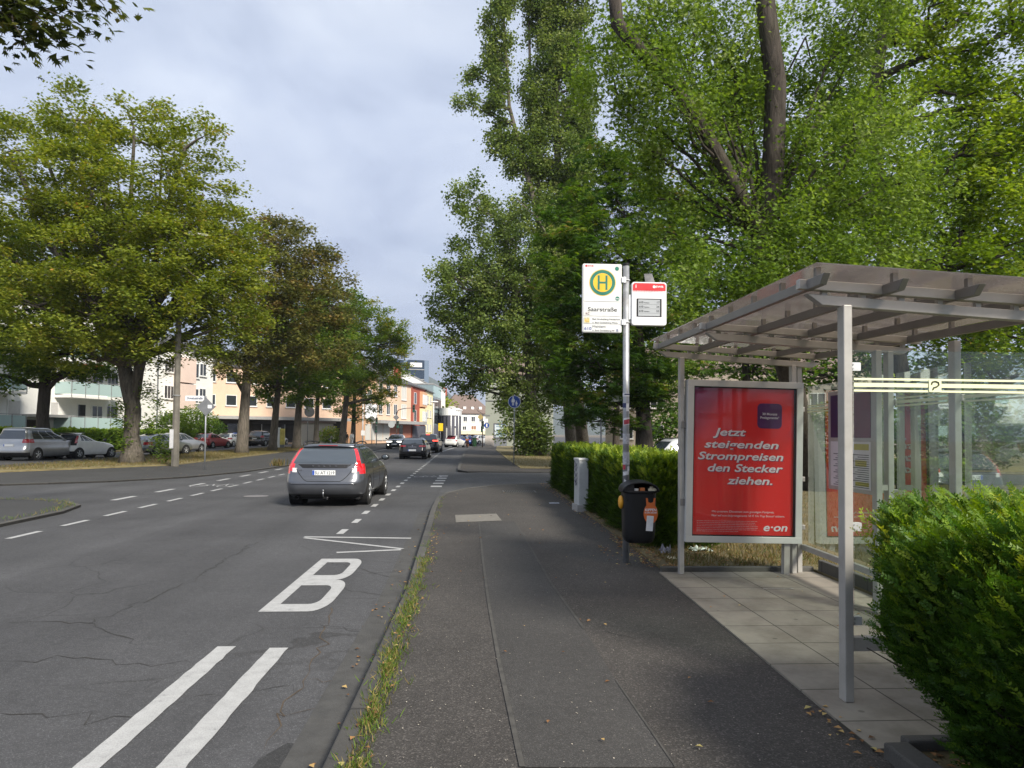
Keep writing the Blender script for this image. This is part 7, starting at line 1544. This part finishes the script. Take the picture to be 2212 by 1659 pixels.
c = at(1052, 898, 84); MB().box(c.x-.45, c.x+.35, 83.95, 84., c.z-.1, c.z+.1).build('name_plate', back_m, r)
c = at(1052, 908, 84); MB().box(c.x-.22, c.x+.12, 83.9, 83.95, c.z-.25, c.z+.2).build('extra_plate', white, r); e = at(1030, 884, 84); MB().tube([(x, 84, z), (x-.5, 84, z+.3), (e.x, 84, e.z)], .035, 6).build('arm', MATS['mast_brown'], r)
g_ = at(1025, 967, 86.5); wb_ = thing('wheelie_bin', 'dark green wheelie bin on the far pavement corner', 'wheelie bin', (g_.x, 86.5, 0)); gm = mat('bin_green', (.02, .075, .03), .5)
MB().add([(g_.x+sx_*.25*k_, 86.5+sy_*.3*k_, z_) for k_, z_ in ((.8, .05), (1, 1.0)) for sx_, sy_ in ((-1, -1), (1, -1), (1, 1), (-1, 1))], [(3, 2, 1, 0), (4, 5, 6, 7), (0, 1, 5, 4), (1, 2, 6, 5), (2, 3, 7, 6), (3, 0, 4, 7)]).build('bin_body', gm, wb_); MB().box(g_.x-.28, g_.x+.28, 86.15, 86.85, 1.0, 1.09).build('lid', gm, wb_, bevel=.03)
for s_ in (-1, 1): MB().cyl((g_.x+s_*.2, 86.72, .1), (g_.x+s_*.26, 86.72, .1), .1, 12).build('wheel', rubber, wb_)

# ------------------------------------------------------------------ people
skin_m = mat('skin', (.42, .26, .19), .6, 0, .06)
def skinned(name, m, V, E_, Rd, parent, sub=2):
    me = bpy.data.meshes.new(name); me.from_pydata(V, E_, []); me.update(); o = bpy.data.objects.new(name, me); COL.objects.link(o); o.parent = parent
    md = o.modifiers.new('skin', 'SKIN'); md.use_smooth_shade = True
    if not me.skin_vertices:
        return o
    for i, r_ in enumerate(Rd): sv_ = me.skin_vertices[0].data[i]; sv_.radius = (r_, r_) if not hasattr(r_, '__len__') else r_
    me.skin_vertices[0].data[0].use_root = True
    sb_ = o.modifiers.new('sub', 'SUBSURF'); sb_.levels = sb_.render_levels = sub; me.materials.append(m); return o
def person(label, x, y, z0, heading, J, shirt, trousers, hair, sleeves=True, long_hair=False, scale=1., shoe=dark_trim):
    """J: joints relative to the ground point: pelvis, chest, neck, head, l/r shoulder elbow wrist, l/r hip knee ankle toe"""
    root = thing('person', label, 'person', (0, 0, 0))
    J = {k: tuple(c*scale for c in v) for k, v in J.items()}
    order = ['pelvis', 'waist', 'chest', 'neck', 'head', 'crown', 'ls', 'le', 'lw', 'lh', 'rs', 're', 'rw', 'rh', 'lhip', 'lk', 'la', 'lt', 'rhip', 'rk', 'ra', 'rt']
    J.setdefault('waist', tuple((a*.55+b*.45) for a, b in zip(J['pelvis'], J['chest']))); J.setdefault('crown', (J['head'][0], J['head'][1], J['head'][2]+.09))
    for s_ in 'lr':
        d = Vector(J[s_+'w'])-Vector(J[s_+'e']); J.setdefault(s_+'h', tuple(Vector(J[s_+'w'])+d.normalized()*.11))
    E_ = [('pelvis', 'waist'), ('waist', 'chest'), ('chest', 'neck'), ('neck', 'head'), ('head', 'crown'), ('chest', 'ls'), ('ls', 'le'), ('le', 'lw'), ('lw', 'lh'), ('chest', 'rs'), ('rs', 're'), ('re', 'rw'), ('rw', 'rh'), ('pelvis', 'lhip'), ('lhip', 'lk'), ('lk', 'la'), ('la', 'lt'), ('pelvis', 'rhip'), ('rhip', 'rk'), ('rk', 'ra'), ('ra', 'rt')]
    rad = dict(pelvis=.13, waist=.125, chest=.15, neck=.055, head=.088, crown=.075, ls=.06, le=.043, lw=.030, lh=.03, rs=.06, re=.043, rw=.030, rh=.03, lhip=.09, lk=.06, la=.042, lt=.035, rhip=.09, rk=.06, ra=.042, rt=.035)
    ix = {k: i for i, k in enumerate(order)}
    skinned('body', skin_m, [J[k] for k in order], [(ix[a], ix[b]) for a, b in E_], [rad[k] for k in order], root)
    def sub(name, m, keys, grow):
        kk = {k: i for i, k in enumerate(keys)}; skinned(name, m, [J[k] for k in keys], [(kk[a], kk[b]) for a, b in E_ if a in kk and b in kk], [rad[k]+grow for k in keys], root)
    sub('shirt', shirt, ['pelvis', 'waist', 'chest', 'ls', 'le', 'rs', 're']+(['lw', 'rw'] if sleeves else []), .022)
    sub('trousers', trousers, ['pelvis', 'lhip', 'lk', 'la', 'rhip', 'rk', 'ra'], .018)
    hd_p = Vector(J['head'])
    hb = MB().ball((hd_p.x, hd_p.y-.025, hd_p.z+.035), (.098, .105, .11), 12, 8)
    if long_hair: hb.ball((hd_p.x, hd_p.y-.06, hd_p.z-.10), (.10, .06, .16), 10, 8)
    hb.build('hair', hair, root, True)
    for s_ in 'lr':
        a, t = Vector(J[s_+'a']), Vector(J[s_+'t']); MB().tube([a+Vector((0, -.04, -.045)), a.lerp(t, .6)+Vector((0, 0, -.02)), t+Vector((0, 0, -.005))], [.05, .052, .035], 8).build('shoe', shoe, root, True)
    root.location = (x, y, z0); root.rotation_euler = (0, 0, heading); return root
def stand(step=.12, la=(.05, .1), ra=(.05, .1)):
    return dict(pelvis=(0, 0, .93), chest=(0, .01, 1.28), neck=(0, .01, 1.46), head=(0, .02, 1.58), ls=(-.17, 0, 1.40), le=(-.22, -.02+la[0], 1.13), lw=(-.2, la[1]+.05, .92), rs=(.17, 0, 1.40), re=(.22, -.02+ra[0], 1.13), rw=(.2, ra[1]+.05, .92),
                lhip=(-.1, 0, .86), lk=(-.1, .03+step*.5, .48), la=(-.1, step, .08), lt=(-.11, step+.14, .035), rhip=(.1, 0, .86), rk=(.1, .05-step*.3, .48), ra=(.1, -step, .09), rt=(.11, -step+.14, .035))
floral = mat('floral_cloth', (.16, .16, .16), .8, 0, .95, 14.); denim = mat('denim_pale', (.32, .36, .42), .8); blk_c = mat('black_cloth', (.015, .015, .018), .85); wht_c = mat('white_cloth', (.72, .72, .72), .8); tan_c = mat('tan_cloth', (.26, .19, .13), .85); olive_c = mat('olive_cloth', (.13, .15, .12), .85); rust_c = mat('rust_cloth', (.26, .09, .04), .85); slate_c = mat('slate_blue_cloth', (.15, .19, .27), .85)
h_br = mat('hair_brown', (.10, .055, .03), .7); h_dk = mat('hair_dark', (.015, .012, .01), .7); h_bl = mat('hair_grey', (.25, .23, .21), .7)
for px, Y, J, lab, sh1, tr1, hr, lg, hd in ((709, 84.5, stand(.16, (.12, .28), (-.05, .0)), 'person with long brown hair in a patterned blouse and pale jeans', floral, denim, h_br, True, 170), (738, 88, stand(.05), 'person in an olive top standing left of the group', olive_c, denim, h_dk, False, 120),
                                           (748, 87, stand(.1, (.1, .2), (.1, .25)), 'person in a black top and tan trousers in the middle of the group', blk_c, tan_c, h_dk, False, 190), (760, 86, stand(.12, (.15, .3), (.1, .25)), 'person in white trousers and a white jacket right of the group', wht_c, wht_c, h_br, True, 180)):
    person(lab, at(px, 950, Y).x, Y, -.05, R_(hd), J, sh1, tr1, hr, long_hair=lg)
cy = at(1009, 950, 86)
ride = dict(pelvis=(0, -.22, 1.0), chest=(.0, .08, 1.30), neck=(0, .2, 1.46), head=(0, .28, 1.56), ls=(-.19, .12, 1.40), le=(-.27, .3, 1.18), lw=(-.27, .5, 1.05), rs=(.19, .12, 1.40), re=(.27, .3, 1.18), rw=(.27, .5, 1.05), lhip=(-.1, -.2, .93), lk=(-.13, .16, .70), la=(-.12, .0, .28), lt=(-.12, .13, .24), rhip=(.1, -.2, .93), rk=(.13, .10, .54), ra=(.12, -.03, .12), rt=(.12, .11, .10))
person('person in a slate blue top and rust trousers riding a bicycle away', cy.x, 86, -.1, R_(-4), ride, slate_c, rust_c, h_bl)
bk = thing('bicycle', 'dark bicycle ridden by the person in rust trousers', 'bicycle', (0, 0, 0)); fr2 = MB()
for a, b in (((0, -.52, .34), (0, -.05, .30)), ((0, -.05, .30), (0, -.2, .86)), ((0, -.52, .34), (0, -.17, .78)), ((0, -.05, .30), (0, .45, .82)), ((0, -.17, .78), (0, .44, .88)), ((0, .55, .34), (0, .43, .95))): fr2.tube([a, b], .018, 6)
fr2.build('frame', blk_c, bk); MB().tube([(-.27, .46, 1.02), (-.1, .44, .98), (.1, .44, .98), (.27, .46, 1.02)], .014, 6).build('handlebar', galv, bk); MB().ball((0, -.23, .89), (.09, .14, .04), 10, 6).build('saddle', black, bk)
for y_ in (-.52, .55): w_ = MB().tube([(0, y_+.33*math.cos(t), .34+.33*math.sin(t)) for t in np.linspace(0, 6.2832, 25)], .02, 6).build('wheel', rubber, bk)
MB().ball((.22, -.5, .62), (.09, .17, .2), 10, 8).build('pannier', blk_c, bk)
bk.location = (cy.x, 86, -.1); bk.rotation_euler = (0, 0, R_(-4))

# ------------------------------------------------------------------ grass, fallen leaves and litter
g_green = leaf_mat('grass_blades_mixed', [(0, (.30, .22, .09)), (.3, (.22, .20, .06)), (.5, (.07, .13, .02)), (1, (.13, .20, .03))], .3)
g_dry = leaf_mat('grass_blades_dry', [(0, (.20, .14, .06)), (.6, (.17, .14, .055)), (.85, (.10, .11, .03)), (1, (.07, .10, .025))], .3)
lit = leaf_mat('fallen_leaf', [(0, (.11, .06, .03)), (.4, (.24, .12, .05)), (.7, (.36, .20, .08)), (.9, (.45, .33, .13)), (1, (.34, .34, .12))], .1, .7)
def blades(name, P_, size, m, lean=.45):
    d = np.concatenate([rng.normal(size=(len(P_), 2))*lean, np.ones((len(P_), 1))], 1); o = leaves(name, P_, BLADE, size, m, None, .1, d, None, None, 'stuff'); return o
P_ = []
y = 3.3
while y < 9.2:
    k = int(40+110*random.random()**1.3); w_ = .025+.05*random.random(); xb = -.545+.004*math.sin(y*3)-.008*(y-3.5)
    P_.append(np.column_stack([rng.normal(size=k)*w_+xb, y+rng.normal(size=k)*.09, np.full(k, .005)])); y += .085+.16*random.random() if y < 7.7 else .35
y = 9.2
while y < 18: k = int(6+14*random.random()); P_.append(np.column_stack([rng.normal(size=k)*.03-.60-.012*(y-8), y+rng.normal(size=k)*.12, np.full(k, .005)])); y += .3+.6*random.random()
tag(blades('kerb_grass', np.concatenate(P_), .055, g_green, .8), 'grass tufts growing along the kerb edge of the pavement')
n = 5200; x = rng.uniform(2.45, 4.6, n); y = rng.uniform(8.5, 13, n); m_ = (np.abs(x-2.98) > .45) | (y < 9.9)
n3 = 12000; x3 = rng.uniform(4.25, 13, n3); y3 = rng.uniform(3.8, 20, n3)
tag(blades('lawn_grass', np.concatenate([np.column_stack([x[m_], y[m_], np.full(m_.sum(), .03)]), np.column_stack([x3, y3, np.full(n3, .03)]), np.column_stack([rng.uniform(2.35, 12, 14000), rng.uniform(33.3, 62, 14000), np.full(14000, .03)])]), .09, g_dry, .6), 'short dry grass of the green behind the shelter')
n = 26000; x = rng.uniform(-21, -14.3, n); y = rng.uniform(29.5, 75, n); q_ = x > -18-(35-y)*.5; ok = ((y > 35.6) | (x < -14.4-(35.4-y)*.62)) & (x < -14.5-.03*(y-35)) & (x > -20.8)
tag(blades('verge_grass', np.column_stack([x[ok], y[ok], np.full(ok.sum(), .0)]), .13, g_dry, .6), 'short dry grass of the left verge under the trees')
n = 500; t = rng.random(n); ix_ = (t*5).astype(int); I_ = np.array(isl[2:8]); 
pI = I_[np.minimum(ix_, 4)]+(I_[np.minimum(ix_+1, 5)]-I_[np.minimum(ix_, 4)])*rng.random((n, 1)); tag(blades('corner_weeds', np.column_stack([pI[:, 0]-.22+rng.normal(size=n)*.09, pI[:, 1]-.05+rng.normal(size=n)*.09, np.full(n, -.045)]), .07, g_green, .7), 'weeds along the kerb of the left corner')
c = gd(600, 1004); tag(blades('weed_tuft', np.column_stack([c.x+rng.normal(size=90)*.14, c.y+rng.normal(size=90)*.14, np.full(90, -.05)]), .36, g_dry, .3), 'dry weed tuft on the left kerb')
def scatter(P_, size, name, lab, m=lit):
    n_ = len(P_); o = leaves(name, P_, (KITE[0]*np.array([1, 1, 1.6]), KITE[1]), size*rng.uniform(.6, 1.4, n_), m, None, .9, None, None, None, 'stuff'); return tag(o, lab)
Q = []
def zone(x0, x1, y0, y1, n_, z=.012, sk=0): Q.append(np.column_stack([rng.uniform(x0, x1, n_)+(rng.normal(size=n_)*sk if sk else 0), rng.uniform(y0, y1, n_), np.full(n_, z)+rng.random(n_)*.012]))
zone(2.12, 2.55, 8.5, 11, 420, .035); zone(2.15, 2.5, 11, 23, 520, .035); zone(1.7, 2.3, 8.7, 10.4, 70); zone(-.6, 2.0, 3.4, 12, 30); zone(-.6, 2.1, 12, 23, 40); zone(-.95, -.72, 3.5, 16, 60, -.09); zone(2.35, 4.0, 8.4, 9.8, 260, .04); zone(1.95, 2.15, 2.6, 4.2, 50); zone(2.2, 2.6, 2.3, 3.58, 160, .035); zone(-.7, 2.3, 30.6, 40, 60); zone(2.25, 3.2, 34, 40, 120, .035)
zone(-.62, -.45, 3.3, 12, 90, .02); zone(-12.5, -9.6, 27, 40, 60, -.045); zone(-14.4, -13.2, 31, 40, 120, -.04); zone(2.2, 3.8, 4.2, 8.2, 10, .02); zone(0, 2.2, 24, 30, 40, -.095)
Q_ = np.concatenate(Q); tag(scatter(Q_, .036, 'fallen_leaves', 'fallen brown leaves on the pavement and along the hedges'), None)
n = 480; cr_ = np.column_stack([rng.uniform(-.6, 2.05, n), 3.4+rng.random(n)**1.6*13, np.full(n, .008)]); scatter(cr_, .0095, 'pavement_grit', 'pale crumbs and grit scattered over the pavement', mat('grit_pale', (.42, .38, .31), .9))
def scrap(name, label, px, py, z, s_, m, cat='litter', lump=.3):
    c = gd(px, py, z); mb = MB(); n_ = 9
    for j in range(n_):
        for i in range(n_): mb.v.append((c.x+(i/(n_-1)-.5)*s_[0]+random.uniform(-.1, .1)*s_[0]/4, c.y+(j/(n_-1)-.5)*s_[1]+random.uniform(-.1, .1)*s_[1]/4, z+.004+abs(random.gauss(0, 1))*s_[2]*lump*(1-((i/(n_-1)-.5)**2+(j/(n_-1)-.5)**2)*1.6)))
    mb.f = [(j*n_+i, j*n_+i+1, (j+1)*n_+i+1, (j+1)*n_+i) for j in range(n_-1) for i in range(n_-1)]; return tag(mb.build(name, m), label, cat)
scrap('paper_sheet', 'flat bluish white paper on the pavement near the cable cabinet', 1197, 1087, .004, (.24, .17, .02), mat('paper_bluish', (.55, .58, .68), .6), lump=.2)
scrap('plastic_bag', 'white green plastic bag lying under the poster display', 1512, 1188, .035, (.28, .26, .06), mat('bag_plastic', (.42, .50, .44), .35), lump=.6)
scrap('plastic_wrap', 'crumpled greyish plastic wrapping at the foot of the hedge', 1437, 1194, .035, (.16, .2, .09), mat('wrap_plastic', (.20, .19, .21), .25), lump=.7)
scrap('paper_scrap', 'cream paper scrap beside the left leg of the poster display', 1451, 1207, .035, (.11, .1, .06), mat('cream_paper', (.62, .56, .40), .7))
scrap('paper_scrap', 'small curled white paper on the shelter slabs', 1863, 1265, .016, (.06, .03, .03), white); scrap('tissue', 'small white tissue on the pavement edge by the slabs', 1668, 1467, .006, (.07, .03, .02), white) if False else None
c = gd(1680, 1272, .0155); chk = MB()
for i in range(5): chk.strip([(c.x-.16+.07*i*random.random(), c.y+.02*math.sin(i*2)), (c.x+.03*i, c.y+.03*random.random()), (c.x+.17, c.y+.02*math.sin(i))], .012, .0165+.0006*i)
structure(chk.build('chalk_marks', mat('chalk', (.30, .29, .27), .95, 0, .3, 20.)))
# unseen trees added behind the camera to darken the glass reflections
mt = [o for o in bpy.data.objects if o.get('label', '').startswith('fresh green maple')][0]
mt0 = mt.location.copy()
for i, (x, y, rz, lab) in enumerate(((22, -16, 1.2, 'unseen maple added behind the viewer for glass reflections, nearest the street'), (32, -22, 2.6, 'unseen maple added behind the viewer for glass reflections, farthest back'), (28, -5, 4.0, 'unseen maple added beside the viewer for glass reflections'))):
    c_ = copy_tree(mt); c_.location = (x, y, 0); c_.rotation_euler = (0, 0, rz); c_['label'] = lab; c_['group'] = 'unseen maples added for reflections'

# ------------------------------------------------------------------ the air: far hills fade to pale blue
hzm = bpy.data.materials.new('summer_haze'); hzm.use_nodes = True; t = hzm.node_tree; t.nodes.clear()
vo_ = N(t, 'ShaderNodeVolumePrincipled'); vo_.inputs['Color'].default_value = (.82, .88, .97, 1); vo_.inputs['Density'].default_value = .00022; vo_.inputs['Anisotropy'].default_value = .2
L(t, vo_.outputs[0], N(t, 'ShaderNodeOutputMaterial').inputs['Volume'])
hb_ = MB().box(-5200, 5200, -320, 9050, -1.2, 420).build('haze', hzm); hb_['kind'] = 'stuff'; hb_['label'] = 'thin summer haze over the street'
